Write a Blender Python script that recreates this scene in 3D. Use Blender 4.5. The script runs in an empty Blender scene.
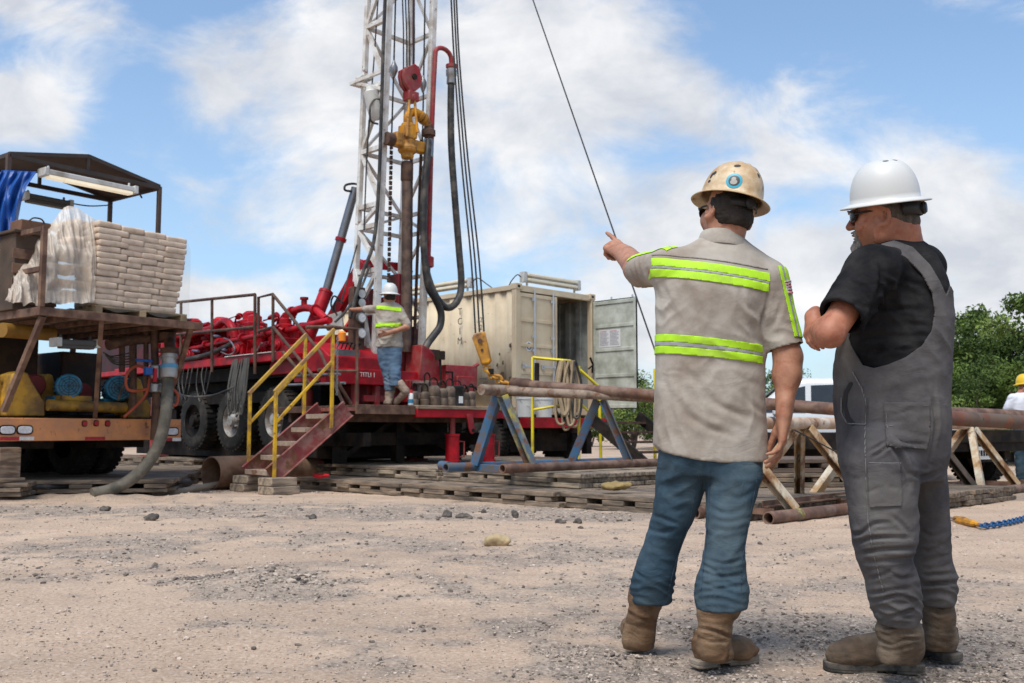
import bpy, bmesh, math, random
import numpy as np
from mathutils import Vector, Matrix

random.seed(7)
RNG = np.random.default_rng(11)
SC = bpy.context.scene
COL = SC.collection
R = math.radians

# ------------------------------------------------------------------ camera
HC, FPX, CX, CY, HOR = 0.86, 995.0, 512.0, 341.5, 430.0
PITCH = math.atan((HOR - CY) / FPX)
cam_d = bpy.data.cameras.new('camera')
cam = bpy.data.objects.new('camera', cam_d)
COL.objects.link(cam)
cam.location = (0, 0, HC)
cam.rotation_euler = (math.pi / 2 + PITCH, 0, 0)
cam_d.lens = FPX / 1024 * 36
cam_d.sensor_width = 36
cam_d.clip_start = 0.05
cam_d.clip_end = 3000
cam_d.dof.use_dof = True
cam_d.dof.focus_distance = 3.7
cam_d.dof.aperture_fstop = 8.0
SC.camera = cam

# ------------------------------------------------------------------ render settings
SC.view_settings.view_transform = 'Standard'
SC.view_settings.look = 'None'
SC.view_settings.gamma = 1
SC.view_settings.use_curve_mapping = False
SC.view_settings.exposure = 0.5
SC.render.engine = 'CYCLES'
SC.cycles.use_denoising = True
SC.cycles.max_bounces = 6
SC.cycles.diffuse_bounces = 3
SC.cycles.transparent_max_bounces = 8

_c, _s = math.cos(PITCH), math.sin(PITCH)
def ray(px, py):
    xr, yr = (px - CX) / FPX, (CY - py) / FPX
    return np.array([xr, _c - yr * _s, _s + yr * _c])
def P(px, py, Y):
    """the point at depth Y that the photograph shows at a pixel"""
    d = ray(px, py)
    return np.array([0, 0, HC]) + d * (Y / d[1])
def Gd(px, py, z=0.0):
    """the point of the level z that the photograph shows at a pixel"""
    d = ray(px, py)
    return np.array([0, 0, HC]) + d * ((z - HC) / d[2])
def proj(V):
    V = np.asarray(V, float)
    q = V - np.array([0, 0, HC])
    f = q[..., 1] * _c + q[..., 2] * _s
    u = -q[..., 1] * _s + q[..., 2] * _c
    return CX + FPX * q[..., 0] / f, CY - FPX * u / f

# ------------------------------------------------------------------ world and sun
SUN_EL, SUN_AZ = R(62), R(208)          # azimuth the light comes from, clockwise from +Y
w = bpy.data.worlds.new('World')
SC.world = w
w.use_nodes = True
def build_world():
    nt = w.node_tree
    nt.nodes.clear()
    N = nt.nodes.new
    L = nt.links.new
    out = N('ShaderNodeOutputWorld'); bg = N('ShaderNodeBackground')
    bg.inputs['Strength'].default_value = 0.092
    L(bg.outputs[0], out.inputs[0])
    sky = N('ShaderNodeTexSky'); sky.sky_type = 'NISHITA'; sky.sun_disc = False
    sky.sun_elevation = SUN_EL; sky.sun_rotation = SUN_AZ
    sky.air_density = 1.0; sky.dust_density = 1.2; sky.ozone_density = 1.4
    tc = N('ShaderNodeTexCoord')
    gain = N('ShaderNodeMix'); gain.data_type = 'RGBA'; gain.blend_type = 'MULTIPLY'; gain.inputs['Factor'].default_value = 1; gain.inputs['B'].default_value = (1.0, 1.30, 1.48, 1); L(sky.outputs[0], gain.inputs['A'])
    sep = N('ShaderNodeSeparateXYZ'); L(tc.outputs['Generated'], sep.inputs[0])
    def m(op, a, b=None, c=None, clamp=False):
        n = N('ShaderNodeMath'); n.operation = op; n.use_clamp = clamp
        for i, v in enumerate((a, b, c)):
            if v is None: continue
            if isinstance(v, (int, float)): n.inputs[i].default_value = v
            else: L(v, n.inputs[i])
        return n.outputs[0]
    ya = m('MAXIMUM', m('ABSOLUTE', sep.outputs[1]), 0.05)
    u = m('DIVIDE', sep.outputs[0], ya)
    v = m('DIVIDE', sep.outputs[2], ya)
    uv = N('ShaderNodeCombineXYZ'); L(u, uv.inputs[0]); L(v, uv.inputs[1])
    def noise(scale, det, rough, off, sy=1.6, dist=0.0):
        mp = N('ShaderNodeMapping'); mp.inputs['Scale'].default_value = (1, sy, 1); mp.inputs['Location'].default_value = off
        L(uv.outputs[0], mp.inputs[0])
        n = N('ShaderNodeTexNoise'); n.inputs['Scale'].default_value = scale; n.inputs['Detail'].default_value = det
        n.inputs['Roughness'].default_value = rough; n.inputs['Distortion'].default_value = dist
        L(mp.outputs[0], n.inputs['Vector'])
        return n.outputs['Fac']
    # cloud banks (centre and half size as the photograph shows them, weight)
    banks = [(240, 80, 95, 100, 1.0), (30, 12, 95, 36, 1.1), (35, 105, 85, 58, 1.3), (335, 70, 75, 130, 1.0), (500, 100, 150, 165, .95), (600, 50, 110, 80, .55),
             (240, 215, 110, 60, .4), (215, 300, 85, 28, 1.6), (560, 250, 120, 90, .6), (690, 238, 90, 52, 1.5), (640, 330, 70, 60, 1.2),
             (800, 272, 75, 50, 1.6), (865, 250, 70, 36, 1.0), (985, 262, 95, 66, 1.6), (900, 165, 230, 50, .85), (740, 120, 130, 60, .5), (1000, 10, 80, 25, .5), (960, 330, 130, 55, 1.1), (400, 250, 90, 90, .4)]
    tot = None
    for (px, py, rx, ry, wt) in banks:
        d = ray(px, py); u0, v0 = d[0] / d[1], d[2] / d[1]
        ru, rv = rx / FPX / d[1], ry / FPX / d[1]
        a = m('MULTIPLY', m('SUBTRACT', u, u0), 1 / ru)
        b = m('MULTIPLY', m('SUBTRACT', v, v0), 1 / rv)
        q = m('MULTIPLY_ADD', b, b, m('MULTIPLY', a, a))
        g = m('MULTIPLY', m('EXPONENT', m('MULTIPLY', q, -1.15)), wt)
        tot = g if tot is None else m('SUBTRACT', m('ADD', tot, g), m('MULTIPLY', tot, g))
    n1 = noise(7.0, 10, .60, (3.1, 1.7, 0), dist=.35)
    n2 = noise(2.2, 4, .5, (7.3, 2.2, 0))
    dens = m('ADD', m('MULTIPLY', tot, 0.86), m('ADD', m('MULTIPLY', m('SUBTRACT', n1, .5), 1.75), m('MULTIPLY', m('SUBTRACT', n2, .5), .5)))
    back = m('LESS_THAN', sep.outputs[1], 0.05)
    dens = m('ADD', dens, m('MULTIPLY', back, .35))
    ramp = N('ShaderNodeMapRange'); ramp.interpolation_type = 'SMOOTHSTEP'
    ramp.inputs['From Min'].default_value = .20; ramp.inputs['From Max'].default_value = .80
    L(dens, ramp.inputs['Value'])
    # thin high veil that whitens the blue towards the horizon
    veil = N('ShaderNodeMapRange'); veil.inputs['From Min'].default_value = 0.0; veil.inputs['From Max'].default_value = .42
    veil.inputs['To Min'].default_value = .45; veil.inputs['To Max'].default_value = .17
    L(v, veil.inputs['Value'])
    mx0 = N('ShaderNodeMix'); mx0.data_type = 'RGBA'
    L(veil.outputs[0], mx0.inputs['Factor']); L(gain.outputs['Result'], mx0.inputs['A']); mx0.inputs['B'].default_value = (5.6, 6.6, 7.6, 1)
    # cloud shade: white tops, greyer thick bodies
    n3 = noise(6.0, 8, .58, (3.1, 1.64, 0), dist=.35)
    cr = N('ShaderNodeValToRGB'); cr.color_ramp.elements[0].position = .36; cr.color_ramp.elements[0].color = (5.0, 5.2, 5.65, 1)
    cr.color_ramp.elements[1].position = .66; cr.color_ramp.elements[1].color = (7.9, 7.85, 7.8, 1)
    L(n3, cr.inputs[0])
    mx = N('ShaderNodeMix'); mx.data_type = 'RGBA'
    L(m('MULTIPLY', ramp.outputs[0], .95), mx.inputs['Factor']); L(mx0.outputs['Result'], mx.inputs['A']); L(cr.outputs[0], mx.inputs['B'])
    L(mx.outputs['Result'], bg.inputs['Color'])
build_world()
sun_d = bpy.data.lights.new('sun', 'SUN')
sun_d.energy = 2.7
sun_d.angle = R(28)
sun_d.color = (1, .95, .88)
sun = bpy.data.objects.new('sun', sun_d)
COL.objects.link(sun)
_sd = Vector((math.sin(SUN_AZ) * math.cos(SUN_EL), math.cos(SUN_AZ) * math.cos(SUN_EL), math.sin(SUN_EL)))
sun.rotation_euler = _sd.to_track_quat('Z', 'Y').to_euler()
sun.location = _sd * 60

# ------------------------------------------------------------------ materials
MATS = {}
def mat(name, col, rough=.6, metal=0.0, var=.18, vs=6.0, dirt=None, da=.0, ds=2.5, rust=0.0, rs=3.0, bump=.15, bs=60.0, bd=.004, spec=.4,
        emit=None, alpha=None, trans=None, stretch=(1, 1, 1), rustcol=(.16, .07, .035), soft=.12, sheen=0, wr=None):
    if name in MATS: return MATS[name]
    mt = bpy.data.materials.new(name); mt.use_nodes = True
    nt = mt.node_tree; N = nt.nodes.new; L = nt.links.new
    b = nt.nodes['Principled BSDF']
    tc = N('ShaderNodeTexCoord'); mp = N('ShaderNodeMapping'); mp.inputs['Scale'].default_value = stretch
    L(tc.outputs['Object'], mp.inputs[0])
    def noise(s, det=5, rg=.55, off=0):
        n = N('ShaderNodeTexNoise'); n.inputs['Scale'].default_value = s; n.inputs['Detail'].default_value = det; n.inputs['Roughness'].default_value = rg
        if off:
            m2 = N('ShaderNodeMapping'); m2.inputs['Location'].default_value = (off, off * 1.7, off * .6); L(mp.outputs[0], m2.inputs[0]); L(m2.outputs[0], n.inputs[0])
        else: L(mp.outputs[0], n.inputs[0])
        return n.outputs['Fac']
    def mix(f, A, B):
        x = N('ShaderNodeMix'); x.data_type = 'RGBA'
        if isinstance(f, float): x.inputs['Factor'].default_value = f
        else: L(f, x.inputs['Factor'])
        for k, v in (('A', A), ('B', B)):
            if isinstance(v, tuple): x.inputs[k].default_value = (*v, 1)
            else: L(v, x.inputs[k])
        return x.outputs['Result']
    def thr(v, amount, sft=soft):
        r = N('ShaderNodeMapRange'); r.interpolation_type = 'SMOOTHSTEP'
        c = .72 - .5 * amount
        r.inputs['From Min'].default_value = c - sft; r.inputs['From Max'].default_value = c + sft
        L(v, r.inputs['Value']); return r.outputs[0]
    n1 = noise(vs)
    r1 = N('ShaderNodeMapRange'); r1.inputs['From Min'].default_value = .3; r1.inputs['From Max'].default_value = .7; L(n1, r1.inputs['Value'])
    lo = tuple(max(0, c * (1 - var)) for c in col); hi = tuple(min(1, c * (1 + var)) for c in col)
    c = mix(r1.outputs[0], lo, hi)
    rv = None
    if da > 0 and dirt is not None:
        c = mix(thr(noise(ds, 8, .62, 3.3), da), c, dirt)
    if rust > 0:
        rn = thr(noise(rs, 9, .66, 7.7), rust, .06)
        rc = mix(noise(rs * 9, 4, .6, 1.3), tuple(x * .45 for x in rustcol), tuple(min(1, x * 1.5) for x in rustcol))
        c = mix(rn, c, rc)
        rr = N('ShaderNodeMapRange'); rr.inputs['To Min'].default_value = rough; rr.inputs['To Max'].default_value = .85
        L(rn, rr.inputs['Value']); rv = rr.outputs[0]
    L(c, b.inputs['Base Color'])
    if rv is not None: L(rv, b.inputs['Roughness'])
    else:
        rr = N('ShaderNodeMapRange'); rr.inputs['To Min'].default_value = max(.02, rough - .12); rr.inputs['To Max'].default_value = min(1, rough + .12)
        L(n1, rr.inputs['Value']); L(rr.outputs[0], b.inputs['Roughness'])
    b.inputs['Metallic'].default_value = metal
    b.inputs['Specular IOR Level'].default_value = spec
    if sheen: b.inputs['Sheen Weight'].default_value = sheen
    if bump:
        bp = N('ShaderNodeBump'); bp.inputs['Strength'].default_value = bump; bp.inputs['Distance'].default_value = bd
        L(noise(bs, 6, .6, 5.1), bp.inputs['Height'])
        if wr:
            b2 = N('ShaderNodeBump'); b2.inputs['Strength'].default_value = 1.0; b2.inputs['Distance'].default_value = wr[1]
            m3 = N('ShaderNodeMapping'); m3.inputs['Scale'].default_value = wr[2]; L(tc.outputs['Object'], m3.inputs[0])
            n3 = N('ShaderNodeTexNoise'); n3.inputs['Scale'].default_value = wr[0]; n3.inputs['Detail'].default_value = 5; n3.inputs['Roughness'].default_value = .55; n3.inputs['Distortion'].default_value = .9
            L(m3.outputs[0], n3.inputs[0]); L(n3.outputs['Fac'], b2.inputs['Height']); L(b2.outputs[0], bp.inputs['Normal'])
        L(bp.outputs[0], b.inputs['Normal'])
    if emit:
        b.inputs['Emission Color'].default_value = (*emit[0], 1); b.inputs['Emission Strength'].default_value = emit[1]
    if alpha is not None: b.inputs['Alpha'].default_value = alpha
    if trans is not None: b.inputs['Transmission Weight'].default_value = trans
    MATS[name] = mt
    return mt

PLASB = mat('black_plastic', (.012, .012, .013), rough=.5, var=.2, bump=.1)
# ------------------------------------------------------------------ things, parts
def tag(o, label, cat, group=None, kind=None):
    if label: o['label'] = label
    if cat: o['category'] = cat
    if group: o['group'] = group
    if kind: o['kind'] = kind
    return o
def thing(name, label, cat, loc=(0, 0, 0), rz=0.0, group=None):
    o = bpy.data.objects.new(name, None); COL.objects.link(o)
    o.empty_display_size = .2
    o.location = [float(x) for x in loc]; o.rotation_euler = (0, 0, rz)
    return tag(o, label, cat, group)
def dup(root, loc, rz=None, label=None):
    def cp(o, parent):
        c = o.copy(); COL.objects.link(c)
        if parent is not None: c.parent = parent
        for ch in list(o.children): cp(ch, c)
        return c
    c = cp(root, None); c.location = [float(x) for x in loc]
    if rz is not None: c.rotation_euler = (0, 0, rz)
    if label: c['label'] = label
    return c
def rootmat(o):
    m = Matrix.Translation(o.location) @ o.rotation_euler.to_matrix().to_4x4()
    return rootmat(o.parent) @ m if o.parent else m

def new_mesh(name, V, F, mats, mi=None, smooth=True, ang=None):
    me = bpy.data.meshes.new(name)
    me.from_pydata([tuple(map(float, v)) for v in V], [], [tuple(map(int, f)) for f in F])
    for m_ in (mats if isinstance(mats, (list, tuple)) else [mats]): me.materials.append(m_)
    if mi is not None: me.polygons.foreach_set('material_index', np.asarray(mi, np.int32))
    me.update()
    if smooth:
        me.polygons.foreach_set('use_smooth', np.ones(len(me.polygons), bool))
        if ang: me.set_sharp_from_angle(angle=R(ang))
    return me
def link(name, me, parent=None, loc=None):
    o = bpy.data.objects.new(name, me); COL.objects.link(o)
    if parent is not None: o.parent = parent
    if loc is not None: o.location = loc
    return o

def unit(v):
    v = np.asarray(v, float); return v / (np.linalg.norm(v) + 1e-12)
def frame(d, up=(0, 0, 1)):
    d = unit(d); up = np.asarray(up, float)
    if abs(np.dot(d, unit(up))) > .98: up = np.array([1.0, 0, 0]) if abs(d[0]) < .9 else np.array([0, 1.0, 0])
    s = unit(np.cross(d, up)); u = np.cross(s, d)
    return d, s, u
def crom(pts, n=6):
    """smooth curve through points"""
    p = np.asarray(pts, float); out = []
    q = np.vstack([2 * p[0] - p[1], p, 2 * p[-1] - p[-2]])
    for i in range(1, len(q) - 2):
        for t in np.linspace(0, 1, n, endpoint=False):
            a, b, c, d = q[i - 1], q[i], q[i + 1], q[i + 2]
            out.append(.5 * ((2 * b) + (c - a) * t + (2 * a - 5 * b + 4 * c - d) * t * t + (3 * b - a - 3 * c + d) * t ** 3))
    out.append(p[-1]); return np.array(out)

class MB:
    """collects shapes and links them as one mesh object; shapes in the parent's own coordinates, or in the world's with world=True"""
    def __init__(s): s.V = []; s.F = []; s.M = []; s.n = 0; s.mi = 0
    def raw(s, V, F):
        V = np.asarray(V, float).reshape(-1, 3)
        s.V.append(V); s.F += [tuple(i + s.n for i in f) for f in F]; s.M += [s.mi] * len(F); s.n += len(V); return s
    def box(s, c, size, rz=0.0, tilt=None):
        x, y, z = (k / 2 for k in size)
        V = np.array([[i, j, k] for i in (-x, x) for j in (-y, y) for k in (-z, z)])
        if tilt is not None: V = V @ np.array(Matrix.Rotation(tilt[0], 3, tilt[1])).T
        if rz: cz, sz = math.cos(rz), math.sin(rz); V = V @ np.array([[cz, sz, 0], [-sz, cz, 0], [0, 0, 1]])
        return s.raw(V + np.asarray(c, float), [(0, 1, 3, 2), (4, 6, 7, 5), (0, 4, 5, 1), (2, 3, 7, 6), (0, 2, 6, 4), (1, 5, 7, 3)])
    def lbox(s, lo, hi):
        lo = np.asarray(lo, float); hi = np.asarray(hi, float); return s.box((lo + hi) / 2, hi - lo)
    def beam(s, p0, p1, w_, h_, up=(0, 0, 1)):
        p0 = np.asarray(p0, float); p1 = np.asarray(p1, float)
        d, sd, u = frame(p1 - p0, up)
        V = [p + sd * a * w_ / 2 + u * b * h_ / 2 for p in (p0, p1) for a, b in ((-1, -1), (1, -1), (1, 1), (-1, 1))]
        return s.raw(V, [(0, 1, 2, 3), (7, 6, 5, 4), (0, 4, 5, 1), (1, 5, 6, 2), (2, 6, 7, 3), (3, 7, 4, 0)])
    def angle(s, p0, p1, w_, t=.012, up=(0, 0, 1)):
        """an L section"""
        p0 = np.asarray(p0, float); p1 = np.asarray(p1, float)
        d, sd, u = frame(p1 - p0, up)
        prof = [(-w_ / 2, -w_ / 2), (w_ / 2, -w_ / 2), (w_ / 2, -w_ / 2 + t), (-w_ / 2 + t, -w_ / 2 + t), (-w_ / 2 + t, w_ / 2), (-w_ / 2, w_ / 2)]
        V = [p + sd * a + u * b for p in (p0, p1) for a, b in prof]
        F = [tuple(range(6)), tuple(range(11, 5, -1))] + [(i, i + 6, (i + 1) % 6 + 6, (i + 1) % 6) for i in range(6)]
        return s.raw(V, F)
    def channel(s, p0, p1, w_, h_, t=.015, up=(0, 0, 1)):
        p0 = np.asarray(p0, float); p1 = np.asarray(p1, float)
        d, sd, u = frame(p1 - p0, up)
        a, b = w_ / 2, h_ / 2
        prof = [(-a, -b), (a, -b), (a, -b + t), (-a + t, -b + t), (-a + t, b - t), (a, b - t), (a, b), (-a, b)]
        V = [p + sd * i + u * j for p in (p0, p1) for i, j in prof]
        F = [tuple(range(8)), tuple(range(15, 7, -1))] + [(i, i + 8, (i + 1) % 8 + 8, (i + 1) % 8) for i in range(8)]
        return s.raw(V, F)
    def tube(s, pts, r, n=10, caps=True):
        p = np.asarray(pts, float); m_ = len(p)
        rr = np.full(m_, r, float) if np.isscalar(r) else np.asarray(r, float)
        T = np.gradient(p, axis=0); T /= np.linalg.norm(T, axis=1)[:, None] + 1e-12
        _, a, b = frame(T[0]); V = []
        for i in range(m_):
            a = a - T[i] * np.dot(a, T[i]); a = unit(a); b = np.cross(T[i], a)
            for k in range(n):
                th = 2 * math.pi * k / n
                V.append(p[i] + rr[i] * (math.cos(th) * a + math.sin(th) * b))
        F = [(i * n + k, i * n + (k + 1) % n, (i + 1) * n + (k + 1) % n, (i + 1) * n + k) for i in range(m_ - 1) for k in range(n)]
        if caps: F += [tuple(range(n - 1, -1, -1)), tuple((m_ - 1) * n + k for k in range(n))]
        return s.raw(V, F)
    def pipe(s, p0, p1, r, t=.01, n=20):
        """an open hollow pipe"""
        p0 = np.asarray(p0, float); p1 = np.asarray(p1, float)
        _, a, b = frame(p1 - p0); V = []
        for p, q in ((p0, r), (p1, r), (p1, r - t), (p0, r - t)):
            V += [p + q * (math.cos(2 * math.pi * k / n) * a + math.sin(2 * math.pi * k / n) * b) for k in range(n)]
        F = [(j * n + k, j * n + (k + 1) % n, ((j + 1) % 4) * n + (k + 1) % n, ((j + 1) % 4) * n + k) for j in range(4) for k in range(n)]
        return s.raw(V, F)
    def lathe(s, c, axis, prof, n=20, caps=True):
        """prof: (radius, height along the axis)"""
        c = np.asarray(c, float); d, a, b = frame(axis); V = []; m_ = len(prof)
        for r, h in prof:
            V += [c + d * h + r * (math.cos(2 * math.pi * k / n) * a + math.sin(2 * math.pi * k / n) * b) for k in range(n)]
        F = [(i * n + k, i * n + (k + 1) % n, (i + 1) * n + (k + 1) % n, (i + 1) * n + k) for i in range(m_ - 1) for k in range(n)]
        caps = caps and tuple(prof[0]) != tuple(prof[-1])
        if caps and prof[0][0] > 1e-6: F.append(tuple(range(n - 1, -1, -1)))
        if caps and prof[-1][0] > 1e-6: F.append(tuple((m_ - 1) * n + k for k in range(n)))
        return s.raw(V, F)
    def cyl(s, p0, p1, r, n=16):
        p0 = np.asarray(p0, float); p1 = np.asarray(p1, float); h = np.linalg.norm(p1 - p0)
        return s.lathe(p0, p1 - p0, [(r, 0), (r, h)], n)
    def prism(s, poly, o, ux, uy, depth):
        """polygon in the plane (ux, uy) at o, pushed by the vector depth"""
        o = np.asarray(o, float); ux = np.asarray(ux, float); uy = np.asarray(uy, float); dv = np.asarray(depth, float)
        a = [o + ux * x + uy * y for x, y in poly]; n = len(a)
        return s.raw(a + [p + dv for p in a], [tuple(range(n - 1, -1, -1)), tuple(range(n, 2 * n))] + [(i, (i + 1) % n, (i + 1) % n + n, i + n) for i in range(n)])
    def build(s, name, mats, parent=None, world=False, bevel=0.0, ang=40, label=None, seg=2):
        V = np.vstack(s.V)
        if world and parent is not None:
            Mi = np.array(rootmat(parent).inverted()); V = V @ Mi[:3, :3].T + Mi[:3, 3]
        loc = None
        if parent is None:
            lo, hi = V.min(0), V.max(0); loc = ((lo[0] + hi[0]) / 2, (lo[1] + hi[1]) / 2, lo[2]); V = V - np.array(loc)
        me = new_mesh(name, V, s.F, mats, s.M, True, ang)
        bm = bmesh.new(); bm.from_mesh(me); bmesh.ops.recalc_face_normals(bm, faces=bm.faces); bm.to_mesh(me); bm.free()
        o = link(name, me, parent, loc)
        if bevel:
            bv = o.modifiers.new('bevel', 'BEVEL'); bv.width = bevel; bv.segments = seg; bv.limit_method = 'ANGLE'; bv.angle_limit = R(50)
        if label: o['label'] = label
        return o

def lettering(body, size, mt, parent, loc, rot, name='lettering', depth=.002):
    c = bpy.data.curves.new(name, 'FONT'); c.body = body; c.size = size; c.extrude = depth; c.align_x = 'CENTER'; c.align_y = 'CENTER'
    c.materials.append(mt)
    o = bpy.data.objects.new(name, c); COL.objects.link(o); bpy.context.view_layer.update()
    me = bpy.data.meshes.new_from_object(o.evaluated_get(bpy.context.evaluated_depsgraph_get())); bpy.data.objects.remove(o); bpy.data.curves.remove(c)
    o = link(name, me, parent, [float(x) for x in loc]); o.rotation_euler = rot
    return o

# ------------------------------------------------------------------ noise
_T = np.random.default_rng(5).random((64, 64, 64)).astype(np.float32)
def vnoise(p):
    p = np.asarray(p, np.float32); i = np.floor(p).astype(int); f = p - i; f = f * f * (3 - 2 * f)
    x0, y0, z0 = (i[..., k] & 63 for k in range(3)); x1, y1, z1 = ((i[..., k] + 1) & 63 for k in range(3))
    fx, fy, fz = f[..., 0], f[..., 1], f[..., 2]
    a = _T[x0, y0, z0] * (1 - fx) + _T[x1, y0, z0] * fx; b = _T[x0, y1, z0] * (1 - fx) + _T[x1, y1, z0] * fx
    c = _T[x0, y0, z1] * (1 - fx) + _T[x1, y0, z1] * fx; d = _T[x0, y1, z1] * (1 - fx) + _T[x1, y1, z1] * fx
    return ((a * (1 - fy) + b * fy) * (1 - fz) + (c * (1 - fy) + d * fy) * fz) * 2 - 1
def fbm(p, o=4, g=.5):
    p = np.asarray(p, float); s_, a = 0, 1.0
    for k in range(o): s_ = s_ + a * vnoise(p * 2 ** k + 17.3 * k); a *= g
    return s_

# ------------------------------------------------------------------ smooth bodies from blended solids
class Vol:
    def __init__(s, lo, hi, res):
        s.lo = np.asarray(lo, float); s.res = res
        n = [int(math.ceil((b - a) / res)) + 1 for a, b in zip(lo, hi)]
        s.ax = [(s.lo[i] + np.arange(n[i]) * res).astype(np.float32) for i in range(3)]
        s.D = np.full(n, 1.0, np.float32)
    def sub(s, lo, hi, f, k=0.0, op='u'):
        m_ = k + 3 * s.res
        sl = []
        for i in range(3):
            a = max(0, int(np.searchsorted(s.ax[i], lo[i] - m_))); b = min(len(s.ax[i]), int(np.searchsorted(s.ax[i], hi[i] + m_)))
            if b <= a: return
            sl.append(slice(a, b))
        sl = tuple(sl)
        X = s.ax[0][sl[0]][:, None, None]; Y = s.ax[1][sl[1]][None, :, None]; Z = s.ax[2][sl[2]][None, None, :]
        d = np.asarray(f(X, Y, Z), np.float32); c = s.D[sl]
        if op == 'u':
            r = np.minimum(c, d)
            if k > 0: h = np.maximum(k - np.abs(c - d), 0) / k; r = r - h * h * k / 4
        elif op == 's':
            r = np.maximum(c, -d)
            if k > 0: h = np.maximum(k - np.abs(c + d), 0) / k; r = r + h * h * k / 4
        elif op == 'i': r = np.maximum(c, d)
        s.D[sl] = r
    def cap(s, p0, p1, r0, r1=None, k=.02, op='u', flat=None):
        p0 = np.asarray(p0, float); p1 = np.asarray(p1, float); r1 = r0 if r1 is None else r1
        v = p1 - p0; l2 = float(v @ v) + 1e-12; R_ = max(r0, r1)
        def f(X, Y, Z):
            x, y, z = X - p0[0], Y - p0[1], Z - p0[2]
            t = np.clip((x * v[0] + y * v[1] + z * v[2]) / l2, 0, 1)
            x, y, z = x - t * v[0], y - t * v[1], z - t * v[2]
            if flat is not None:
                n, q = flat; n = unit(n); c = (x * n[0] + y * n[1] + z * n[2]) * (1 / q - 1)
                x, y, z = x + n[0] * c, y + n[1] * c, z + n[2] * c
            return np.sqrt(x * x + y * y + z * z) - (r0 + (r1 - r0) * t)
        s.sub(np.minimum(p0, p1) - R_, np.maximum(p0, p1) + R_, f, k, op)
    def ell(s, c, r, M=None, k=.02, op='u'):
        c = np.asarray(c, float); r = np.asarray(r, float); M = np.eye(3) if M is None else np.asarray(M, float); R_ = r.max()
        def f(X, Y, Z):
            x, y, z = X - c[0], Y - c[1], Z - c[2]
            q = [(M[0, i] * x + M[1, i] * y + M[2, i] * z) for i in range(3)]
            k0 = np.sqrt(sum((q[i] / r[i]) ** 2 for i in range(3))) + 1e-9
            k1 = np.sqrt(sum((q[i] / r[i] ** 2) ** 2 for i in range(3))) + 1e-9
            return k0 * (k0 - 1) / k1
        s.sub(c - R_, c + R_, f, k, op)
    def loft(s, rows, k=.02, op='u', e=2.0, grow=0.0, twist=0.0):
        """rows: (z, cx, cy, a, b) from any end"""
        rows = sorted([tuple(map(float, r)) for r in rows]); A = np.array(rows)
        q = crom(A, 8); q = q[np.argsort(q[:, 0])]
        zmin, zmax = A[0, 0], A[-1, 0]
        amax = max(A[:, 3].max(), A[:, 4].max()) + grow
        ct, st = math.cos(twist), math.sin(twist)
        def f(X, Y, Z):
            z = Z[0, 0, :]
            cx, cy, a, b = (np.interp(z, q[:, 0], q[:, i])[None, None, :].astype(np.float32) for i in range(1, 5))
            a = a + grow; b = b + grow
            x, y = X - cx, Y - cy
            x, y = x * ct + y * st, -x * st + y * ct
            k0 = (np.abs(x / a) ** e + np.abs(y / b) ** e) ** (1 / e) + 1e-9
            g = np.sqrt((x / a ** 2) ** 2 + (y / b ** 2) ** 2) / np.maximum(np.sqrt((x / a) ** 2 + (y / b) ** 2), 1e-6) + 1e-9
            d = (k0 - 1) / g
            return np.maximum(d, np.maximum(Z - zmax - grow, zmin - Z - grow))
        s.sub((A[:, 1].min() - amax, A[:, 2].min() - amax, zmin - grow), (A[:, 1].max() + amax, A[:, 2].max() + amax, zmax + grow), f, k, op)
    def cut(s, f):
        """keep where f(X, Y, Z) < 0"""
        X = s.ax[0][:, None, None]; Y = s.ax[1][None, :, None]; Z = s.ax[2][None, None, :]
        s.D = np.maximum(s.D, np.asarray(f(X, Y, Z), np.float32))
    def mesh(s, smooth=1):
        D = s.D; S = D < 0
        c = np.zeros(np.array(S.shape) - 1, np.uint8)
        for i in (0, 1):
            for j in (0, 1):
                for k in (0, 1): c += S[i:i + c.shape[0], j:j + c.shape[1], k:k + c.shape[2]]
        act = (c > 0) & (c < 8); idx = np.argwhere(act)
        mp = np.full(c.shape, -1, np.int32); mp[act] = np.arange(len(idx))
        acc = np.zeros((len(idx), 3)); cnt = np.zeros(len(idx))
        cor = [(i, j, k) for i in (0, 1) for j in (0, 1) for k in (0, 1)]
        val = {o: D[idx[:, 0] + o[0], idx[:, 1] + o[1], idx[:, 2] + o[2]] for o in cor}
        for a in cor:
            for ax in range(3):
                if a[ax]: continue
                b = tuple(a[i] + (i == ax) for i in range(3)); va, vb = val[a], val[b]
                m_ = (va < 0) != (vb < 0); t = np.where(m_, va / np.where(m_, va - vb, 1), 0)
                pt = np.array(a, float)[None] + t[:, None] * np.eye(3)[ax][None]
                acc[m_] += pt[m_]; cnt[m_] += 1
        V = (idx + acc / cnt[:, None]) * s.res + s.lo
        Q = []
        for ax in range(3):
            o1, o2 = [(1, 2), (2, 0), (0, 1)][ax]
            a = np.take(S, range(0, S.shape[ax] - 1), ax); b = np.take(S, range(1, S.shape[ax]), ax)
            e = np.argwhere(a != b); e = e[(e[:, o1] > 0) & (e[:, o2] > 0) & (e[:, o1] < S.shape[o1] - 1) & (e[:, o2] < S.shape[o2] - 1)]
            ins = S[e[:, 0], e[:, 1], e[:, 2]]
            u1 = np.eye(3, dtype=int)[o1]; u2 = np.eye(3, dtype=int)[o2]
            q = np.stack([mp[tuple((e - u1 - u2).T)], mp[tuple((e - u2).T)], mp[tuple(e.T)], mp[tuple((e - u1).T)]], 1)
            q[~ins] = q[~ins][:, ::-1]; Q.append(q)
        Q = np.vstack(Q); Q = Q[(Q >= 0).all(1)]
        for _ in range(smooth): V = relax(V, Q)
        return V, Q
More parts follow.
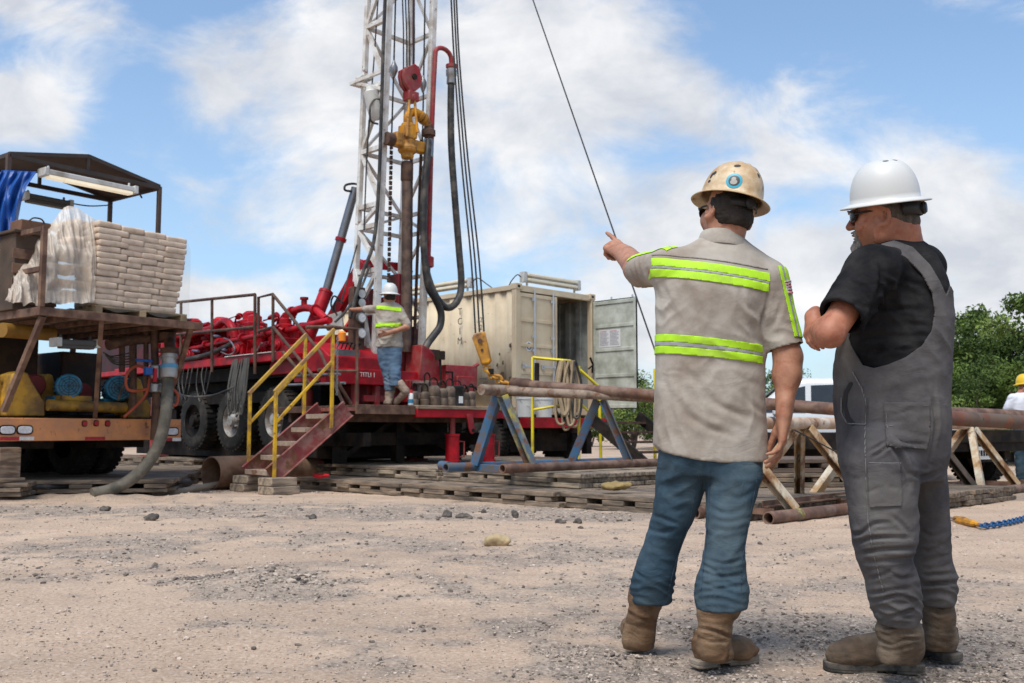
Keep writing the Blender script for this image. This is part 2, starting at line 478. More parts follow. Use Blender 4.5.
def relax(V, Q, lam=.5):
    E = np.vstack([Q[:, [0, 1]], Q[:, [1, 2]], Q[:, [2, 3]], Q[:, [3, 0]]]) if Q.shape[1] == 4 else np.vstack([Q[:, [0, 1]], Q[:, [1, 2]], Q[:, [2, 0]]])
    E = np.vstack([E, E[:, ::-1]])
    n = np.bincount(E[:, 0], minlength=len(V))
    A = np.stack([np.bincount(E[:, 0], weights=V[E[:, 1], i], minlength=len(V)) for i in range(3)], 1)
    return V + lam * (A / np.maximum(n, 1)[:, None] - V)
def normals(V, Q):
    a = V[Q[:, 2]] - V[Q[:, 0]]; b = V[Q[:, -1]] - V[Q[:, 1]] if Q.shape[1] == 4 else V[Q[:, 1]] - V[Q[:, 0]]
    n = np.cross(a, b) if Q.shape[1] == 4 else np.cross(b, a)
    o = np.zeros_like(V)
    for k in range(Q.shape[1]):
        for i in range(3): o[:, i] += np.bincount(Q[:, k], weights=n[:, i], minlength=len(V))
    return o / (np.linalg.norm(o, axis=1)[:, None] + 1e-12)
def tri(Q): return np.vstack([Q[:, [0, 1, 2]], Q[:, [0, 2, 3]]])
def clip(V, T, f, extra=None):
    """part of a triangle mesh where the scalar per vertex f < 0; extra rows are carried along"""
    X = V if extra is None else np.hstack([V, extra])
    ins = f[T] < 0; c = ins.sum(1)
    keep = T[c == 3]; newV = []; newT = []; base = len(X)
    def cross(i, j):
        t = f[i] / (f[i] - f[j]); return X[i] + t[:, None] * (X[j] - X[i])
    for cnt_ in (1, 2):
        tt = T[c == cnt_]; ii = ins[c == cnt_]
        if not len(tt): continue
        k = np.argmax(ii if cnt_ == 1 else ~ii, 1); r = np.arange(len(tt))
        a, b, d = tt[r, k], tt[r, (k + 1) % 3], tt[r, (k + 2) % 3]
        p, q = cross(a, b), cross(a, d); m_ = len(tt); pi = base + np.arange(m_); qi = pi + m_
        newV += [p, q]; base += 2 * m_
        if cnt_ == 1: newT.append(np.stack([a, pi, qi], 1))
        else: newT += [np.stack([pi, b, d], 1), np.stack([pi, d, qi], 1)]
    X = np.vstack([X] + newV); T = np.vstack([keep] + newT) if newT else keep
    u, inv = np.unique(T, return_inverse=True); X = X[u]; T = inv.reshape(-1, 3)
    return (X[:, :3], T) if extra is None else (X[:, :3], T, X[:, 3:])
def folds(V, N, specs, base=.002, bf=9, seed=0.0, rid=2.2):
    d = base * fbm(V * bf + seed, 3)
    for (c, rad, dr, lam, amp, warp) in specs:
        c = np.asarray(c, float); rad = np.asarray(rad, float)
        m_ = np.exp(-(((V - c) / rad) ** 2).sum(1) * 1.3)
        ph = (V @ unit(dr)) / lam + warp * vnoise(V * 7 + seed * 3 + lam * 40) + .5 * warp * vnoise(V * 15 + seed)
        wv = 1 - 2 * np.abs(np.sin(math.pi * ph)) ** .75
        d = d + 1.25 * amp * m_ * wv * (.5 + .8 * vnoise(V * 6 + 3 * seed + 9))
    q = V * np.array([1, 1, 1.7]) * bf * 1.15; q = q + .5 * np.stack([vnoise(q * .6 + k * 7.1) for k in range(3)], -1)
    d = d + rid * base * (.42 - np.abs(fbm(q + seed * 2.3, 2)))
    return V + N * d[:, None]
def creases(V, N, origin, sc, lines):
    """press valleys with raised lips into the near side of a cloth; lines: (points, half width, depth) in picture units origin + p / sc"""
    x, y = proj(V); q = np.stack([x, y], 1); cam_d_ = V - np.array([0, 0, HC]); cam_d_ /= np.linalg.norm(cam_d_, axis=1)[:, None]
    near = np.clip(-(N * cam_d_).sum(1) * 2.5, 0, 1); d = np.zeros(len(V))
    for pts, w_, amp in lines:
        p = np.asarray(origin, float) + crom(np.asarray(pts, float), 5) / sc; lo, hi = p.min(0) - 5 * w_, p.max(0) + 5 * w_
        k = np.where((q > lo).all(1) & (q < hi).all(1) & (near > 0))[0]
        if not len(k): continue
        best = np.full(len(k), 1e9); tt = np.zeros(len(k)); n = len(p) - 1
        for i in range(n):
            e = p[i + 1] - p[i]; t = np.clip(((q[k] - p[i]) @ e) / (e @ e + 1e-9), 0, 1); r = np.linalg.norm(q[k] - p[i] - t[:, None] * e, axis=1); m_ = r < best; best[m_] = r[m_]; tt[m_] = (i + t[m_]) / n
        tp = np.sqrt(np.clip(np.sin(math.pi * np.clip(tt, .02, .98)), 0, 1)) * np.clip(.75 + .9 * vnoise(V[k] * 17 + 3.3), .1, 1.4); d[k] += amp * tp * (-np.exp(-(best / w_) ** 2) + .6 * np.exp(-((best - 2.1 * w_) / (1.15 * w_)) ** 2)) * near[k]
    return V + N * d[:, None]
def soft(name, V, F, mt, parent, solid=0.0, sub=0, ang=None, off=1.0):
    """link a smooth mesh given in world coordinates under parent (or as a thing of its own)"""
    V = np.asarray(V, float)
    if parent is not None: Mi = np.array(rootmat(parent).inverted()); V = V @ Mi[:3, :3].T + Mi[:3, 3]
    me = bpy.data.meshes.new(name)
    F = np.asarray(F, np.int32); n, k = F.shape
    me.vertices.add(len(V)); me.vertices.foreach_set('co', V.astype(np.float32).ravel())
    me.loops.add(n * k); me.loops.foreach_set('vertex_index', F.ravel())
    me.polygons.add(n); me.polygons.foreach_set('loop_start', np.arange(0, n * k, k, dtype=np.int32)); me.polygons.foreach_set('loop_total', np.full(n, k, np.int32))
    me.polygons.foreach_set('use_smooth', np.ones(n, bool))
    for m_ in (mt if isinstance(mt, (list, tuple)) else [mt]): me.materials.append(m_)
    me.update(); me.validate()
    if ang: me.set_sharp_from_angle(angle=R(ang))
    o = link(name, me, parent)
    if solid:
        sm = o.modifiers.new('solid', 'SOLIDIFY'); sm.thickness = solid; sm.offset = off
    if sub:
        ss = o.modifiers.new('sub', 'SUBSURF'); ss.levels = sub; ss.render_levels = sub
    return o
# ================================================================== ground
def gravelness(x, y):
    """0 pale packed caliche .. 1 loose grey gravel, from the photograph's patches"""
    x = np.asarray(x, float); y = np.asarray(y, float)
    p = np.stack([x, y, np.zeros_like(x)], -1)
    n = fbm(p * .55 + 3.0, 4) * .5 + fbm(p * np.array([.5, 1.6, 1]) + 9.0, 3) * .25
    def blob(cx, cy, rx, ry, rot=0.0):
        c, s = math.cos(rot), math.sin(rot); a = (x - cx) * c + (y - cy) * s; b = -(x - cx) * s + (y - cy) * c
        return np.exp(-((a / rx) ** 2 + (b / ry) ** 2))
    g = 1.3 * blob(-3.2, 10.7, 3.8, .75) + .75 * blob(.3, 10.0, 1.9, .55, -.15) + .5 * blob(-2.4, 7.6, 3.6, 1.0, .05) + .6 * blob(-1.2, 5.7, 1.8, .55) + .45 * blob(-1.45, 4.35, .55, .3) \
        + .85 * blob(1.0, 3.75, 1.3, .55) + .6 * blob(1.4, 4.6, 1.0, .45) + .55 * blob(.35, 4.4, .8, .35) + .35 * blob(1.9, 5.6, 1.5, .3) + .25 * blob(-.3, 3.7, .5, .12)
    return np.clip(g * (.75 + .9 * fbm(p * 3.1 + 4.0, 4)) + n * .5 + .20 * fbm(p * 7.0 + 2.0, 3) - .03, 0, 1)
def build_ground():
    def axis(a, b, st, far, gr=1.16):
        c = list(np.arange(a, b + 1e-6, st)); q = st; x = b
        while x < far[1]: q *= gr; x += q; c.append(x)
        q = st; x = a; pre = []
        while x > far[0]: q *= gr; x -= q; pre.append(x)
        return np.array(pre[::-1] + c)
    xs = axis(-7, 7.5, .05, (-900, 900)); ys = axis(2.2, 15.5, .05, (-400, 1800))
    X, Y = np.meshgrid(xs, ys, indexing='ij'); p = np.stack([X, Y, 0 * X], -1)
    fade = np.exp(-(np.maximum(0, np.maximum(np.abs(X) - 9, Y - 17)) / 5) ** 2)
    g = gravelness(X, Y)
    z = (.007 * fbm(p * .8, 3) + .006 * fbm(p * 4.5 + 5, 3) + (.004 + .010 * g) * fbm(p * 13, 3)) * fade
    z += .075 * np.exp(-((Y - 12.55 - .08 * np.sin(X * 3)) / .28) ** 2) * np.clip((-X - 2.9) / 1.2, 0, 1) * (X > -9) * (.8 + .5 * fbm(p * 2.5, 2))
    z -= .02 * np.exp(-((Y - 7.3 + .05 * X) / .35) ** 2) * fade * .5
    n, m = X.shape
    V = np.stack([X, Y, z], -1).reshape(-1, 3); idx = np.arange(n * m).reshape(n, m)
    F = np.stack([idx[:-1, :-1], idx[1:, :-1], idx[1:, 1:], idx[:-1, 1:]], -1).reshape(-1, 4)
    mt = bpy.data.materials.new('caliche_ground'); mt.use_nodes = True
    nt = mt.node_tree; N = nt.nodes.new; L = nt.links.new; b = nt.nodes['Principled BSDF']
    tc = N('ShaderNodeTexCoord'); at = N('ShaderNodeAttribute'); at.attribute_name = 'gravel'
    def noise(s, det=6, rg=.6, st=None):
        q = N('ShaderNodeTexNoise'); q.inputs['Scale'].default_value = s; q.inputs['Detail'].default_value = det; q.inputs['Roughness'].default_value = rg
        if st:
            mp = N('ShaderNodeMapping'); mp.inputs['Scale'].default_value = st; L(tc.outputs['Object'], mp.inputs[0]); L(mp.outputs[0], q.inputs[0])
        else: L(tc.outputs['Object'], q.inputs[0])
        return q.outputs['Fac']
    def rampc(f, stops):
        r = N('ShaderNodeValToRGB'); e = r.color_ramp.elements
        e[0].position, e[0].color = stops[0][0], (*stops[0][1], 1); e[1].position, e[1].color = stops[-1][0], (*stops[-1][1], 1)
        for ps, c in stops[1:-1]: k = e.new(ps); k.color = (*c, 1)
        L(f, r.inputs[0]); return r.outputs[0]
    def mix(f, a, b_, mode='MIX'):
        x = N('ShaderNodeMix'); x.data_type = 'RGBA'; x.blend_type = mode
        if isinstance(f, float): x.inputs['Factor'].default_value = f
        else: L(f, x.inputs['Factor'])
        L(a, x.inputs['A']); L(b_, x.inputs['B']); return x.outputs['Result']
    pale = rampc(noise(1.3, 8, .62), [(.3, (.35, .24, .165)), (.5, (.45, .325, .235)), (.7, (.53, .40, .30))])
    grain = rampc(noise(55, 5, .7), [(.32, (.26, .185, .13)), (.5, (.47, .35, .26)), (.68, (.70, .57, .46))])
    pale = mix(.6, pale, grain)
    vor = N('ShaderNodeTexVoronoi'); vor.inputs['Scale'].default_value = 46; L(tc.outputs['Object'], vor.inputs['Vector'])
    grey = rampc(vor.outputs['Color'], [(.1, (.11, .092, .078)), (.45, (.25, .205, .17)), (.8, (.46, .375, .30))])
    vor2 = N('ShaderNodeTexVoronoi'); vor2.inputs['Scale'].default_value = 110; L(tc.outputs['Object'], vor2.inputs['Vector'])
    grey2 = rampc(vor2.outputs['Color'], [(.1, (.14, .115, .098)), (.5, (.28, .23, .19)), (.85, (.52, .43, .35))])
    grey = mix(.5, grey, grey2)
    gm = N('ShaderNodeMath'); gm.operation = 'MULTIPLY_ADD'; L(noise(9, 8, .7), gm.inputs[0]); gm.inputs[1].default_value = .9; L(at.outputs['Fac'], gm.inputs[2])
    gr = N('ShaderNodeMapRange'); gr.interpolation_type = 'SMOOTHSTEP'; gr.inputs['From Min'].default_value = .42; gr.inputs['From Max'].default_value = .9; gr.inputs['To Max'].default_value = .85; L(gm.outputs[0], gr.inputs['Value'])
    gl = N('ShaderNodeMapRange'); gl.inputs['From Min'].default_value = .05; gl.inputs['From Max'].default_value = .7; gl.inputs['To Max'].default_value = .42; L(at.outputs['Fac'], gl.inputs['Value'])
    dust = rampc(noise(30, 6, .7), [(.3, (.20, .165, .14)), (.55, (.34, .28, .235)), (.75, (.5, .42, .35))])
    pale = mix(gl.outputs[0], pale, dust)
    c = mix(gr.outputs[0], pale, grey)
    # faint compacted wheel tracks running across the yard
    tr = rampc(noise(.8, 6, .6, (.5, 1.5, 1)), [(.38, (.86, .86, .87)), (.62, (1.05, 1.04, 1.03))])
    c = mix(1.0, c, tr, 'MULTIPLY')
    L(c, b.inputs['Base Color']); b.inputs['Roughness'].default_value = .95; b.inputs['Specular IOR Level'].default_value = .1
    bp = N('ShaderNodeBump'); bp.inputs['Strength'].default_value = .8; bp.inputs['Distance'].default_value = .012
    ad = N('ShaderNodeMath'); ad.operation = 'MULTIPLY_ADD'; L(noise(38, 8, .75), ad.inputs[0]); ad.inputs[1].default_value = 1.0
    mm = N('ShaderNodeMath'); mm.operation = 'MULTIPLY'; L(vor.outputs['Distance'], mm.inputs[0]); L(at.outputs['Fac'], mm.inputs[1]); L(mm.outputs[0], ad.inputs[2])
    L(ad.outputs[0], bp.inputs['Height']); L(bp.outputs[0], b.inputs['Normal'])
    o = soft('ground', V, F, mt, None); tag(o, 'pale packed caliche yard with patches of grey gravel', 'ground', kind='structure')
    a = o.data.attributes.new('gravel', 'FLOAT', 'POINT'); a.data.foreach_set('value', g.reshape(-1).astype(np.float32))
    # loose stones
    ico = bmesh.new(); bmesh.ops.create_icosphere(ico, subdivisions=1, radius=1); iv = np.array([v.co[:] for v in ico.verts]); ifc = np.array([[v.index for v in f.verts] for f in ico.faces]); ico.free()
    rng = np.random.default_rng(3)
    def stones(name, label, n, smin, smax, mt_, power, pale_w, seed):
        rng = np.random.default_rng(seed)
        py = 430 + (855.7 / 2.9 - 10) * rng.random(n * 6) ** .75; py = np.clip(py, 492, 720)
        px = rng.uniform(-60, 1090, n * 6)
        yy = .86 * FPX / (py - 430); xx = (px - 512) / FPX * yy
        gk = gravelness(xx, yy); pr = pale_w + (1 - pale_w) * gk ** power
        k = rng.random(n * 6) < pr; xx, yy = xx[k][:n], yy[k][:n]; m = len(xx)
        sz = smin + (smax - smin) * rng.random(m) ** 3.2
        sz *= np.clip(yy / 5, .75, 1.9)
        sz *= .8 + .7 * gravelness(xx * 1.7 + 3, yy * 1.7); sc = np.stack([sz * rng.uniform(.7, 1.4, m), sz * rng.uniform(.7, 1.4, m), sz * rng.uniform(.4, .85, m)], 1)
        ang = rng.uniform(0, 6.28, m); jit = rng.uniform(.72, 1.25, (m, len(iv), 1))
        VV = iv[None] * jit * sc[:, None, :]
        ca, sa = np.cos(ang)[:, None], np.sin(ang)[:, None]
        VV = np.stack([VV[..., 0] * ca - VV[..., 1] * sa, VV[..., 0] * sa + VV[..., 1] * ca, VV[..., 2]], -1)
        xi = np.clip(np.searchsorted(xs, xx), 0, n_x - 1); yi = np.clip(np.searchsorted(ys, yy), 0, n_y - 1)
        VV += np.stack([xx, yy, z[xi, yi] + sc[:, 2] * .25], 1)[:, None, :]
        FF = (ifc[None] + (np.arange(m) * len(iv))[:, None, None]).reshape(-1, 3)
        o = soft(name, VV.reshape(-1, 3), FF, mt_, None); o.data.polygons.foreach_set('use_smooth', np.zeros(len(o.data.polygons), bool))
        tag(o, label, 'gravel', kind='stuff'); return o
    n_x, n_y = len(xs), len(ys)
    stones('gravel', 'loose dark grey gravel scattered over the yard', 7500, .003, .015, mat('dark_stone', (.15, .122, .102), rough=.9, var=.6, vs=9, bump=.3, bs=90), 1.3, .02, 21)
    stones('gravel', 'fine grey brown grit strewn over the yard', 26000, .0016, .0075, mat('grit_stone', (.24, .195, .16), rough=.95, var=.6, vs=5, bump=0), .9, .20, 23)
    stones('gravel', 'loose pale pebbles scattered over the yard', 14000, .003, .013, mat('pale_stone', (.42, .34, .28), rough=.9, var=.35, vs=9, bump=.3, bs=90), 1.0, .16, 22)
build_ground()
# ================================================================== drilling rig
RED = mat('rig_red', (.45, .007, .015), rough=.45, var=.25, vs=4, dirt=(.16, .004, .009), da=.4, ds=3, rust=.06, rs=6, bump=.08, bs=40, soft=.2, spec=.25)
RED_D = mat('dusty_red', (.27, .009, .016), rough=.55, var=.25, vs=5, dirt=(.26, .085, .07), da=.34, ds=5, rust=.2, rs=7, bump=.15, bs=60, soft=.2)
WHITE = mat('mast_white', (.70, .69, .66), rough=.5, var=.06, vs=4, dirt=(.42, .36, .3), da=.42, ds=4, rust=.16, rs=8, bump=.06, bs=50, soft=.2)
DARK = mat('greasy_black_steel', (.012, .010, .0095), rough=.7, var=.4, vs=6, dirt=(.032, .024, .018), da=.4, ds=4, bump=.25, bs=50, spec=.15)
RUST = mat('rust_brown_steel', (.095, .048, .032), rough=.8, var=.35, vs=6, dirt=(.20, .115, .075), da=.4, ds=5, bump=.3, bs=60)
RUST_D = mat('dark_rusty_tube', (.060, .030, .022), rough=.75, var=.35, vs=8, dirt=(.12, .065, .04), da=.4, ds=6, bump=.25, bs=70)
RUST_P = mat('rusty_pipe', (.105, .055, .038), rough=.7, var=.3, vs=5, dirt=(.20, .125, .09), da=.42, ds=6, rust=.25, rs=5, bump=.3, bs=70)
MUDPIPE = mat('muddy_pipe', (.145, .10, .072), rough=.8, var=.28, vs=8, dirt=(.27, .205, .155), da=.5, ds=7, rust=.3, rs=9, bump=.4, bs=50)
YEL = mat('yellow_paint', (.62, .36, .012), rough=.5, var=.12, vs=7, dirt=(.26, .15, .04), da=.38, ds=6, rust=.18, rs=9, bump=.1, bs=60)
YELH = mat('hook_yellow', (.66, .29, .008), rough=.48, var=.14, vs=6, dirt=(.25, .12, .03), da=.48, ds=5, rust=.2, rs=7, bump=.1, bs=60, soft=.2)
STEEL = mat('grey_steel', (.30, .30, .30), rough=.4, metal=.7, var=.2, vs=8, bump=.1)
CHROME = mat('ram_rod', (.19, .19, .20), rough=.35, metal=.8, var=.12, vs=10, bump=.03)
WIRE = mat('wire_rope', (.028, .026, .025), rough=.6, var=.3, vs=40, bump=.3, bs=200)
HOSE = mat('black_hose', (.020, .019, .019), rough=.55, var=.35, vs=9, dirt=(.10, .085, .07), da=.35, ds=4, bump=.2, bs=80)
RUBBER = mat('tyre_rubber', (.013, .0125, .012), rough=.9, var=.3, vs=8, dirt=(.05, .042, .034), da=.3, ds=5, bump=.3, bs=60)
GREYRIM = mat('grey_wheel', (.42, .42, .41), rough=.6, var=.12, vs=8, dirt=(.22, .18, .15), da=.5, ds=6, bump=.1)
WTXT = mat('white_lettering', (.7, .66, .62), rough=.6, var=.1, bump=0)
GAUGE = mat('gauge_white', (.72, .72, .70), rough=.3, var=.05, bump=0)
PLANKW = mat('worn_plank', (.33, .24, .165), rough=.88, var=.22, vs=4, dirt=(.15, .10, .07), da=.4, ds=4, bump=.35, bs=60, stretch=(1, 6, 6))
TUBEL = mat('lit_tube', (.8, .75, .6), rough=.3, bump=0, emit=((1, .86, .62), .35))
LAMPCASE = mat('lamp_case', (.55, .55, .53), rough=.4, var=.08, dirt=(.3, .27, .23), da=.35, bump=.05)
LENS = mat('lamp_lens', (.78, .70, .52), rough=.25, var=.06, bump=0)

ANG = math.atan2(.695, .719)
O_R = np.array([-2.2, 14.3, 0.0])
AX, BX = np.array([.719, .695, 0]), np.array([-.695, .719, 0])
def RW(a, b, z): return O_R + AX * a + BX * b + np.array([0, 0, z])
def RL(q): q = np.asarray(q, float) - O_R; return np.array([q @ AX, q @ BX, q[2]])
def onb(px, py, b):
    """rig coordinates of the point at a pixel on the plane b = constant"""
    d = ray(px, py); c = np.array([0, 0, HC]); t = (b - (c - O_R) @ BX) / (d @ BX); return RL(c + d * t)
def ona(px, py, a):
    d = ray(px, py); c = np.array([0, 0, HC]); t = (a - (c - O_R) @ AX) / (d @ AX); return RL(c + d * t)
ZF = 1.22

def tyre_wheel(par, c, axis, r, w_, rim_m, name='wheel'):
    """tyre with tread, rim dished; c is the middle of the outer face"""
    axis = unit(axis); c = np.asarray(c, float)
    b = MB(); rr = .56 * r
    b.lathe(c - axis * w_, axis, [(rr, .0), (r * .86, -.005), (r * .97, .02), (r, .05), (r, w_ - .05), (r * .97, w_ - .02), (r * .86, w_ + .005), (rr, w_)], 36, False)
    t = b.build('tyre', RUBBER, par)
    d, u, v = frame(axis); g = MB()
    for k in range(36):
        a = 2 * math.pi * k / 36; n = math.cos(a) * u + math.sin(a) * v; tn = -math.sin(a) * u + math.cos(a) * v
        for q in (.25, .75): g.beam(c - axis * (w_ * (1 - q) + .06) + n * r * .995 + tn * .02 * (q > .5), c - axis * (w_ * (1 - q) - .06) + n * r * .995 + tn * .02 * (q > .5), .045, .03, n)
    g.build('tread', RUBBER, t)
    m_ = MB(); m_.lathe(c - axis * .02, axis, [(rr * 1.02, 0), (rr * .98, .012), (rr * .9, -.05), (rr * .55, -.09), (rr * .36, -.03), (rr * .3, .04), (0, .045)], 28, False)
    for k in range(8):
        a = 2 * math.pi * k / 8; p = c - axis * .08 + rr * .46 * (math.cos(a) * u + math.sin(a) * v); m_.cyl(p, p + axis * .05, .018, 6)
    m_.build('rim', rim_m, t)
    return t

def build_rig():
    t = thing('drilling_rig', 'red truck mounted drilling rig with white lattice mast and steel working floor', 'drilling rig', O_R, ANG)
    # --- working floor
    b = MB(); b.lbox((-.05, 0.02, ZF - .10), (1.02, 2.3, ZF)); b.lbox((1.02, .06, ZF - .10), (3.05, 2.2, ZF - .02))
    for y in (.3, .8, 1.3, 1.8): b.lbox((0, y, ZF - .24), (3.0, y + .08, ZF - .10))
    b.build('working_floor', RUST_D, t, bevel=.006)
    b = MB(); b.lbox((1.02, -.06, ZF - .17), (3.05, .04, ZF - .045)); b.lbox((3.03, .04, ZF - .17), (3.11, 2.2, ZF - .045)); b.build('floor_edge_beam', RED, t, bevel=.008)
    b = MB(); b.lbox((-.05, -.04, ZF - .13), (1.01, .02, ZF + .005)); b.build('floor_edge_plate', RUST, t, bevel=.005)
    b = MB(); b.lbox((1.03, -.08, ZF - .043), (3.08, .16, ZF + .012)); b.lbox((1.03, .17, ZF - .043), (3.08, .42, ZF + .008)); b.build('edge_plank', PLANKW, t, bevel=.008)
    b = MB()
    for (x0, y0, x1, y1) in ((-.02, .9, 2.9, .9), (-.02, 1.9, 2.9, 1.9), (.3, .2, .3, 2.2), (2.6, .2, 2.6, 2.2)): b.beam((x0, y0, .72), (x1, y1, .72), .14, .2)
    for x in (.3, 1.4, 2.6):
        for y in (.9, 1.9): b.lbox((x - .08, y - .08, .36), (x + .08, y + .08, ZF - .1))
    b.beam((.35, .9, .45), (1.35, .9, 1.05), .08, .08); b.beam((2.55, .9, .45), (1.5, .9, 1.05), .08, .08)
    b.build('substructure', DARK, t)
    b = MB(); b.lbox((.12, 1.25, .42), (2.75, 2.25, 1.05)); b.lbox((.3, 2.3, .40), (.75, 2.05, .9)); b.build('shade_box', DARK, t, bevel=.02)  # added black boxes that stand in for the deep shade under the floor
    # pull eye hanging from the edge
    e = onb(470, 425, -.08); b = MB()
    b.prism([(-.06, .17), (.05, .17), (.10, -.06), (.085, -.12), (.05, -.145), (.01, -.12), (-.01, -.06)], (e[0], -.085, e[2]), (1, 0, 0), (0, 0, 1), (0, .03, 0)); ey = b.build('pull_eye', RED_D, t, bevel=.004)
    b = MB(); b.lathe((e[0] + .055, -.095, e[2] - .085), (0, -1, 0), [(0, 0), (.03, 0), (.03, .004), (0, .004)], 14); b.build('eye_hole', DARK, ey)
    # screw jacks under the edge
    for px in (454.5, 490):
        x = onb(px, 440, .05)[0]; z0 = .36
        b = MB(); b.lathe((x, .1, z0), (0, 0, 1), [(.125, 0), (.125, .03), (.11, .035), (.11, .40), (.12, .405), (.12, .44), (.05, .44)], 20); j = b.build('screw_jack', RED, t)
        b = MB(); b.cyl((x, .1, .79), (x, .1, ZF - .17), .045, 12); b.build('jack_screw', RED_D, j)
        b = MB(); b.tube([(x + .1, .06, z0 + .32), (x + .19, .04, z0 + .32), (x + .19, .04, z0 + .08), (x + .1, .06, z0 + .08)], .014, 8); b.build('jack_handle', RED_D, j)
    # --- carrier
    b = MB()
    for x in (.85, 1.75): b.lbox((x - .07, 1.6, .95), (x + .07, 11.2, 1.30))
    b.lbox((.2, 2.3, 1.32), (2.5, 11.0, 1.5)); b.lbox((.6, 2.4, .8), (2.1, 3.4, 1.4)); b.lbox((.7, 6.6, .75), (2.0, 8.2, 1.35)); b.lbox((.35, 6.5, .72), (.8, 8.0, 1.25))
    for y in (2.56, 3.98, 5.40): b.cyl((.3, y, 1.05), (2.3, y, 1.05), .12, 12)
    b.lbox((.5, 1.75, .38), (2.1, 8.6, 1.9)); b.lbox((.2, 2.0, 1.72), (2.4, 10.9, 1.94)); b.build('chassis', DARK, t)  # big inner box added to darken the gaps between wheels and deck
    for y in (2.56, 3.98, 5.40, 9.2):
        tyre_wheel(t, (.14, y, 1.03), (-1, 0, 0), .53, .30, GREYRIM if y < 5 else DARK); tyre_wheel(t, (2.46, y, 1.03), (1, 0, 0), .53, .30, GREYRIM)
    for x in (.25, 2.35):
        for y in (1.75, 7.2):
            j = MB(); j.cyl((x, y, .36), (x, y, 1.5), .09, 14); j.lbox((x - .2, y - .2, .345), (x + .2, y + .2, .375)); j.build('levelling_jack', RED_D, t)
    # deck
    b = MB(); b.lbox((.0, 1.7, 1.65), (2.6, 11.0, 1.74)); b.lbox((-.02, 1.9, 1.64), (.05, 8.6, 1.78)); b.build('deck', RED, t, bevel=.01)
    b = MB(); b.lbox((-.05, 2.3, 1.775), (-.0, 3.9, 1.79)); b.build('deck_edge_strip', WHITE, t, bevel=.004)
    # hoses hanging in loops under the deck
    rng = random.Random(4); hb = MB()
    for k in range(9):
        y = 3.0 + rng.random() * .55; zb = .75 + rng.random() * .35; wd = .04 + rng.random() * .08
        hb.tube(crom([(-.06, y, 1.72), (-.10, y - .01, 1.3), (-.11, y + wd * .3, zb + .1), (-.11, y + wd, zb), (-.10, y + wd * 1.6, zb + .12), (-.10, y + wd * 1.5, 1.3), (-.05, y + wd, 1.7)], 5), .012 + .004 * rng.random(), 6)
    hb.build('hanging_hoses', mat('grey_cable', (.10, .095, .085), rough=.7, var=.3, bump=.1), t)
    hb = MB()
    for k in range(7):
        y = 4.3 + rng.random() * 1.6; zb = .9 + rng.random() * .4
        hb.tube(crom([(-.03, y, 1.65), (-.07, y + .02, zb + .25), (-.08, y + .12, zb), (-.07, y + .3, zb + .3), (-.03, y + .34, 1.65)], 5), .012, 6)
    hb.tube(crom([(-.1, 5.9, 1.35), (-.14, 5.2, 1.15), (-.14, 4.2, 1.12), (-.1, 3.4, 1.25)], 8), .018, 8); hb.build('hanging_hoses', HOSE, t)
    # --- engine, pump and piping on the deck
    b = MB()
    b.lbox((.55, 4.6, 1.74), (2.1, 7.2, 2.52)); b.lbox((.45, 3.2, 1.74), (1.3, 4.4, 2.36)); b.lbox((.30, 5.6, 1.74), (.55, 6.6, 2.05)); b.lbox((1.45, 2.9, 1.74), (2.2, 4.5, 2.3))
    b.build('pump_housing', RED, t, bevel=.03)
    b = MB()
    for k, y in enumerate((4.75, 5.05, 5.35, 5.65, 5.95, 6.25)): b.cyl((.75, y, 2.2), (.55, y, 2.58), .11, 14); b.cyl((.56, y, 2.56), (.53, y, 2.63), .13, 14)
    b.lbox((.40, 4.6, 2.44), (.62, 6.4, 2.60)); b.build('cylinder_bank', RED, t, bevel=.012)
    b = MB()
    b.tube(crom([(.2, 6.9, 2.35), (.2, 5.9, 2.42), (.25, 4.9, 2.50), (.2, 4.4, 2.60), (.18, 4.1, 2.45), (.2, 4.0, 2.2)], 6), .075, 14)
    b.tube([(.12, 7.0, 2.02), (.12, 2.4, 2.20)], .05, 12); b.tube([(.3, 7.4, 2.5), (.3, 5.2, 2.62)], .045, 12)
    b.tube(crom([(.1, 5.9, 1.9), (.08, 5.7, 2.2), (.1, 5.3, 2.4), (.12, 4.7, 2.38)], 5), .06, 12)
    for y in (6.4, 5.6, 4.9, 3.6, 2.8): b.lathe((.12, y, 2.04 + (7 - y) * .039), (0, 1, 0), [(.05, -.03), (.085, -.03), (.085, .03), (.05, .03)], 14)
    b.tube(crom([(.35, 4.3, 1.8), (.3, 4.3, 2.1), (.22, 4.15, 2.3)], 5), .07, 12)
    b.build('discharge_piping', RED, t)
    b = MB()
    q0, q1, q2, q3, q4 = ona(283, 319, .6), ona(292, 312, .6), ona(304, 308, .6), ona(315, 310, .6), ona(319, 316, .6)
    b.tube(crom([ona(281, 335, .6), q0, q1, q2, q3, ona(326, 319, .6)], 5), .062, 14)
    for q in (q1, q3): b.lathe(q, q3 - q1, [(.06, -.03), (.095, -.03), (.095, .03), (.06, .03)], 14)
    b.lathe(q2, (0, 0, 1), [(.05, 0), (.05, .14), (.07, .14), (.07, .18), (0, .18)], 12)
    b.tube([ona(262, 337, .5), ona(330, 320, .5)], .055, 12); b.tube([ona(280, 330, .7), ona(280, 350, .7)], .08, 12); b.tube([ona(305, 323, .7), ona(305, 352, .7)], .1, 14)
    b.build('elbow_piping', RED, t)
    b = MB()
    b.tube(crom([(.0, 5.6, 1.84), (-.02, 5.1, 1.84), (.0, 4.5, 1.9), (.08, 4.1, 2.02), (.12, 3.9, 2.1)], 6), .05, 10); b.build('suction_hose', HOSE, t)
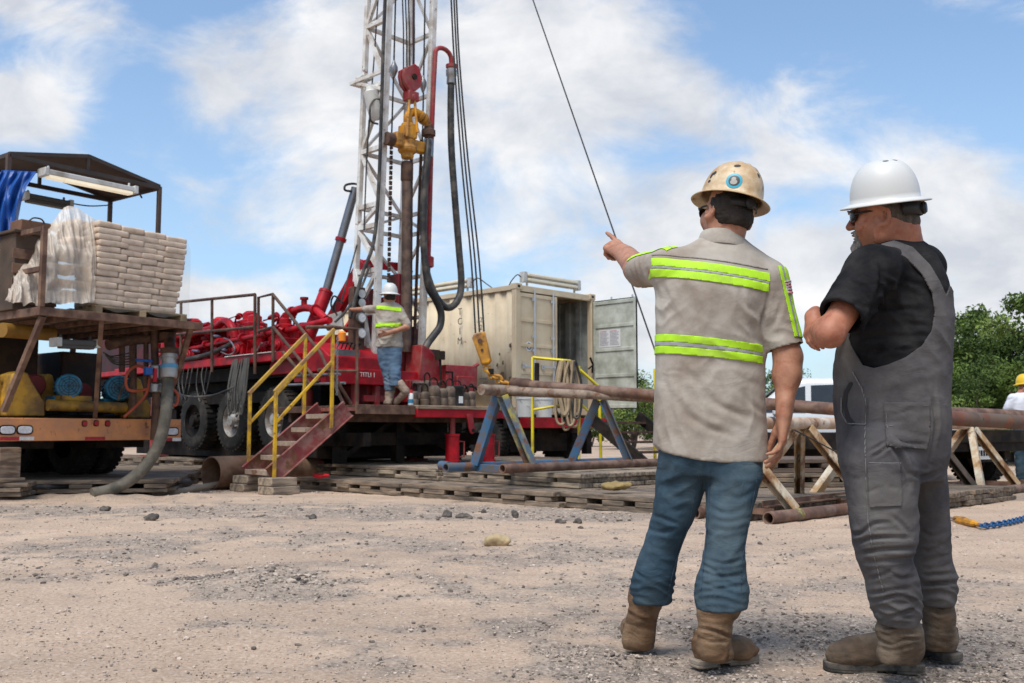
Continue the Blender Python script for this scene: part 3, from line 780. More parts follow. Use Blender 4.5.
    b = MB(); b.tube(crom([(.04, 4.1, 2.2), (-.02, 3.75, 2.1), (-.02, 3.6, 1.9), (.02, 3.9, 1.84), (.05, 4.3, 1.95)], 6), .012, 6); b.build('whip_hose', STEEL, t); b = MB(); b.tube([(.06, 3.0, 1.86), (.03, 2.8, 2.0)], .02, 6); b.build('hand_lever', STEEL, t)
    for (y, z) in ((4.55, 2.28), (5.3, 2.02), (4.3, 1.98)): b = MB(); b.tube([(.06, y, z), (.05, y - .25, z - .03)], .028, 8); b.build('grease_fitting', mat('violet_grey_metal', (.16, .15, .22), rough=.5, bump=.05), t)
    # lots of small valves, flanges and lines that make the machine read
    rng = random.Random(9)
    for k in range(64):
        b = MB(); y = 2.6 + rng.random() * 4.6; x = .12 + rng.random() * .5; z = 1.8 + rng.random() * .85
        kind = rng.random()
        if kind < .4: b.lathe((x, y, z), (rng.uniform(-1, 1), rng.uniform(-1, 1), rng.random()), [(.03, -.06), (.055, -.06), (.055, -.03), (.035, -.03), (.035, .04), (.06, .04), (.06, .07), (.02, .07)], 10); b.build('valve', RED, t)
        elif kind < .75: b.tube([(x, y, z), (x + .0, y + rng.uniform(-.5, .5), z + rng.uniform(-.1, .1)), (x + .02, y + rng.uniform(-.2, .2), 1.76)], .018, 8); b.build('oil_line', RED, t)
        else: b.lbox((x - .06, y - .06, z - .05), (x + .06, y + .06, z + .06)); b.build('valve_block', RED, t, bevel=.01)
    for (y, x, z, r, h) in ((2.95, .55, 1.76, .16, .80), (3.45, .35, 1.76, .13, .66), (4.05, .6, 1.76, .18, .98), (6.3, .2, 1.76, .14, .82), (6.75, .3, 1.76, .17, 1.02), (5.15, .3, 1.76, .12, .7), (4.75, .9, 1.76, .2, 1.15), (5.7, .8, 1.76, .2, 1.1), (7.0, .9, 1.76, .22, 1.2)):
        b = MB(); b.lathe((x, y, z), (0, 0, 1), [(r * 1.2, 0), (r * 1.2, .05), (r, .06), (r, h * .7), (r * 1.25, h * .72), (r * 1.25, h * .8), (r * .7, h * .84), (r * .7, h * .95), (r * .4, h), (0, h)], 16); b.build('pump_cylinder', RED, t)
    for (y, x, z, sx, sy, sz) in ((3.75, .25, 1.95, .3, .35, .35), (4.6, .35, 2.0, .3, .4, .5), (2.45, .3, 1.93, .35, .3, .3), (5.5, .15, 1.9, .2, .5, .28), (6.9, .5, 2.2, .4, .5, .5)):
        b = MB(); b.box((x, y, z), (sx, sy, sz)); b.lathe((x - sx / 2, y, z), (-1, 0, 0), [(sy * .34, 0), (sy * .34, .03), (sy * .2, .035), (sy * .2, .07), (0, .07)], 14); b.build('gear_housing', RED, t, bevel=.02)
    b = MB(); b.lbox((.45, 7.3, 1.74), (2.2, 10.6, 2.75)); b.lbox((.6, 6.9, 1.74), (.9, 7.3, 2.95)); b.build('engine_cowling', mat('dark_cowling', (.085, .006, .009), rough=.6, var=.3, vs=3, dirt=(.03, .012, .012), da=.5, bump=.1), t, bevel=.04)
    # --- drum guard and hoist near the mast
    b = MB(); b.prism([(2.75, 1.76), (.95, 1.76), (.95, 1.98), (1.35, 2.22), (2.55, 2.22)], (.12, 0, 0), (0, 1, 0), (0, 0, 1), (1.1, 0, 0)); b.build('drum_guard', RED, t, bevel=.012)
    b = MB(); p0, p1, p2, p3 = ona(326, 329, .6), ona(343, 327, .6), ona(341, 311, .9), ona(328, 315, .9)
    b.raw([p0, p1, p2, p3] + [p + np.array([.03, 0, -.03]) for p in (p0, p1, p2, p3)], [(0, 1, 2, 3), (7, 6, 5, 4), (0, 4, 5, 1), (1, 5, 6, 2), (2, 6, 7, 3), (3, 7, 4, 0)]); b.build('sloped_cover', mat('dusty_grey_plate', (.22, .21, .19), rough=.6, var=.2, bump=.1), t)
    # cross beam and lower front of the machine
    b = MB(); b.lbox((.0, .86, 1.56), (2.62, 1.0, 1.80)); b.lbox((.0, 1.0, 1.60), (2.6, 1.75, 1.72)); b.build('cross_beam', RED, t, bevel=.01)
    q = onb(368, 375, .85); lettering('TITLI 1', .10, WTXT, t, (q[0], .856, q[2]), (math.pi / 2, 0, 0), 'beam_lettering')
    b = MB()
    for px in (357, 378, 408, 425):
        x = onb(px, 390, .9)[0]; b.lbox((x - .045, .9, ZF), (x + .045, 1.0, 1.57))
    b.lbox((.75, .92, 1.30), (1.65, 1.02, 1.40)); b.lbox((.9, 1.05, ZF), (2.2, 1.7, 1.58)); b.build('machine_base', RED_D, t, bevel=.008)
    x0 = onb(411, 390, .7)[0]; b = MB(); b.lbox((x0, .72, 1.30), (x0 + .95, 1.4, 1.66)); b.lbox((x0 + .7, .65, 1.52), (x0 + 1.38, 1.35, 1.93)); b.prism([(x0 + .25, 1.66), (x0 + .72, 1.66), (x0 + .72, 1.93), (x0 + .45, 2.2), (x0 + .3, 2.25)], (0, .8, 0), (1, 0, 0), (0, 0, 1), (0, .4, 0)); b.lbox((x0 + 1.28, .68, ZF), (x0 + 1.36, .76, 1.55)); b.lbox((x0 + .9, .62, 1.40), (x0 + 1.3, .66, 1.75))
    b.build('table_housing', RED_D, t, bevel=.012)
    q = onb(419, 372, .68); b = MB(); b.lathe((q[0], .64, 1.36), (0, 0, 1), [(.05, 0), (.05, .22), (.13, .24), (.13, .27), (0, .27)], 14); b.build('breather_cap', mat('dull_metal_pink', (.34, .26, .23), rough=.6, bump=.1), t)
    b = MB(); b.tube([onb(460, 373, .75), onb(470, 369, .7), onb(478.5, 364, .65)], .03, 8); b.build('tong_lever', RED_D, t)
    b = MB(); b.tube([onb(440, 352, .7), onb(441, 385, .7)], .02, 8); b.lbox(onb(440, 356, .7) - .06, onb(440, 356, .7) + [.06, .06, .08]); b.tube([onb(446, 372, .66), onb(452, 372, .66), onb(452, 386, .66)], .022, 8); b.build('hydraulic_fitting', DARK, t)
    # control stand with gauges, valve bank
    c0, c1 = onb(352, 343, 1.25), onb(363.5, 288, 1.25)
    b = MB(); b.lbox((c0[0] - .02, 1.2, 1.7), (c1[0], 1.34, c1[2])); cs = b.build('control_stand', RUST_D, t, bevel=.008)
    for py in (294, 303, 318, 333.5):
        q = onb(360.5, py, 1.19); g = MB(); g.lathe((q[0], 1.20, q[2]), (0, -1, 0), [(.085, 0), (.085, .05), (.07, .055), (0, .055)], 20); gg = g.build('gauge', DARK if py < 310 else STEEL, cs)
        f = MB(); f.lathe((q[0], 1.144, q[2]), (0, -1, 0), [(.068, 0), (.068, .003), (0, .003)], 20); f.tube([(q[0], 1.139, q[2]), (q[0] + .03, 1.139, q[2] + .035)], .004, 4); f.build('dial', GAUGE if py > 310 else LAMPCASE, gg)
    q = onb(346, 351, 1.0); b = MB(); b.lbox((q[0] - .2, .98, q[2] - .1), (q[0] + .25, 1.2, q[2] + .02)); vb = b.build('valve_bank', mat('valve_grey', (.14, .14, .14), rough=.5, var=.3, bump=.1), t, bevel=.008)
    for k in range(6): b = MB(); x = q[0] - .17 + .075 * k; b.tube([(x, 1.0, q[2] + .02), (x, .93, q[2] + .12)], .011, 6); b.lathe((x, .93, q[2] + .12), (0, -.5, 1), [(0, -.02), (.022, -.01), (.022, .01), (0, .02)], 8); b.build('valve_lever', DARK, vb)
    q = onb(342, 341, 1.0); b = MB(); b.lathe(q, (0, 0, 1), [(.06, 0), (.06, .12), (.03, .15), (0, .15)], 12); b.build('orange_beacon', mat('orange_lens', (.75, .22, .01), rough=.3, bump=0), t)
    # --- guard rails of dark tube
    def rail(name, segs, r=.024, m_=RUST_D):
        b = MB()
        for s in segs: b.tube(s, r, 8)
        return b.build(name, m_, t)
    A = -.08
    g = lambda px, py: ona(px, py, A)
    rail('guard_rail', [[g(166, 303.5), g(255, 294.5)], [g(255, 294.5), g(255, 374)], [g(181, 302), g(181, 372)], [g(166, 335.5), g(255, 327)], [g(212, 298.5), g(212, 372)]], .027)
    rail('stair_rail', [[g(258.5, 334), g(258.5, 297.5), g(272.5, 294), g(320, 352), g(344, 405)], [g(273, 294), g(273, 362)], [g(259, 331), g(273, 327), g(318, 382)], [g(283, 352), g(310, 384)]], .026)
    x1 = onb(332, 327, .35)
    rail('floor_rail', [[onb(306, 327, .3), onb(332, 327, .3), onb(357, 329, .3), onb(357, 371, .3), onb(331, 371, .3), onb(318, 370, .3)], [onb(357, 371, .3), (onb(357, 371, .3)[0], .3, ZF)], [onb(331, 371, .3), onb(351, 404, .3)]], .026, RUST)
    rail('floor_strut', [[ona(285, 385, .0), ona(345, 383, .0)], [ona(290, 376, .0), ona(340, 374, .0)]], .02, STEEL)
    # --- raising ram and A frame
    b = MB(); r0, r1, r2 = onb(307, 340, 2.4), onb(326, 292, 2.4), onb(355.5, 188, 2.1); b.cyl(r0 - (r1 - r0) * .5, r1, .115, 18); b.lathe(r1, r1 - r0, [(.122, -.03), (.122, .02), (.08, .03)], 18); rm = b.build('raising_ram', RED, t)
    b = MB(); b.cyl(r1, r2, .072, 18); b.build('ram_rod', CHROME, rm); b = MB(); q = r1 + (r2 - r1) * .5; b.lathe(q, r2 - r1, [(.096, -.03), (.096, .03)], 18); b.build('ram_collar', RED, rm)
    b = MB(); b.tube(crom([r2, onb(352, 191, 2.1), onb(345, 190, 2.1), onb(346, 185, 2.1), onb(356, 184, 2.1), onb(360, 190, 2.0), onb(361, 204, 1.8)], 6), .02, 8); b.build('ram_hose', HOSE, rm)
    b = MB()
    b.beam(onb(364, 262, 1.9), onb(332, 320, 2.6), .13, .2); b.beam(onb(345, 331, 1.5), onb(366, 300, 1.5), .06, .1); b.beam(onb(352, 343, 1.5), onb(370, 310, 1.6), .06, .1); b.beam((2.35, 1.9, 3.7), (2.35, 3.4, 1.8), .13, .2); b.beam(onb(364, 264, 1.9), (2.35, 1.9, 3.7), .1, .14)
    b.build('mast_support', RED, t, bevel=.01)
    b = MB()
    b.tube(crom([onb(340, 300, 1.7), onb(334, 296, 1.7), onb(331, 303, 1.8), onb(333, 312, 1.8)], 6), .015, 6); b.tube(crom([onb(343, 303, 1.7), onb(337, 300, 1.7), onb(334, 308, 1.8), onb(338, 317, 1.8)], 6), .015, 6); b.tube([onb(357, 245, 1.6), onb(341, 303, 1.6)], .013, 6); b.tube(crom([onb(370, 265, 1.3), onb(360, 290, 1.3), onb(345, 312, 1.2), onb(335, 322, 1.2)], 5), .02, 6); b.build('control_hoses', HOSE, t)
    b = MB()
    b.lbox((1.66, 1.25, 1.5), (1.92, 1.55, 3.45)); b.lbox((1.3, 1.6, 1.6), (1.45, 1.75, 3.2)); b.lbox((2.05, 1.3, 1.6), (2.25, 1.5, 2.6)); b.beam((1.2, 1.7, 2.9), (1.9, 1.7, 3.1), .1, .12); b.lbox((2.15, 1.0, 1.5), (2.35, 1.2, 2.2)); b.build('kelly_guide', mat('deep_red', (.20, .012, .018), rough=.5, var=.3, vs=4, dirt=(.05, .015, .015), da=.5, ds=3, bump=.1), t, bevel=.008)
    # --- mast
    HM = 13.2; lean = lambda z: (z - 1.5) * .034
    base = {'fl': (1.10, 1.155), 'fr': (2.05, 1.155), 'bl': (1.08, 1.74), 'br': (2.03, 1.78)}
    C = lambda k, z: np.array([base[k][0] + lean(z), base[k][1], z])
    b = MB()
    mast = None
    for k in ('fl', 'fr', 'bl', 'br'):
        c = MB(); w_ = .105 if k[0] == 'f' else .085
        z0 = 1.6 if k != 'bl' else 3.3
        if k == 'bl': c.beam(C('bl', 3.5), C('fl', 1.9) + [-.02, .09, 0], .10, .10, (0, 1, 0))
        c.beam(C(k, z0), C(k, HM), w_, w_ * .9, (0, 1, 0))
        if mast is None: mast = c.build('mast', WHITE, t, bevel=.012)
        else: c.build('chord', WHITE, mast, bevel=.01)
    lev = [2.05, 2.75, 3.45, 4.2, 4.55, 5.5, 6.6, 7.7, 8.8, 9.9, 11, 12.1, 13.1]
    for z in lev:
        c = MB()
        c.beam(C('fl', z), C('bl', z), .075, .075); c.beam(C('bl', z), C('br', z), .06, .06); c.beam(C('fr', z), C('br', z), .06, .06)
        c.build('strut', WHITE, mast)
    for i in range(len(lev) - 1):
        z0, z1 = lev[i], lev[i + 1]
        c = MB(); a_, b_ = ('fl', 'bl') if i % 2 == 0 else ('bl', 'fl')
        c.beam(C(a_, z0), C(b_, z1), .06, .06); c.beam(C('fr' if i % 2 else 'br', z0), C('br' if i % 2 else 'fr', z1), .045, .045); c.beam(C('bl' if i % 2 else 'br', z0), C('br' if i % 2 else 'bl', z1), .045, .045)
        c.build('brace', WHITE, mast)
    c = MB(); zt = onb(362, 84, 1.72)[2]
    c.lbox(C('bl', zt) + [-.22, -.05, -.03], C('bl', zt) + [.35, .12, .03]); c.beam(C('bl', zt) + [-.2, 0, 0], C('fl', zt) + [0, 0, .12], .05, .06); c.beam(C('bl', zt) + [-.2, .05, 0], C('fl', zt - .22), .05, .06); c.lbox(C('bl', zt + .1) + [-.12, -.08, 0], C('bl', zt + .1) + [.12, .1, .04]); c.build('mast_bracket', WHITE, mast, bevel=.006)
    c = MB(); lp = onb(370, 90, 1.3); lq = onb(376, 119, 1.3); c.lathe(lp, lq - lp, [(.05, -.06), (.07, 0), (.115, .02), (.115, .32), (.10, .45), (.06, .5), (0, .5)], 18); lm = c.build('mast_lamp', mat('pale_lamp_body', (.62, .61, .57), rough=.45, var=.06, bump=.03), mast)
    c = MB(); c.tube(crom([onb(381, 99, 1.2), onb(374, 100, 1.2), onb(370, 108, 1.2), onb(371, 121, 1.2), onb(378, 124, 1.2)], 6), .018, 8); c.build('lamp_cable', HOSE, lm)
    c = MB(); c.tube(crom([C('fl', HM) + [-.10, -.06, 0], onb(385, 2, 1.07), onb(382, 90, 1.07), onb(379, 180, 1.07), onb(374, 240, 1.07), onb(362, 275, 1.1), onb(350, 318, 1.1)], 8), .03, 8); c.build('mast_cable', HOSE, mast)
    c = MB(); c.tube([onb(378, 0, 1.5), onb(374, 60, 1.5), onb(367, 150, 1.5), onb(364, 230, 1.5)], .012, 6); c.tube([onb(369, 120, 1.5), onb(366, 175, 1.5)], .012, 6); c.build('tag_line', WIRE, mast)
    c = MB(); c.lbox(C('fl', HM) + [-.15, -.2, 0], C('br', HM) + [.15, .2, .25]);
    for x in (.1, .4, .7): c.lathe(C('fl', HM + .3) + [x, .2, 0], (1, 0, 0), [(.05, 0), (.24, 0), (.24, .06), (.05, .06)], 20)
    c.build('crown_block', RED_D, mast)
    # standpipe and gooseneck
    b = MB(); k = 1.05
    b.tube(crom([onb(428, 272, k), onb(429.5, 220, k), onb(431, 160, k), onb(433, 100, k), onb(435.2, 56, k)], 3)[:-1].tolist() + crom([onb(435.2, 56, k), onb(436, 50.5, k), onb(440, 48, k), onb(446, 50, k), onb(450.5, 56, k), onb(451.5, 66, k)], 5).tolist(), .040, 14)
    b.lathe(onb(451.5, 66, k), onb(451.5, 70, k) - onb(451.5, 66, k), [(.055, -.02), (.10, -.02), (.10, .03), (.06, .03)], 16); b.lathe(onb(428.5, 262, k), (0, 0, 1), [(.05, -.1), (.09, -.08), (.09, .08), (.05, .1)], 14)
    b.build('standpipe', RED_D, t)
    # drive chain lines and drilling lines inside the mast
    b = MB()
    b.tube([onb(395.5, 0, 1.3), onb(394, 60, 1.3), onb(391.5, 140, 1.3)], .014, 6); b.tube([onb(425, 0, 1.3), onb(424, 60, 1.3), onb(422.5, 140, 1.3)], .014, 6); b.build('pulldown_cable', WIRE, t)
    for (x, y) in ((394, 70), (423, 85)):
        b = MB(); q = onb(x, y, 1.3); b.lathe(q, (0, 0, 1), [(.015, .17), (.03, .12), (.065, .05), (.065, -.02), (.03, -.10), (.015, -.14)], 12); b.build('cable_socket', STEEL, t)
    for (xa, ya, xb, yb) in ((391.5, 140, 388.5, 288), (421.5, 140, 414, 352), (411.5, 150, 410.5, 345)):
        b = MB(); p0, p1 = onb(xa, ya, 1.3), onb(xb, yb, 1.3)
        if xa > 400: b.cyl(p0, p1, .028, 10); b.build('hanging_rod', RUST_D, t); continue
        n = int(np.linalg.norm(p1 - p0) / .085)
        for k in range(n):
            q = p0 + (p1 - p0) * (k + .5) / n; b.lbox(q - [.026, .012, .034], q + [.026, .012, .034]) if k % 2 == 0 else b.lbox(q - [.014, .03, .030], q + [.014, .03, .030])
        b.build('drive_chain', RUST_D, t)
    # the carrier deck and what stands on it sit higher than the drum frame
    for o in t.children:
        n = o.name.split('.')[0]
        if n in ('deck', 'deck_edge_strip', 'hanging_hoses'): o.location.z += .33
        elif n in ('pump_housing', 'cylinder_bank', 'discharge_piping', 'suction_hose', 'whip_hose', 'hand_lever', 'grease_fitting', 'valve', 'oil_line', 'valve_block', 'pump_cylinder', 'gear_housing', 'engine_cowling'): o.scale.z = .84; o.location.z += .61
    return t
rig = build_rig()

# ------------------------------------------------------------------ what hangs in the mast
def build_hanging():
    k = 1.06; W = lambda px, py, b=k: RW(*onb(px, py, b))
    t = thing('travelling_block', 'red travelling block with sheaves hanging in the mast on wire lines', 'pulley block', W(410, 102), ANG)
    b = MB(); o = onb(410, 102, k); L_ = lambda px, py, dy=0.0: onb(px, py, k) - o + np.array([0, dy, 0])
    prof = [(401, 70), (408, 66.5), (412, 65), (416, 68), (419.5, 80), (418, 88), (413, 92), (407, 92), (402, 84), (400.5, 76)]
    for d in (-.085, .015):
        pts = [L_(x, y) for x, y in prof]; b.prism([(p[0], p[2]) for p in pts], (0, d, 0), (1, 0, 0), (0, 0, 1), (0, .07, 0))
    b.build('side_plates', RED_D, t, bevel=.012)
    b = MB(); b.lathe(L_(411, 78, -.11), (0, 1, 0), [(0, 0), (.05, 0), (.05, .22), (0, .22)], 14); b.lathe(L_(410, 78, -.005), (0, 1, 0), [(.19, -.006), (.19, .006)], 20); b.build('sheave_pin', DARK, t)
    b = MB(); q = L_(411, 92); b.lbox(q + [-.11, -.09, -.17], q + [.11, .09, 0]); b.lathe(q + [0, -.1, -.10], (0, 1, 0), [(0, 0), (.05, 0), (.05, .2), (0, .2)], 12); b.build('hook', RED_D, t, bevel=.02)
    b = MB()
    for x0, x1 in ((402.5, 403.5), (405.5, 407), (408.5, 409.5), (413.5, 414)): b.tube([L_(x1, 70), L_(x0 + 1, 30), np.append(L_(x0, 0)[:2], L_(x0, 0)[2])], .012, 6); b.tube([L_(x0, 0), L_(x0, 0) + [.12, 0, 5.0]], .012, 6)
    b.build('drilling_lines', WIRE, t); b = MB(); b.tube([L_(415.3, 66, .05), L_(415.6, 0, .05), L_(415.6, 0, .05) + [.15, 0, 5]], .022, 8); b.build('dead_line', mat('red_brown_line', (.12, .02, .02), rough=.6, bump=.1), t)
    # swivel and its bails
    o = onb(405, 160, k); s = thing('swivel', 'yellow swivel with curved gooseneck and cross bar hanging below the red block', 'swivel', RW(*o), ANG)
    L_ = lambda px, py, dy=0.0: onb(px, py, k) - o + np.array([0, dy, 0])
    b = MB(); c0, c1 = L_(407.5, 140), L_(408.5, 124); b.cyl(c0, c1, .12, 20); b.lathe(c0, (0, 0, -1), [(.12, 0), (.12, .04), (.12, .10), (.16, .12), (.16, .2), (.11, .24), (.10, .32), (.0, .32)], 20); b.lbox(L_(408, 132) + [-.13, -.11, -.12], L_(408, 132) + [.12, .11, .1]); b.build('swivel_body', YELH, s, bevel=.02)
    b = MB(); a, c = L_(393, 140), L_(424.5, 149); b.beam(a + [0, 0, .0], c, .13, .20); b.beam(a + [.0, -.02, .02], a + (c - a) * .2 + [0, -.02, .02], .17, .24); b.build('cross_bar', YELH, s, bevel=.025)
    b = MB(); b.lathe(a + [-.07, 0, 0], a - c, [(.08, -.06), (.11, -.06), (.11, .07), (.05, .07)], 14); b.build('cross_bar_end', RUST_D, s)
    b = MB(); b.tube(crom([L_(409, 125), L_(408, 117), L_(411.5, 112.5), L_(417, 113), L_(421, 117), L_(426, 121), L_(428.3, 126)], 6), .072, 14)
    for p in (L_(420, 116.2), L_(423.5, 119)): b.lathe(p, L_(426, 121) - L_(420, 116), [(.07, -.025), (.10, -.025), (.10, .025), (.07, .025)], 14)
    b.build('gooseneck', YELH, s)
    b = MB(); b.lathe(L_(428.5, 126), (0, 0, -1), [(.07, -.03), (.08, .05), (.12, .08), (.12, .17), (.07, .18), (.07, .3), (.05, .3)], 14); b.build('hose_union', RUST_D, s)
    for (xa, ya, xb, yb) in ((408, 95, 402.5, 138), (412.5, 96, 413, 134)): b = MB(); b.tube(crom([L_(xa, ya, -.05), L_((xa + xb) / 2 - .3, (ya + yb) / 2, -.09), L_(xb, yb, -.12)], 5), .024, 10); b.build('bail', YELH, s)
    # kelly below it
    o = onb(406, 352, 1.25); d = thing('drill_pipe', 'brown greasy drill pipe hanging below the yellow swivel', 'drill pipe', RW(*o), ANG)
    L_ = lambda px, py: onb(px, py, 1.1) - o
    b = MB(); b.cyl(L_(405.8, 352), L_(406.8, 180), .082, 18); b.build('pipe_body', mat('greasy_pipe', (.075, .045, .033), rough=.45, var=.3, vs=6, dirt=(.16, .10, .07), da=.4, ds=5, bump=.2, bs=60, metal=.2), d)
    b = MB(); b.lathe(L_(406.8, 182), L_(407.2, 162) - L_(406.8, 182), [(.08, 0), (.105, .03), (.105, .30), (.085, .34)], 18); b.build('tool_joint', RUST_D, d)
    # rotary hose
    k2 = .95; W2 = lambda px, py, b=k2: RW(*onb(px, py, b))
    b = MB(); b.tube(crom([W2(451.3, 72), W2(450.8, 110), W2(451.5, 150), W2(455, 200), W2(459, 250), W2(461.3, 280), W2(459.5, 296), W2(453, 306), W2(445, 307), W2(437, 298), W2(430, 283), W2(425, 262), W2(423.3, 225), W2(424.5, 190), W2(427.5, 155), RW(*onb(428.5, 138, k))], 6), .060, 14)
    hs = b.build('rotary_hose', HOSE, None); tag(hs, 'thick black rotary hose looping down from the red standpipe', 'hose')
    b = MB(); b.lathe(W2(451.4, 69), (0, 0, -1), [(.07, 0), (.095, .02), (.095, .12), (.08, .14), (.085, .26), (.075, .27)], 16); b.build('hose_coupling', STEEL, hs, world=True); b = MB(); b.lathe(RW(*onb(428.5, 140, k)), (0, 0, -1), [(.07, -.02), (.085, 0), (.085, .3), (.07, .3)], 14); b.build('hose_coupling', STEEL, hs, world=True)
    b = MB(); b.tube(crom([W2(425.5, 268), W2(429, 288), W2(436, 300), W2(441, 313), W2(440, 326), W2(434, 335), W2(428, 343), W2(424, 352), W2(421, 366, 1.2)], 6), .062, 12)
    tag(b.build('mud_hose', MATS['black_hose'], None), 'brown black mud hose curving beside the foot of the mast', 'hose')
    # yellow hook block on three winch lines
    Wk = lambda px, py, Y=12.4: P(px, py, Y)
    t = thing('hook_block', 'yellow crane hook block hanging on three lines before the container', 'hook block', Wk(483, 366))
    b = MB(); dp = np.array([0, .2, 0])
    pr = [(474, 333.5), (485, 331.2), (488, 344), (491.5, 360), (489, 363.5), (481.5, 364.5), (477, 352), (472, 338)]
    a_ = [Wk(x, y, 12.34) for x, y in pr]; n = len(a_); b.raw(a_ + [p + dp for p in a_], [tuple(range(n - 1, -1, -1)), tuple(range(n, 2 * n))] + [(i, (i + 1) % n, n + (i + 1) % n, n + i) for i in range(n)]); b.build('block_cheeks', YELH, t, world=True, bevel=.02)
    b = MB(); b.lathe(Wk(480, 341, 12.32), (0, 1, 0), [(0, 0), (.03, 0), (.03, .24), (0, .24)], 10); b.lathe(Wk(482, 350, 12.325), (0, 1, 0), [(0, 0), (.018, 0), (.018, .24), (0, .24)], 10); b.build('block_pin', RUST_D, t, world=True)
    b = MB()
    for (xa, xb, yt) in ((451.2, 475.5, 333), (454, 479.5, 332), (456.4, 484, 331.5)):
        q = crom([Wk(xb, yt), Wk(xb - (xb - xa) * .18, 260), Wk(xa + (xb - xa) * .42, 160), Wk(xa + 3, 60), Wk(xa, 0)], 5); q = np.vstack([q, q[-1] + (q[-1] - q[-6]) / np.linalg.norm(q[-1] - q[-6]) * 4]); b.tube(q, .013, 6)
    b.build('winch_lines', WIRE, t, world=True)
    ch = [(485.5, 366.5), (487, 371), (489.5, 374.5), (493, 377), (497, 379), (501, 381.5), (505.5, 384)]
    for i, (x, y) in enumerate(ch[:-1]):
        p0, p1 = Wk(x, y), Wk(*ch[i + 1]); d, sd, u = frame(p1 - p0); l = MB(); ax = sd if i % 2 else u; r_ = .034; hl = np.linalg.norm(p1 - p0) * .62; mid = (p0 + p1) / 2
        pts = [mid + d * hl * math.cos(a) + ax * r_ * math.sin(a) for a in np.linspace(0, 2 * math.pi, 17)]; l.tube(pts, .015, 6, caps=False); l.build('chain_link', YELH, t, world=True)
    b = MB(); b.tube(crom([Wk(489, 366), Wk(490.5, 371), Wk(494, 375), Wk(500, 376.5), Wk(502, 380)], 5), .022, 8); b.tube(crom([Wk(504, 382), Wk(509, 384), Wk(511.5, 389), Wk(508.5, 392.5), Wk(504, 391)], 5), .026, 8); b.build('hook', YELH, t, world=True); b = MB(); b.lbox(Wk(491, 371.5) - .035, Wk(491, 371.5) + .035); b.build('shackle_nut', DARK, t, world=True, bevel=.008)
    # long guy line
    b = MB(); p0, p1 = P(533, 0, 13.5), P(659, 362, 10.6); d = unit(p0 - p1); b.tube([p1, p1 + (p0 - p1) * .5, p0, p0 + d * 6], .010, 6)
    tag(b.build('guy_line', WIRE, None), 'thin dark guy line running slantwise across the sky', 'cable')
build_hanging()
# ================================================================== pump trailer on the left
O_T = np.array([-5.47, 11.5, 0.0]); TA = math.atan2(.795, .606)
EX, EN = np.array([.606, .795, 0]), np.array([-.795, .606, 0])
def TL(q): q = np.asarray(q, float) - O_T; return np.array([q @ EX, q @ EN, q[2]])
def ont(px, py, n):
    d = ray(px, py); c = np.array([0, 0, HC]); t = (n - (c - O_T) @ EN) / (d @ EN); return TL(c + d * t)
def TW(x, y, z): return O_T + EX * x + EN * y + np.array([0, 0, z])
ORANGE = mat('faded_orange', (.62, .25, .085), rough=.55, var=.14, vs=6, dirt=(.44, .20, .10), da=.5, ds=5, rust=.16, rs=9, bump=.1, bs=60, soft=.2)
YELM = mat('machine_yellow', (.50, .27, .02), rough=.55, var=.15, vs=6, dirt=(.16, .09, .03), da=.45, ds=4, rust=.2, rs=7, bump=.12, bs=60, soft=.2)
BLUEM = mat('motor_blue', (.025, .21, .36), rough=.5, var=.15, vs=8, dirt=(.05, .14, .2), da=.35, ds=6, bump=.1)
TARP = mat('blue_tarp', (.012, .075, .30), rough=.45, var=.2, vs=7, bump=.25, bs=120, bd=.003)
SACK = mat('paper_sack', (.60, .46, .345), rough=.85, var=.12, vs=5, dirt=(.42, .32, .24), da=.4, ds=5, bump=.3, bs=50, bd=.006)
FILM = mat('clear_wrap', (.74, .68, .60), rough=.3, var=.15, vs=6, alpha=.62, bump=.35, bs=25, bd=.012, spec=.5)
PALW = mat('pallet_wood', (.36, .26, .15), rough=.9, var=.25, vs=6, dirt=(.2, .14, .08), da=.4, bump=.3, bs=60)
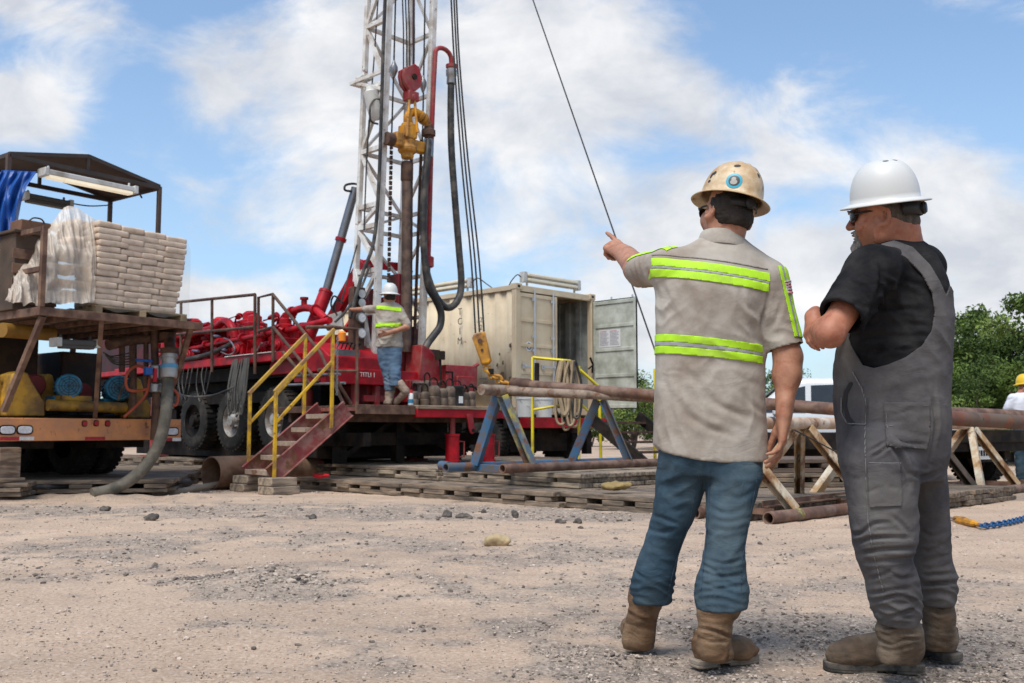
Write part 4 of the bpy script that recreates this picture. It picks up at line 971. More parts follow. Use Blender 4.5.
def build_truck():
    t = thing('pump_trailer', 'rusty pump trailer with an orange rear bumper and a roofed loading deck', 'trailer', O_T, TA)
    # chassis, bumper
    b = MB(); b.lbox((.35, 1.0, .78), (2.15, 7.5, 1.0)); b.lbox((-.15, 1.4, 1.0), (2.4, 7.5, 1.06)); b.lbox((.2, 1.3, .62), (.9, 2.0, .8)); b.lbox((1.5, 1.3, .62), (2.2, 2.0, .8))
    for y in (2.5, 3.8): b.cyl((.3, y, .74), (2.2, y, .74), .1, 12)
    b.build('chassis', DARK, t)
    for y in (2.5, 3.8):
        for x, ax in ((.12, -1), (2.36, 1), (.50, -1), (1.98, 1)): tyre_wheel(t, (x, y, .73), (ax, 0, 0), .50, .30, GREYRIM)
    zb0, zb1 = ont(90, 440.5, .85)[2], ont(90, 418.5, .85)[2]
    b = MB(); b.lbox((-.42, .85, zb0), (2.49, .95, zb1)); b.lbox((2.40, .95, zb0), (2.49, 1.5, zb1)); bp = b.build('rear_bumper', ORANGE, t, bevel=.008)
    yb = .848
    def oval(px, py, w_, h_, m_, nm):
        q = ont(px, py, yb); b = MB(); pts = [(w_ * math.copysign(abs(math.cos(a)) ** .5, math.cos(a)), h_ * math.copysign(abs(math.sin(a)) ** .7, math.sin(a))) for a in np.linspace(0, 2 * math.pi, 24, endpoint=False)]
        b.prism([(x * 1.2, z * 1.35) for x, z in pts], (q[0], yb - .012, q[2]), (1, 0, 0), (0, 0, 1), (0, .012, 0)); h = b.build(nm + '_housing', DARK, bp)
        b = MB(); b.prism(pts, (q[0], yb - .022, q[2]), (1, 0, 0), (0, 0, 1), (0, .010, 0)); b.build(nm, m_, h, bevel=.003)
    WL = mat('clear_lamp_lens', (.55, .54, .56), rough=.25, var=.2, vs=30, bump=.1); RL_ = mat('red_lamp_lens', (.32, .015, .02), rough=.3, bump=0)
    for px, py in ((7, 430), (24.5, 429.8), (172, 431.5)): oval(px, py, .085, .045, WL, 'reversing_lamp')
    for px, py in ((84.3, 423.5), (96, 423.2), (107.5, 423.5)): oval(px, py, .030, .030, RL_, 'marker_lamp')
    def strip(px0, px1, py0, py1, m_):
        a, c = ont(px0, py0, yb), ont(px1, py1, yb); b = MB(); b.lbox((a[0], yb - .004, min(a[2], c[2])), (c[0], yb - .001, max(a[2], c[2]))); b.build('reflector_strip', m_, bp)
    RS = mat('reflector_red', (.38, .02, .03), rough=.4, var=.3, vs=20, bump=0); WS = mat('reflector_white', (.62, .60, .58), rough=.4, var=.15, vs=20, bump=0)
    strip(0, 19, 437.0, 440.3, RS); strip(19.4, 34, 436.6, 440.2, WS); strip(85, 105, 436.9, 440.0, RS); strip(163, 172, 438, 441, RS); strip(172.4, 181, 437.8, 441, WS)
    # loading deck with its frame
    zt = 2.29
    b = MB()
    b.beam((-.03, .03, zt - .05), (2.20, .03, zt - .05), .06, .10); b.beam((.0, .06, zt - .05), (.0, 3.2, zt - .05), .06, .10); b.beam((2.17, .06, zt - .05), (2.17, 3.2, zt - .05), .06, .10)
    for x in (.45, .9, 1.35, 1.8): b.beam((x, .06, zt - .07), (x, 3.2, zt - .07), .05, .06)
    b.build('deck_frame', RUST, t, bevel=.004)
    b = MB(); b.lbox((.03, .06, zt - .035), (2.14, 3.2, zt - .015)); b.build('deck_plate', mat('deck_plate_pale', (.30, .28, .26), rough=.7, var=.25, vs=3, dirt=(.1, .07, .05), da=.5, bump=.1), t)
    def post(name, *segs, w_=.065, m_=RUST):
        b = MB()
        for p, q in segs: b.beam(p, q, w_, w_)
        return b.build(name, m_, t, bevel=.004)
    post('deck_leg', ((.04, .05, zt - .1), ont(3.5, 411, .75))); post('deck_leg', (ont(101.5, 320, .06), ont(95, 418, .88)), w_=.055); post('deck_leg', (ont(191, 327, .06), ont(178.5, 371, .5))); post('deck_leg', (ont(178.5, 371, .5), (2.35, 1.2, 1.0)), w_=.06)
    for x in (.1, 2.1): post('deck_leg', ((x, 3.1, 1.0), (x, 3.1, zt - .1)))
    ztop = ont(38, 225, .02)[2]
    post('railing', ((.0, .02, zt), (.0, .02, ztop)), ((.0, .02, ztop - .03), (.0, 1.3, ztop - .03)), ((.0, .02, zt + .45), (.0, 1.3, zt + .45)), ((0, 1.3, zt), (0, 1.3, ztop)), w_=.06)
    # roof
    yr = 1.42; A_, B_ = ont(8.8, 154.9, yr), ont(159.6, 185.6, yr); za = (A_[2] + B_[2]) / 2; xl, xr = A_[0], B_[0]; xm = ont(88, 160, yr)[0]; yd = 1.3
    b = MB(); pk = za + .205
    b.raw([(xl, yr, za), (xm, yr, pk), (xr, yr, za), (xl, yr + yd, za), (xm, yr + yd, pk), (xr, yr + yd, za), (xl, yr, za + .025), (xm, yr, pk + .025), (xr, yr, za + .025), (xl, yr + yd, za + .025), (xm, yr + yd, pk + .025), (xr, yr + yd, za + .025)],
          [(0, 1, 4, 3), (1, 2, 5, 4), (6, 9, 10, 7), (7, 10, 11, 8), (0, 6, 7, 1), (1, 7, 8, 2), (3, 4, 10, 9), (4, 5, 11, 10), (0, 3, 9, 6), (2, 8, 11, 5)]); rf = b.build('roof', mat('roof_brown_sheet', (.075, .05, .04), rough=.75, var=.3, bump=.15), t)
    b = MB()
    for y in (yr, yr + yd):
        b.beam((xl, y, za - .02), (xr, y, za - .02), .055, .055); b.beam((xl, y, za), (xm, y, pk), .05, .05); b.beam((xm, y, pk), (xr, y, za), .05, .05); b.beam((xm, y, za), (xm, y, pk), .04, .04)
    for x in (xl, xr): b.beam((x, yr, za - .02), (x, yr + yd, za - .02), .05, .05)
    b.build('roof_frame', mat('roof_dark_tube', (.045, .033, .028), rough=.7, var=.3, bump=.1), rf)
    for x, y in ((xl, yr), (xr, yr), (xl, yr + yd), (xr, yr + yd)): post('roof_post', ((x, y, zt - .05), (x, y, za)), w_=.055, m_=MATS['roof_brown_sheet'])
    # lamps under the roof and under the deck
    def lamp(p0, p1, y, lit, hang, w_=.17):
        p0 = np.asarray(p0); p1 = np.asarray(p1); d = unit(p1 - p0); m_ = MB(); m_.beam(p0, p1, w_, .07, (0, 0, 1)); 
        for p in (p0 + d * .08, p1 - d * .08): m_.beam(p, p + np.array([0, 0, hang]), .03, .03)
        o = m_.build('strip_lamp', LAMPCASE if lit else mat('dark_lamp_case', (.06, .055, .05), rough=.5, bump=.05), t, bevel=.012)
        c = MB(); c.beam(p0 + d * .06 + [0, -.02, -.05], p1 - d * .06 + [0, -.02, -.05], w_ * .62, .05); c.build('tube_cover', TUBEL if lit else MATS['dark_lamp_case'], o, bevel=.01)
        e = MB(); e.beam(p0 - d * .01, p0 + d * .05, w_ * 1.05, .11); e.build('end_cap', LAMPCASE, o, bevel=.008); e = MB(); e.beam(p1 - d * .05, p1 + d * .01, w_ * 1.05, .11); e.build('end_cap', LAMPCASE, o, bevel=.008)
    lamp(ont(42, 172, yr - .08), ont(134, 191, yr - .08), 0, True, .10, .2); lamp(ont(22, 196, yr + .9), ont(69, 205, yr + .9), 0, False, .1, .24)
    b = MB(); b.tube(crom([ont(69, 203, yr + .9), ont(90, 206, yr + .95), ont(112, 205, yr + 1.2)], 6), .01, 6); b.build('lamp_wire', HOSE, t); b = MB(); b.tube(crom([ont(134, 186, yr - .08), ont(139, 193, yr - .08), ont(142, 198, yr - .06)], 4), .012, 6); b.build('lamp_wire', HOSE, t)
    q0, q1 = ont(54, 342, .35), ont(96, 344, .35); lamp(q0, q1, 0, False, .1, .2)
    # machinery under the deck
    b = MB(); b.lbox((-1.0, 2.4, 1.06), (1.22, 5.5, 2.2)); b.lbox((1.66, 2.6, 1.06), (2.3, 5.0, 2.0)); b.build('mud_tank', mat('brown_tank', (.060, .030, .014), rough=.7, var=.4, vs=3, dirt=(.02, .012, .008), da=.5, ds=2, bump=.15), t, bevel=.03)
    def guard(px0, px1, pyt, pyb, y):
        a, c = ont(px0, pyb, y), ont(px1, pyt, y); w_ = c[0] - a[0]; h_ = c[2] - a[2]; b = MB()
        b.prism([(0, 0), (w_, 0), (w_, h_ * .3), (w_ * .62, h_ * .78), (w_ * .52, h_ * .95), (w_ * .35, h_), (w_ * .12, h_ * .92), (0, h_ * .55)], (a[0], y, a[2]), (1, 0, 0), (0, 0, 1), (0, .35, 0)); b.build('belt_guard', YELM, t, bevel=.02)
    guard(6, 47, 372, 416, 1.15); guard(42, 62, 374, 404, 1.5); guard(128, 152, 378, 418, 1.2); guard(-14, 10, 371, 416, 1.3)
    def motor(px, py, y, r):
        c = ont(px, py, y); ax = unit(np.array([.42, .90, -.06])); sx = unit(np.cross(ax, [0, 0, 1])); uz = np.cross(sx, ax); o_ = lambda x, yy, z: c + sx * x + ax * yy + uz * z
        b = MB(); b.lathe(c, ax, [(0, 0), (r * .35, -.005), (r * .9, .0), (r, .05), (r, .12), (r * .95, .13), (r * .95, .55), (r * .7, .6), (0, .6)], 26)
        for k in range(18): a = 2 * math.pi * k / 18; b.beam(o_(math.cos(a) * r * .98, .14, math.sin(a) * r * .98), o_(math.cos(a) * r * .98, .54, math.sin(a) * r * .98), .012, .03, sx * math.cos(a) + uz * math.sin(a))
        b.lbox(c + [-r * .7, .15, -r * 1.25], c + [r * .7, .5, -r * .8]); o = b.build('electric_motor', BLUEM, t, bevel=.004)
        g = MB()
        for rr in (.3, .5, .7): g.lathe(o_(0, -.006, 0), -ax, [(r * rr, 0), (r * (rr + .06), 0), (r * (rr + .06), .008), (r * rr, .008), (r * rr, 0)], 24)
        for k in range(8): a = 2 * math.pi * k / 8; g.beam(o_(0, -.012, 0), o_(math.cos(a) * r * .85, -.012, math.sin(a) * r * .85), .008, .014, ax)
        g.build('fan_grille', mat('dark_blue_grille', (.012, .05, .09), rough=.5, bump=0), o)
    motor(69, 386, 1.12, .165); motor(119, 388, 1.18, .18)
    b = MB(); b.tube([ont(2, 330, .7), ont(52, 334, .9)], .09, 14); b.build('yellow_pipe', mat('dull_yellow_pipe', (.22, .11, .015), rough=.6, var=.3, vs=4, bump=.1), t); b = MB(); b.tube([ont(48, 405, 1.1), ont(125, 408, 1.1)], .075, 12); b.lbox(ont(62, 404, 1.1), ont(84, 398, 1.3) + [0, .3, .02]); b.build('yellow_manifold', YELM, t)
    b = MB(); b.lathe(ont(37, 385, 1.45), (0, 1, 0), [(0, 0), (.12, 0), (.14, .03), (.14, .3), (0, .3)], 18); b.lathe(ont(84, 392, 1.5), (0, 1, 0), [(0, 0), (.12, 0), (.12, .3), (0, .3)], 18); b.build('pump_casing', mat('dark_red_pump', (.16, .02, .02), rough=.6, var=.2, bump=.1), t)
    # pipework and the union on the right side
    b = MB(); b.tube(crom([ont(108, 345, .9), ont(130, 340, .9), ont(158, 338, .75), ont(167, 337, .65), ont(170, 345, .55), ont(169.5, 358, .52)], 6), .075, 14); b.tube([ont(154, 322, .7), ont(156, 395, .7), ont(154, 440, .7)], .05, 12); b.tube([ont(146, 325, .8), ont(146, 400, .8)], .035, 8); b.tube([ont(133, 345, .9), ont(133, 412, .9)], .05, 8); b.tube([ont(122, 340, 1.0), ont(122, 372, 1.0)], .04, 8)
    for p in (ont(169.7, 352, .53), ont(167, 337, .65)): b.lathe(p, (0, .1, 1), [(.08, -.05), (.12, -.05), (.12, .05), (.08, .05)], 14)
    b.build('outlet_pipes', RUST_D, t)
    b = MB(); b.lathe(ont(156, 372, .66), (0, 0, 1), [(.06, -.1), (.085, -.08), (.085, .08), (.06, .1)], 14); b.lathe(ont(156, 388, .66), (0, 0, 1), [(.06, -.06), (.08, -.05), (.08, .05), (.06, .06)], 14); b.build('valve_body', STEEL, t)
    b = MB(); q = ont(155, 375, .58); b.lbox(q - [.02, .02, .09], q + [.02, .02, .09]); b.build('red_handle', mat('bright_red', (.5, .02, .04), rough=.5, bump=0), t); b = MB(); q = ont(174, 372, .5); b.lbox(q - [.02, .02, .10], q + [.02, .02, .10]); b.build('red_handle', mat('bright_red', (.5, .02, .04), rough=.5, bump=0), t)
    b = MB(); q = ont(148, 371, .6); b.lbox(q - [.05, .03, .05], q + [.05, .03, .05]); b.tube([ont(136, 360, .7), ont(152, 361, .66)], .02, 8); b.build('blue_valve', mat('valve_blue', (.02, .10, .35), rough=.5, bump=0), t)
    OR = mat('orange_red_hose', (.36, .07, .03), rough=.6, var=.2, bump=.1)
    for pts in ([(151, 372), (147, 392), (138, 404), (124, 417)], [(150, 370), (137, 366), (127, 374), (127, 388), (136, 391), (152, 388)]): b = MB(); b.tube(crom([ont(x, y, .72) for x, y in pts], 6), .020, 8); b.build('air_hose', OR, t)
    b = MB(); b.tube(crom([ont(172, 388, .55), ont(178, 395, .55), ont(176, 405, .55), ont(170, 404, .55)], 6), .02, 8); b.build('air_hose', OR, t)
    rng = random.Random(2)
    for k in range(5):
        b = MB(); b.tube(crom([ont(103 + rng.random() * 4, 352 + rng.random() * 4, .95), ont(115, 356 + 2 * k, .95), ont(135, 352 + 3 * k, .95)], 5), .010, 6); b.build('cable', HOSE, t)
    b = MB(); b.tube(crom([ont(118, 400, 1.0), ont(124, 385, .9), ont(132, 378, .9)], 5), .02, 8); b.build('cable', HOSE, t)
    return t
trailer = build_truck()

def build_truck_load():
    zt = 2.29
    # pallet
    x0, x1, y0, y1 = .80, 2.12, .24, 1.34
    t = thing('wooden_pallet', 'wooden pallet under the stack of paper sacks on the trailer deck', 'pallet', TW((x0 + x1) / 2, (y0 + y1) / 2, zt), TA)
    hx, hy = (x1 - x0) / 2, (y1 - y0) / 2
    b = MB()
    for x in (-hx + .05, 0, hx - .05): b.lbox((x - .045, -hy, .02), (x + .045, hy, .10))
    b.build('runners', PALW, t, bevel=.004)
    b = MB()
    for k in range(6): y = -hy + .06 + k * (2 * hy - .12) / 5; b.lbox((-hx, y - .05, .10), (hx, y + .05, .122))
    b.build('top_boards', PALW, t, bevel=.003)
    b = MB()
    for y in (-hy + .06, 0, hy - .06): b.lbox((-hx, y - .05, 0), (hx, y + .05, .02))
    b.build('bottom_boards', PALW, t)
    # sacks
    def sack_mesh(lx, ly, lz, seed):
        v = Vol((-lx / 2 - .03, -ly / 2 - .03, -lz / 2 - .03), (lx / 2 + .03, ly / 2 + .03, lz / 2 + .03), .014)
        def f(X, Y, Z):
            px, py = np.abs(X) / (lx / 2), np.abs(Y) / (ly / 2); th = lz / 2 * (1 - .16 * px ** 12) * (1 - .16 * py ** 12)
            return np.maximum(np.maximum(np.abs(X) - lx / 2, np.abs(Y) - ly / 2), np.abs(Z) - th) + 0 * X
        v.sub((-lx / 2, -ly / 2, -lz / 2), (lx / 2, ly / 2, lz / 2), f)
        V, Q = v.mesh(0); V = relax(V, Q, .4); N = normals(V, Q); return V + N * (.004 * fbm(V * 7 + seed * 5, 3))[:, None], Q
    L_ = .0765; kinds = {}
    for kd, lx in (('a', 1.30 / 3), ('b', 1.30 / 4)): kinds[kd] = [sack_mesh(lx * 1.0, .53, L_ * 1.05, s_) for s_ in (1, 2)]
    protos = {}
    rng = random.Random(6); cnt = 0
    for lay in range(14):
        kd, n = ('a', 3) if lay % 2 == 0 else ('b', 4); lx = 1.30 / n; g = 1 - .11 * (1 - lay / 13) ** 1.3
        for k in range(n):
            for r_ in range(2):
                if r_ == 1 and lay < 12 and k < n - 1: continue        # wholly behind the others
                key = (kd, rng.randint(0, 1)); dz = zt + .122 + L_ * (lay + .5) - .05 * (k / n) * lay / 13
                loc = TW((x0 + x1) / 2 + (k + .5) * lx * g - .65 + rng.uniform(-.008, .008), y0 + .02 + .27 + r_ * .54 + rng.uniform(-.012, .012), dz)
                V, Q = kinds[kd][key[1]]
                if key not in protos:
                    o = soft('paper_sack', V, Q, SACK, None); protos[key] = o
                else:
                    o = protos[key].copy(); COL.objects.link(o)
                o.location = [float(x) for x in loc]; o.rotation_euler = (rng.uniform(-.025, .025), rng.uniform(-.03, .03), TA + rng.uniform(-.03, .03)); o.scale.x = g * rng.uniform(.97, 1.0)
                tag(o, 'tan paper sack in the stack on the trailer pallet', 'sack', 'paper sacks stacked on the pallet')
    # torn wrap pulled down to the left over loose sacks
    F = lambda px, py, y: TW(*ont(px, py, y))
    top = crom([(97, 221), (88, 216), (74, 207), (62, 209), (52, 222), (40, 236), (30, 250), (23, 262)], 12); bot = crom([(94, 303.5), (84, 304), (70, 304.5), (56, 304.5), (42, 304), (28, 304), (14, 304), (4, 303)], 12); n = len(top); m_ = 46
    Vv = []
    for j in range(m_):
        g = j / (m_ - 1)
        for i in range(n):
            u = i / (n - 1); q = top[i] * (1 - g) + bot[i] * g; dep = .42 + .35 * u * (1 - g) - .22 * g - .10 * math.sin(math.pi * u) * math.sin(math.pi * min(1, g * 1.2))
            Vv.append(F(q[0], q[1] - .5 * (j == m_ - 1), dep))
    Vv = np.array(Vv); Q = np.array([(j * n + i, j * n + i + 1, (j + 1) * n + i + 1, (j + 1) * n + i) for j in range(m_ - 1) for i in range(n - 1)]); N = normals(Vv, Q)
    uu = np.tile(np.arange(n) / (n - 1), m_); gg = np.repeat(np.arange(m_) / (m_ - 1), n); c3 = np.stack([uu * 9 + gg * 1.6, gg * 1.5, 0 * uu], 1); c3 = c3 + .35 * np.stack([vnoise(c3 * .8 + 3), 0 * uu, 0 * uu], 1)
    dd = .10 * (.4 - np.abs(vnoise(c3))) + .055 * (.4 - np.abs(vnoise(c3 * 2.3 + 7))) + .028 * (.4 - np.abs(vnoise(c3 * 5.1 + 2))) + .03 * fbm(np.stack([uu * 4, gg * 4, 0 * uu], 1), 3)
    sg = -1 if (N[:, 1].mean() > 0) else 1
    Vv = Vv + N * (sg * dd * np.minimum(1, gg * 5 + .3))[:, None]
    pm = mat('milky_plastic', (.50, .395, .30), rough=.38, var=.22, vs=3, dirt=(.66, .58, .49), da=.45, ds=4, bump=.3, bs=22, bd=.015, spec=.5, soft=.25, alpha=.66)
    o = soft('plastic_wrap', Vv - np.array(O_T), Q, pm, None, sub=1); o.location = O_T
    tag(o, 'torn milky plastic wrap draped over loose sacks beside the pallet stack', 'plastic sheet')
    V, Q = kinds['a'][0]; k = 0
    for (px, py, y, rz_) in ((62, 297, .55, .2), (40, 297, .6, .5), (66, 284, .6, .1), (46, 284, .65, -.2), (70, 270, .7, .3), (52, 268, .75, -.1), (74, 256, .75, .1), (62, 252, .85, .4), (76, 242, .85, 0), (74, 228, .95, .2)):
        o = protos[('a', 0)].copy() if ('a', 0) in protos else soft('paper_sack', V, Q, SACK, None); COL.objects.link(o) if o.name not in COL.objects else None; o.location = [float(x) for x in F(px, py, y)]; o.rotation_euler = (.08 * (k % 3 - 1), .10 * (k % 2), TA + rz_); k += 1
        tag(o, 'loose paper sack heaped under the milky plastic wrap', 'sack', 'loose sacks under the plastic wrap')
    # clear film round the stack: front, right end and the frilly top
    b = MB(); Vv = []; n = 40; m_ = 10
    def ring(u):
        u = u % 1
        return (x0 - .02 + u / .5 * (x1 - x0 + .05), y0 - .035) if u < .5 else (x1 + .035, y0 - .03 + (u - .5) / .5 * (y1 - y0 + .04))
    for j in range(m_):
        for i in range(n):
            u = i / (n - 1) * .999; x, y = ring(u); zz = zt + .09 + (1.10 if i < n else 0) * j / (m_ - 1) - .07 * u * j / (m_ - 1); nn = float(fbm(np.array([[i * .33, j * .5, 1.0]]), 3)[0])
            if j == m_ - 1: y += .14; zz += .02 + .03 * nn
            Vv.append(TW(x + .012 * nn, y + .014 * nn, zz + (.06 * nn if j == 0 else 0)))
    b.raw(Vv, [(j * n + i, j * n + i + 1, (j + 1) * n + i + 1, (j + 1) * n + i) for j in range(m_ - 1) for i in range(n - 1)])
    FT = mat('thin_clear_film', (.75, .66, .56), rough=.22, var=.1, alpha=.10, bump=.5, bs=14, bd=.02, spec=.6)
    o = b.build('stretch_film', FT, None); s_ = o.modifiers.new('sub', 'SUBSURF'); s_.levels = 1; s_.render_levels = 1
    tag(o, 'thin clear stretch film around the front of the sack stack', 'plastic film')
    # blue tarp tied to the roof corner
    b = MB(); Vv = []; n, m_ = 26, 30
    lft = [(2, 170), (-8, 190), (-14, 215), (-14, 252)]; rgt = [(37, 171.5), (25, 190), (19, 215), (15, 243)]
    A_, B_ = crom(lft, 10)[:m_], crom(rgt, 10)[:m_]
    for j in range(m_):
        for i in range(n):
            u = i / (n - 1); q = A_[j] * (1 - u) + B_[j] * u; nn = .05 * math.sin(u * 17 + j * .12) * min(1, .3 + j / 12) + .03 * math.sin(u * 31 - j * .2)
            Vv.append(F(q[0], q[1] + (3 * math.sin(u * 9) if j == m_ - 1 else 0), 1.42 - .06 - .012 * j + nn))
    b.raw(Vv, [(j * n + i, j * n + i + 1, (j + 1) * n + i + 1, (j + 1) * n + i) for j in range(m_ - 1) for i in range(n - 1)])
    o = b.build('tarpaulin', TARP, None, ang=80); s_ = o.modifiers.new('solid', 'SOLIDIFY'); s_.thickness = .004; tag(o, 'blue tarpaulin hanging bunched from the trailer roof corner', 'tarpaulin')
    # wooden box on a shelf behind the railing
    q = ont(29, 236, .75); t = thing('wooden_crate', 'brown wooden crate with a rope handle behind the deck railing', 'crate', TW(q[0], q[1], zt), TA)
    hh = q[2] - zt
    b = MB(); b.lbox((-.26, -.2, 0), (.26, .2, hh - .02)); b.lbox((-.3, -.24, hh - .02), (.3, .24, hh + .02)); b.build('crate_stack', mat('dark_crate', (.07, .045, .03), rough=.85, var=.4, vs=4, bump=.3), t, bevel=.01)
    b = MB()
    for z in (.08, .26, .44, .62): b.lbox((-.29, -.215, z), (.27, -.198, z + .12))
    b.build('slats', RUST, t, bevel=.004)
    b = MB(); b.lbox((-.17, -.14, hh + .02), (.20, .14, hh + .17)); bx = b.build('box', mat('brown_box', (.16, .08, .045), rough=.8, var=.3, bump=.2), t, bevel=.01)
    b = MB(); b.tube(crom([(-.08, -.15, hh + .16), (-.03, -.16, hh + .20), (.06, -.16, hh + .20), (.11, -.15, hh + .16)], 5), .01, 6); b.build('rope_handle', HOSE, bx)
    # timber prop under the bumper
    c = P(4, 476, 12.35); b = MB(); b.lbox((-.14, -.12, 0), (.14, .12, .42)); b2 = P(4, 476, 12.35)
    t = thing('timber_prop', 'short upright timber prop under the orange bumper', 'timber', (c[0], c[1], .225), TA + .1); b.build('block', PLANKW, t, bevel=.012)
    b = MB(); b.lbox((-.18, -.16, .0), (.18, .16, .05)); b.build('foot_board', PLANKW, t, bevel=.006)
    # hose from the union to the ground
    F2 = lambda px, py, Y: P(px, py, Y)
    b = MB(); b.tube(crom([TW(*ont(169.2, 362, .5)), TW(*ont(168, 385, .46)), F2(166, 412, 13.0), F2(160, 440, 12.9), F2(148, 463, 12.8), F2(130, 480, 12.65), F2(110, 490, 12.5), F2(92, 494, 12.35)], 8), .076, 16)
    h = b.build('suction_hose', mat('dusty_grey_hose', (.085, .075, .056), rough=.8, var=.3, vs=5, dirt=(.17, .145, .11), da=.42, ds=4, bump=.3, bs=40), None); tag(h, 'dusty grey green hose curving from the trailer outlet to the ground', 'hose')
    b = MB(); p0, p1 = TW(*ont(169.6, 354, .52)), TW(*ont(169.0, 378, .48)); d = p1 - p0; L = np.linalg.norm(d); b.lathe(p0, d, [(.085, 0), (.115, .01), (.115, .06), (.10, .07), (.10, L * .6), (.112, L * .62), (.112, L * .9), (.1, L)], 18); cp = b.build('hose_coupling', mat('zinc_coupling', (.36, .36, .35), rough=.45, metal=.5, var=.2, bump=.15), h, world=True)
    b = MB(); pa = p0 + d * .45; pb = p0 + d * .62; b.cyl(pa, pb, .116, 18); b.build('blue_band', mat('band_blue', (.10, .30, .48), rough=.5, bump=0), cp, world=True)
build_truck_load()
# ================================================================== timber mats, stair, container, racks, cars
MATW = mat('mat_timber', (.25, .185, .13), rough=.92, var=.3, vs=2.2, dirt=(.10, .078, .06), da=.45, ds=3, bump=.5, bs=40, bd=.006, stretch=(1, 7, 7))
MATW2 = mat('mat_timber_pale', (.36, .285, .205), rough=.92, var=.25, vs=2.2, dirt=(.15, .115, .09), da=.45, ds=3, bump=.5, bs=40, bd=.006, stretch=(1, 7, 7))
def build_mats():
    rng = random.Random(12)
    def mat_mesh(L, W, seed):
        """laminated mat: boards along x on top and below, cross boards between"""
        r = random.Random(seed); b = MB(); n = int(W / .235); pw = W / n
        for lay, z in ((0, .0), (2, .112)):
            for k in range(n):
                e0, e1 = r.uniform(-.05, .05), r.uniform(-.05, .05); y = -W / 2 + pw * (k + .5)
                b.box((e1 / 2 - e0 / 2, y, z + .026 + r.uniform(-.004, .004)), (L + e0 + e1, pw * r.uniform(.9, .97), .052 + r.uniform(-.004, .004)), r.uniform(-.006, .006))
        m_ = int(L / .42)
        for k in range(m_): b.box((-L / 2 + L / m_ * (k + .5) + r.uniform(-.05, .05), r.uniform(-.03, .03), .082), (r.uniform(.24, .40), W + r.uniform(-.06, .03), .052))
        return b
    protos = []
    def place(a, b_, z, L, W, label, rz=0.0, mt=MATW, seed=None):
        """mat with its long boards along the rig's length, centre at rig (a, b)"""
        q = RW(a, b_, z); o = mat_mesh(L, W, seed or rng.randint(0, 999)).build('timber_mat', mt, None, bevel=.006, ang=30); o.location = [float(x) for x in q]
        me = o.data; c = np.array([v.co[:] for v in me.vertices]); o.rotation_euler = (0, 0, ANG + math.pi / 2 + rz)
        tag(o, label, 'timber mat', 'timber mats round the rig'); return o
    # rig coordinates: a to the right and away, b to the left and away
    place(.85, -.15, .0, 2.5, 2.4, 'grey timber mat on the ground right beside the red stair', seed=3)
    place(.95, -2.75, .0, 2.7, 2.5, 'brown timber mat on the ground below the blue pipe rack', .02, seed=4)
    place(1.1, -5.35, .0, 2.4, 2.5, 'worn timber mat on the ground behind the pointing man', -.02, MATW, seed=5)
    place(3.3, -.6, .0, 3.4, 2.4, 'timber mat on the ground under the red screw jacks', seed=6)
    place(3.4, -3.5, .0, 2.4, 2.4, 'timber mat on the ground under the far end of the blue rack', seed=14)
    place(3.5, -6.0, .0, 2.4, 2.4, 'timber mat on the ground behind the white pipe rack', seed=15)
    place(1.55, .05, .170, 2.6, 2.3, 'upper timber mat lying under the front of the working floor', seed=7, mt=MATW2)
    place(1.55, -2.6, .170, 2.6, 2.2, 'upper pale timber mat carrying the blue pipe rack', -.015, MATW2, seed=8)
    place(4.0, -1.3, .170, 5.2, 2.4, 'upper timber mat running back below the container trailer', seed=9)
    place(3.0, 2.6, .170, 2.6, 5.4, 'upper timber mat under the middle of the drilling rig', seed=16)
    place(1.5, 3.7, .0, 3.8, 2.4, 'timber mat under the tandem wheels of the rig', seed=10, mt=MATW)
    place(1.5, 3.7, .170, 3.8, 2.2, 'upper timber mat below the tandem wheels of the rig', seed=20, mt=MATW)
    place(1.3, 7.2, .0, 4.0, 2.6, 'timber mat under the far engine end of the rig', seed=11)
    place(1.3, 7.2, .170, 4.0, 2.4, 'upper timber mat below the far engine end of the rig', seed=21)
    # below the trailer
    def place2(px, py, Y, L, W, rz, label, seed, z=.0, mt=MATW):
        q = P(px, py, Y); o = mat_mesh(L, W, seed).build('timber_mat', mt, None, bevel=.006, ang=30); o.location = (float(q[0]), float(q[1]), z); o.rotation_euler = (0, 0, rz); tag(o, label, 'timber mat', 'timber mats round the rig'); return o
    place2(52, 470, 14.0, 3.6, 2.5, .16, 'dark timber mat under the orange bumper of the pump trailer', 31, .05)
    place2(-75, 470, 13.2, 3.2, 2.5, .16, 'dark timber mat under the left wheels of the pump trailer', 32, .05)
    place2(40, 470, 16.6, 5.2, 2.5, .16, 'dark timber mat under the back of the pump trailer', 33, .05)
    # pile behind the white rack
    for k in range(3):
        q = P(806 + (-1) ** k * 3, 440, 12.9); o = mat_mesh(2.3, 1.4, 40 + k).build('timber_mat', MATW if k % 2 else mat('mat_timber_dark', (.12, .085, .065), rough=.92, var=.3, vs=2.2, bump=.5, bs=40, stretch=(1, 7, 7)), None, bevel=.006, ang=30)
        o.location = (float(q[0]), float(q[1]), .0 + k * .170); o.rotation_euler = (0, 0, .06 + .03 * k)
        tag(o, ['bottom', 'middle', 'topmost'][k] + ' mat of the timber pile behind the rusty white rack', 'timber mat', 'timber mats round the rig')
    # blocks the stair stands on
    def blocks(px, py, Y, n, label, s):
        q = P(px, py, Y)
        for k in range(n):
            b = MB(); b.box((0, 0, .057), (.44 - .04 * k, .34, .110), 0)
            o = b.build('timber_block', MATW2, None, bevel=.012); o.location = (float(q[0]) + .02 * k * s, float(q[1]), .0 + k * .114); o.rotation_euler = (0, 0, ANG + .1 + .06 * k * s)
            tag(o, ('lower' if k == 0 else 'upper') + ' ' + label, 'timber block', 'blocks under the stair')
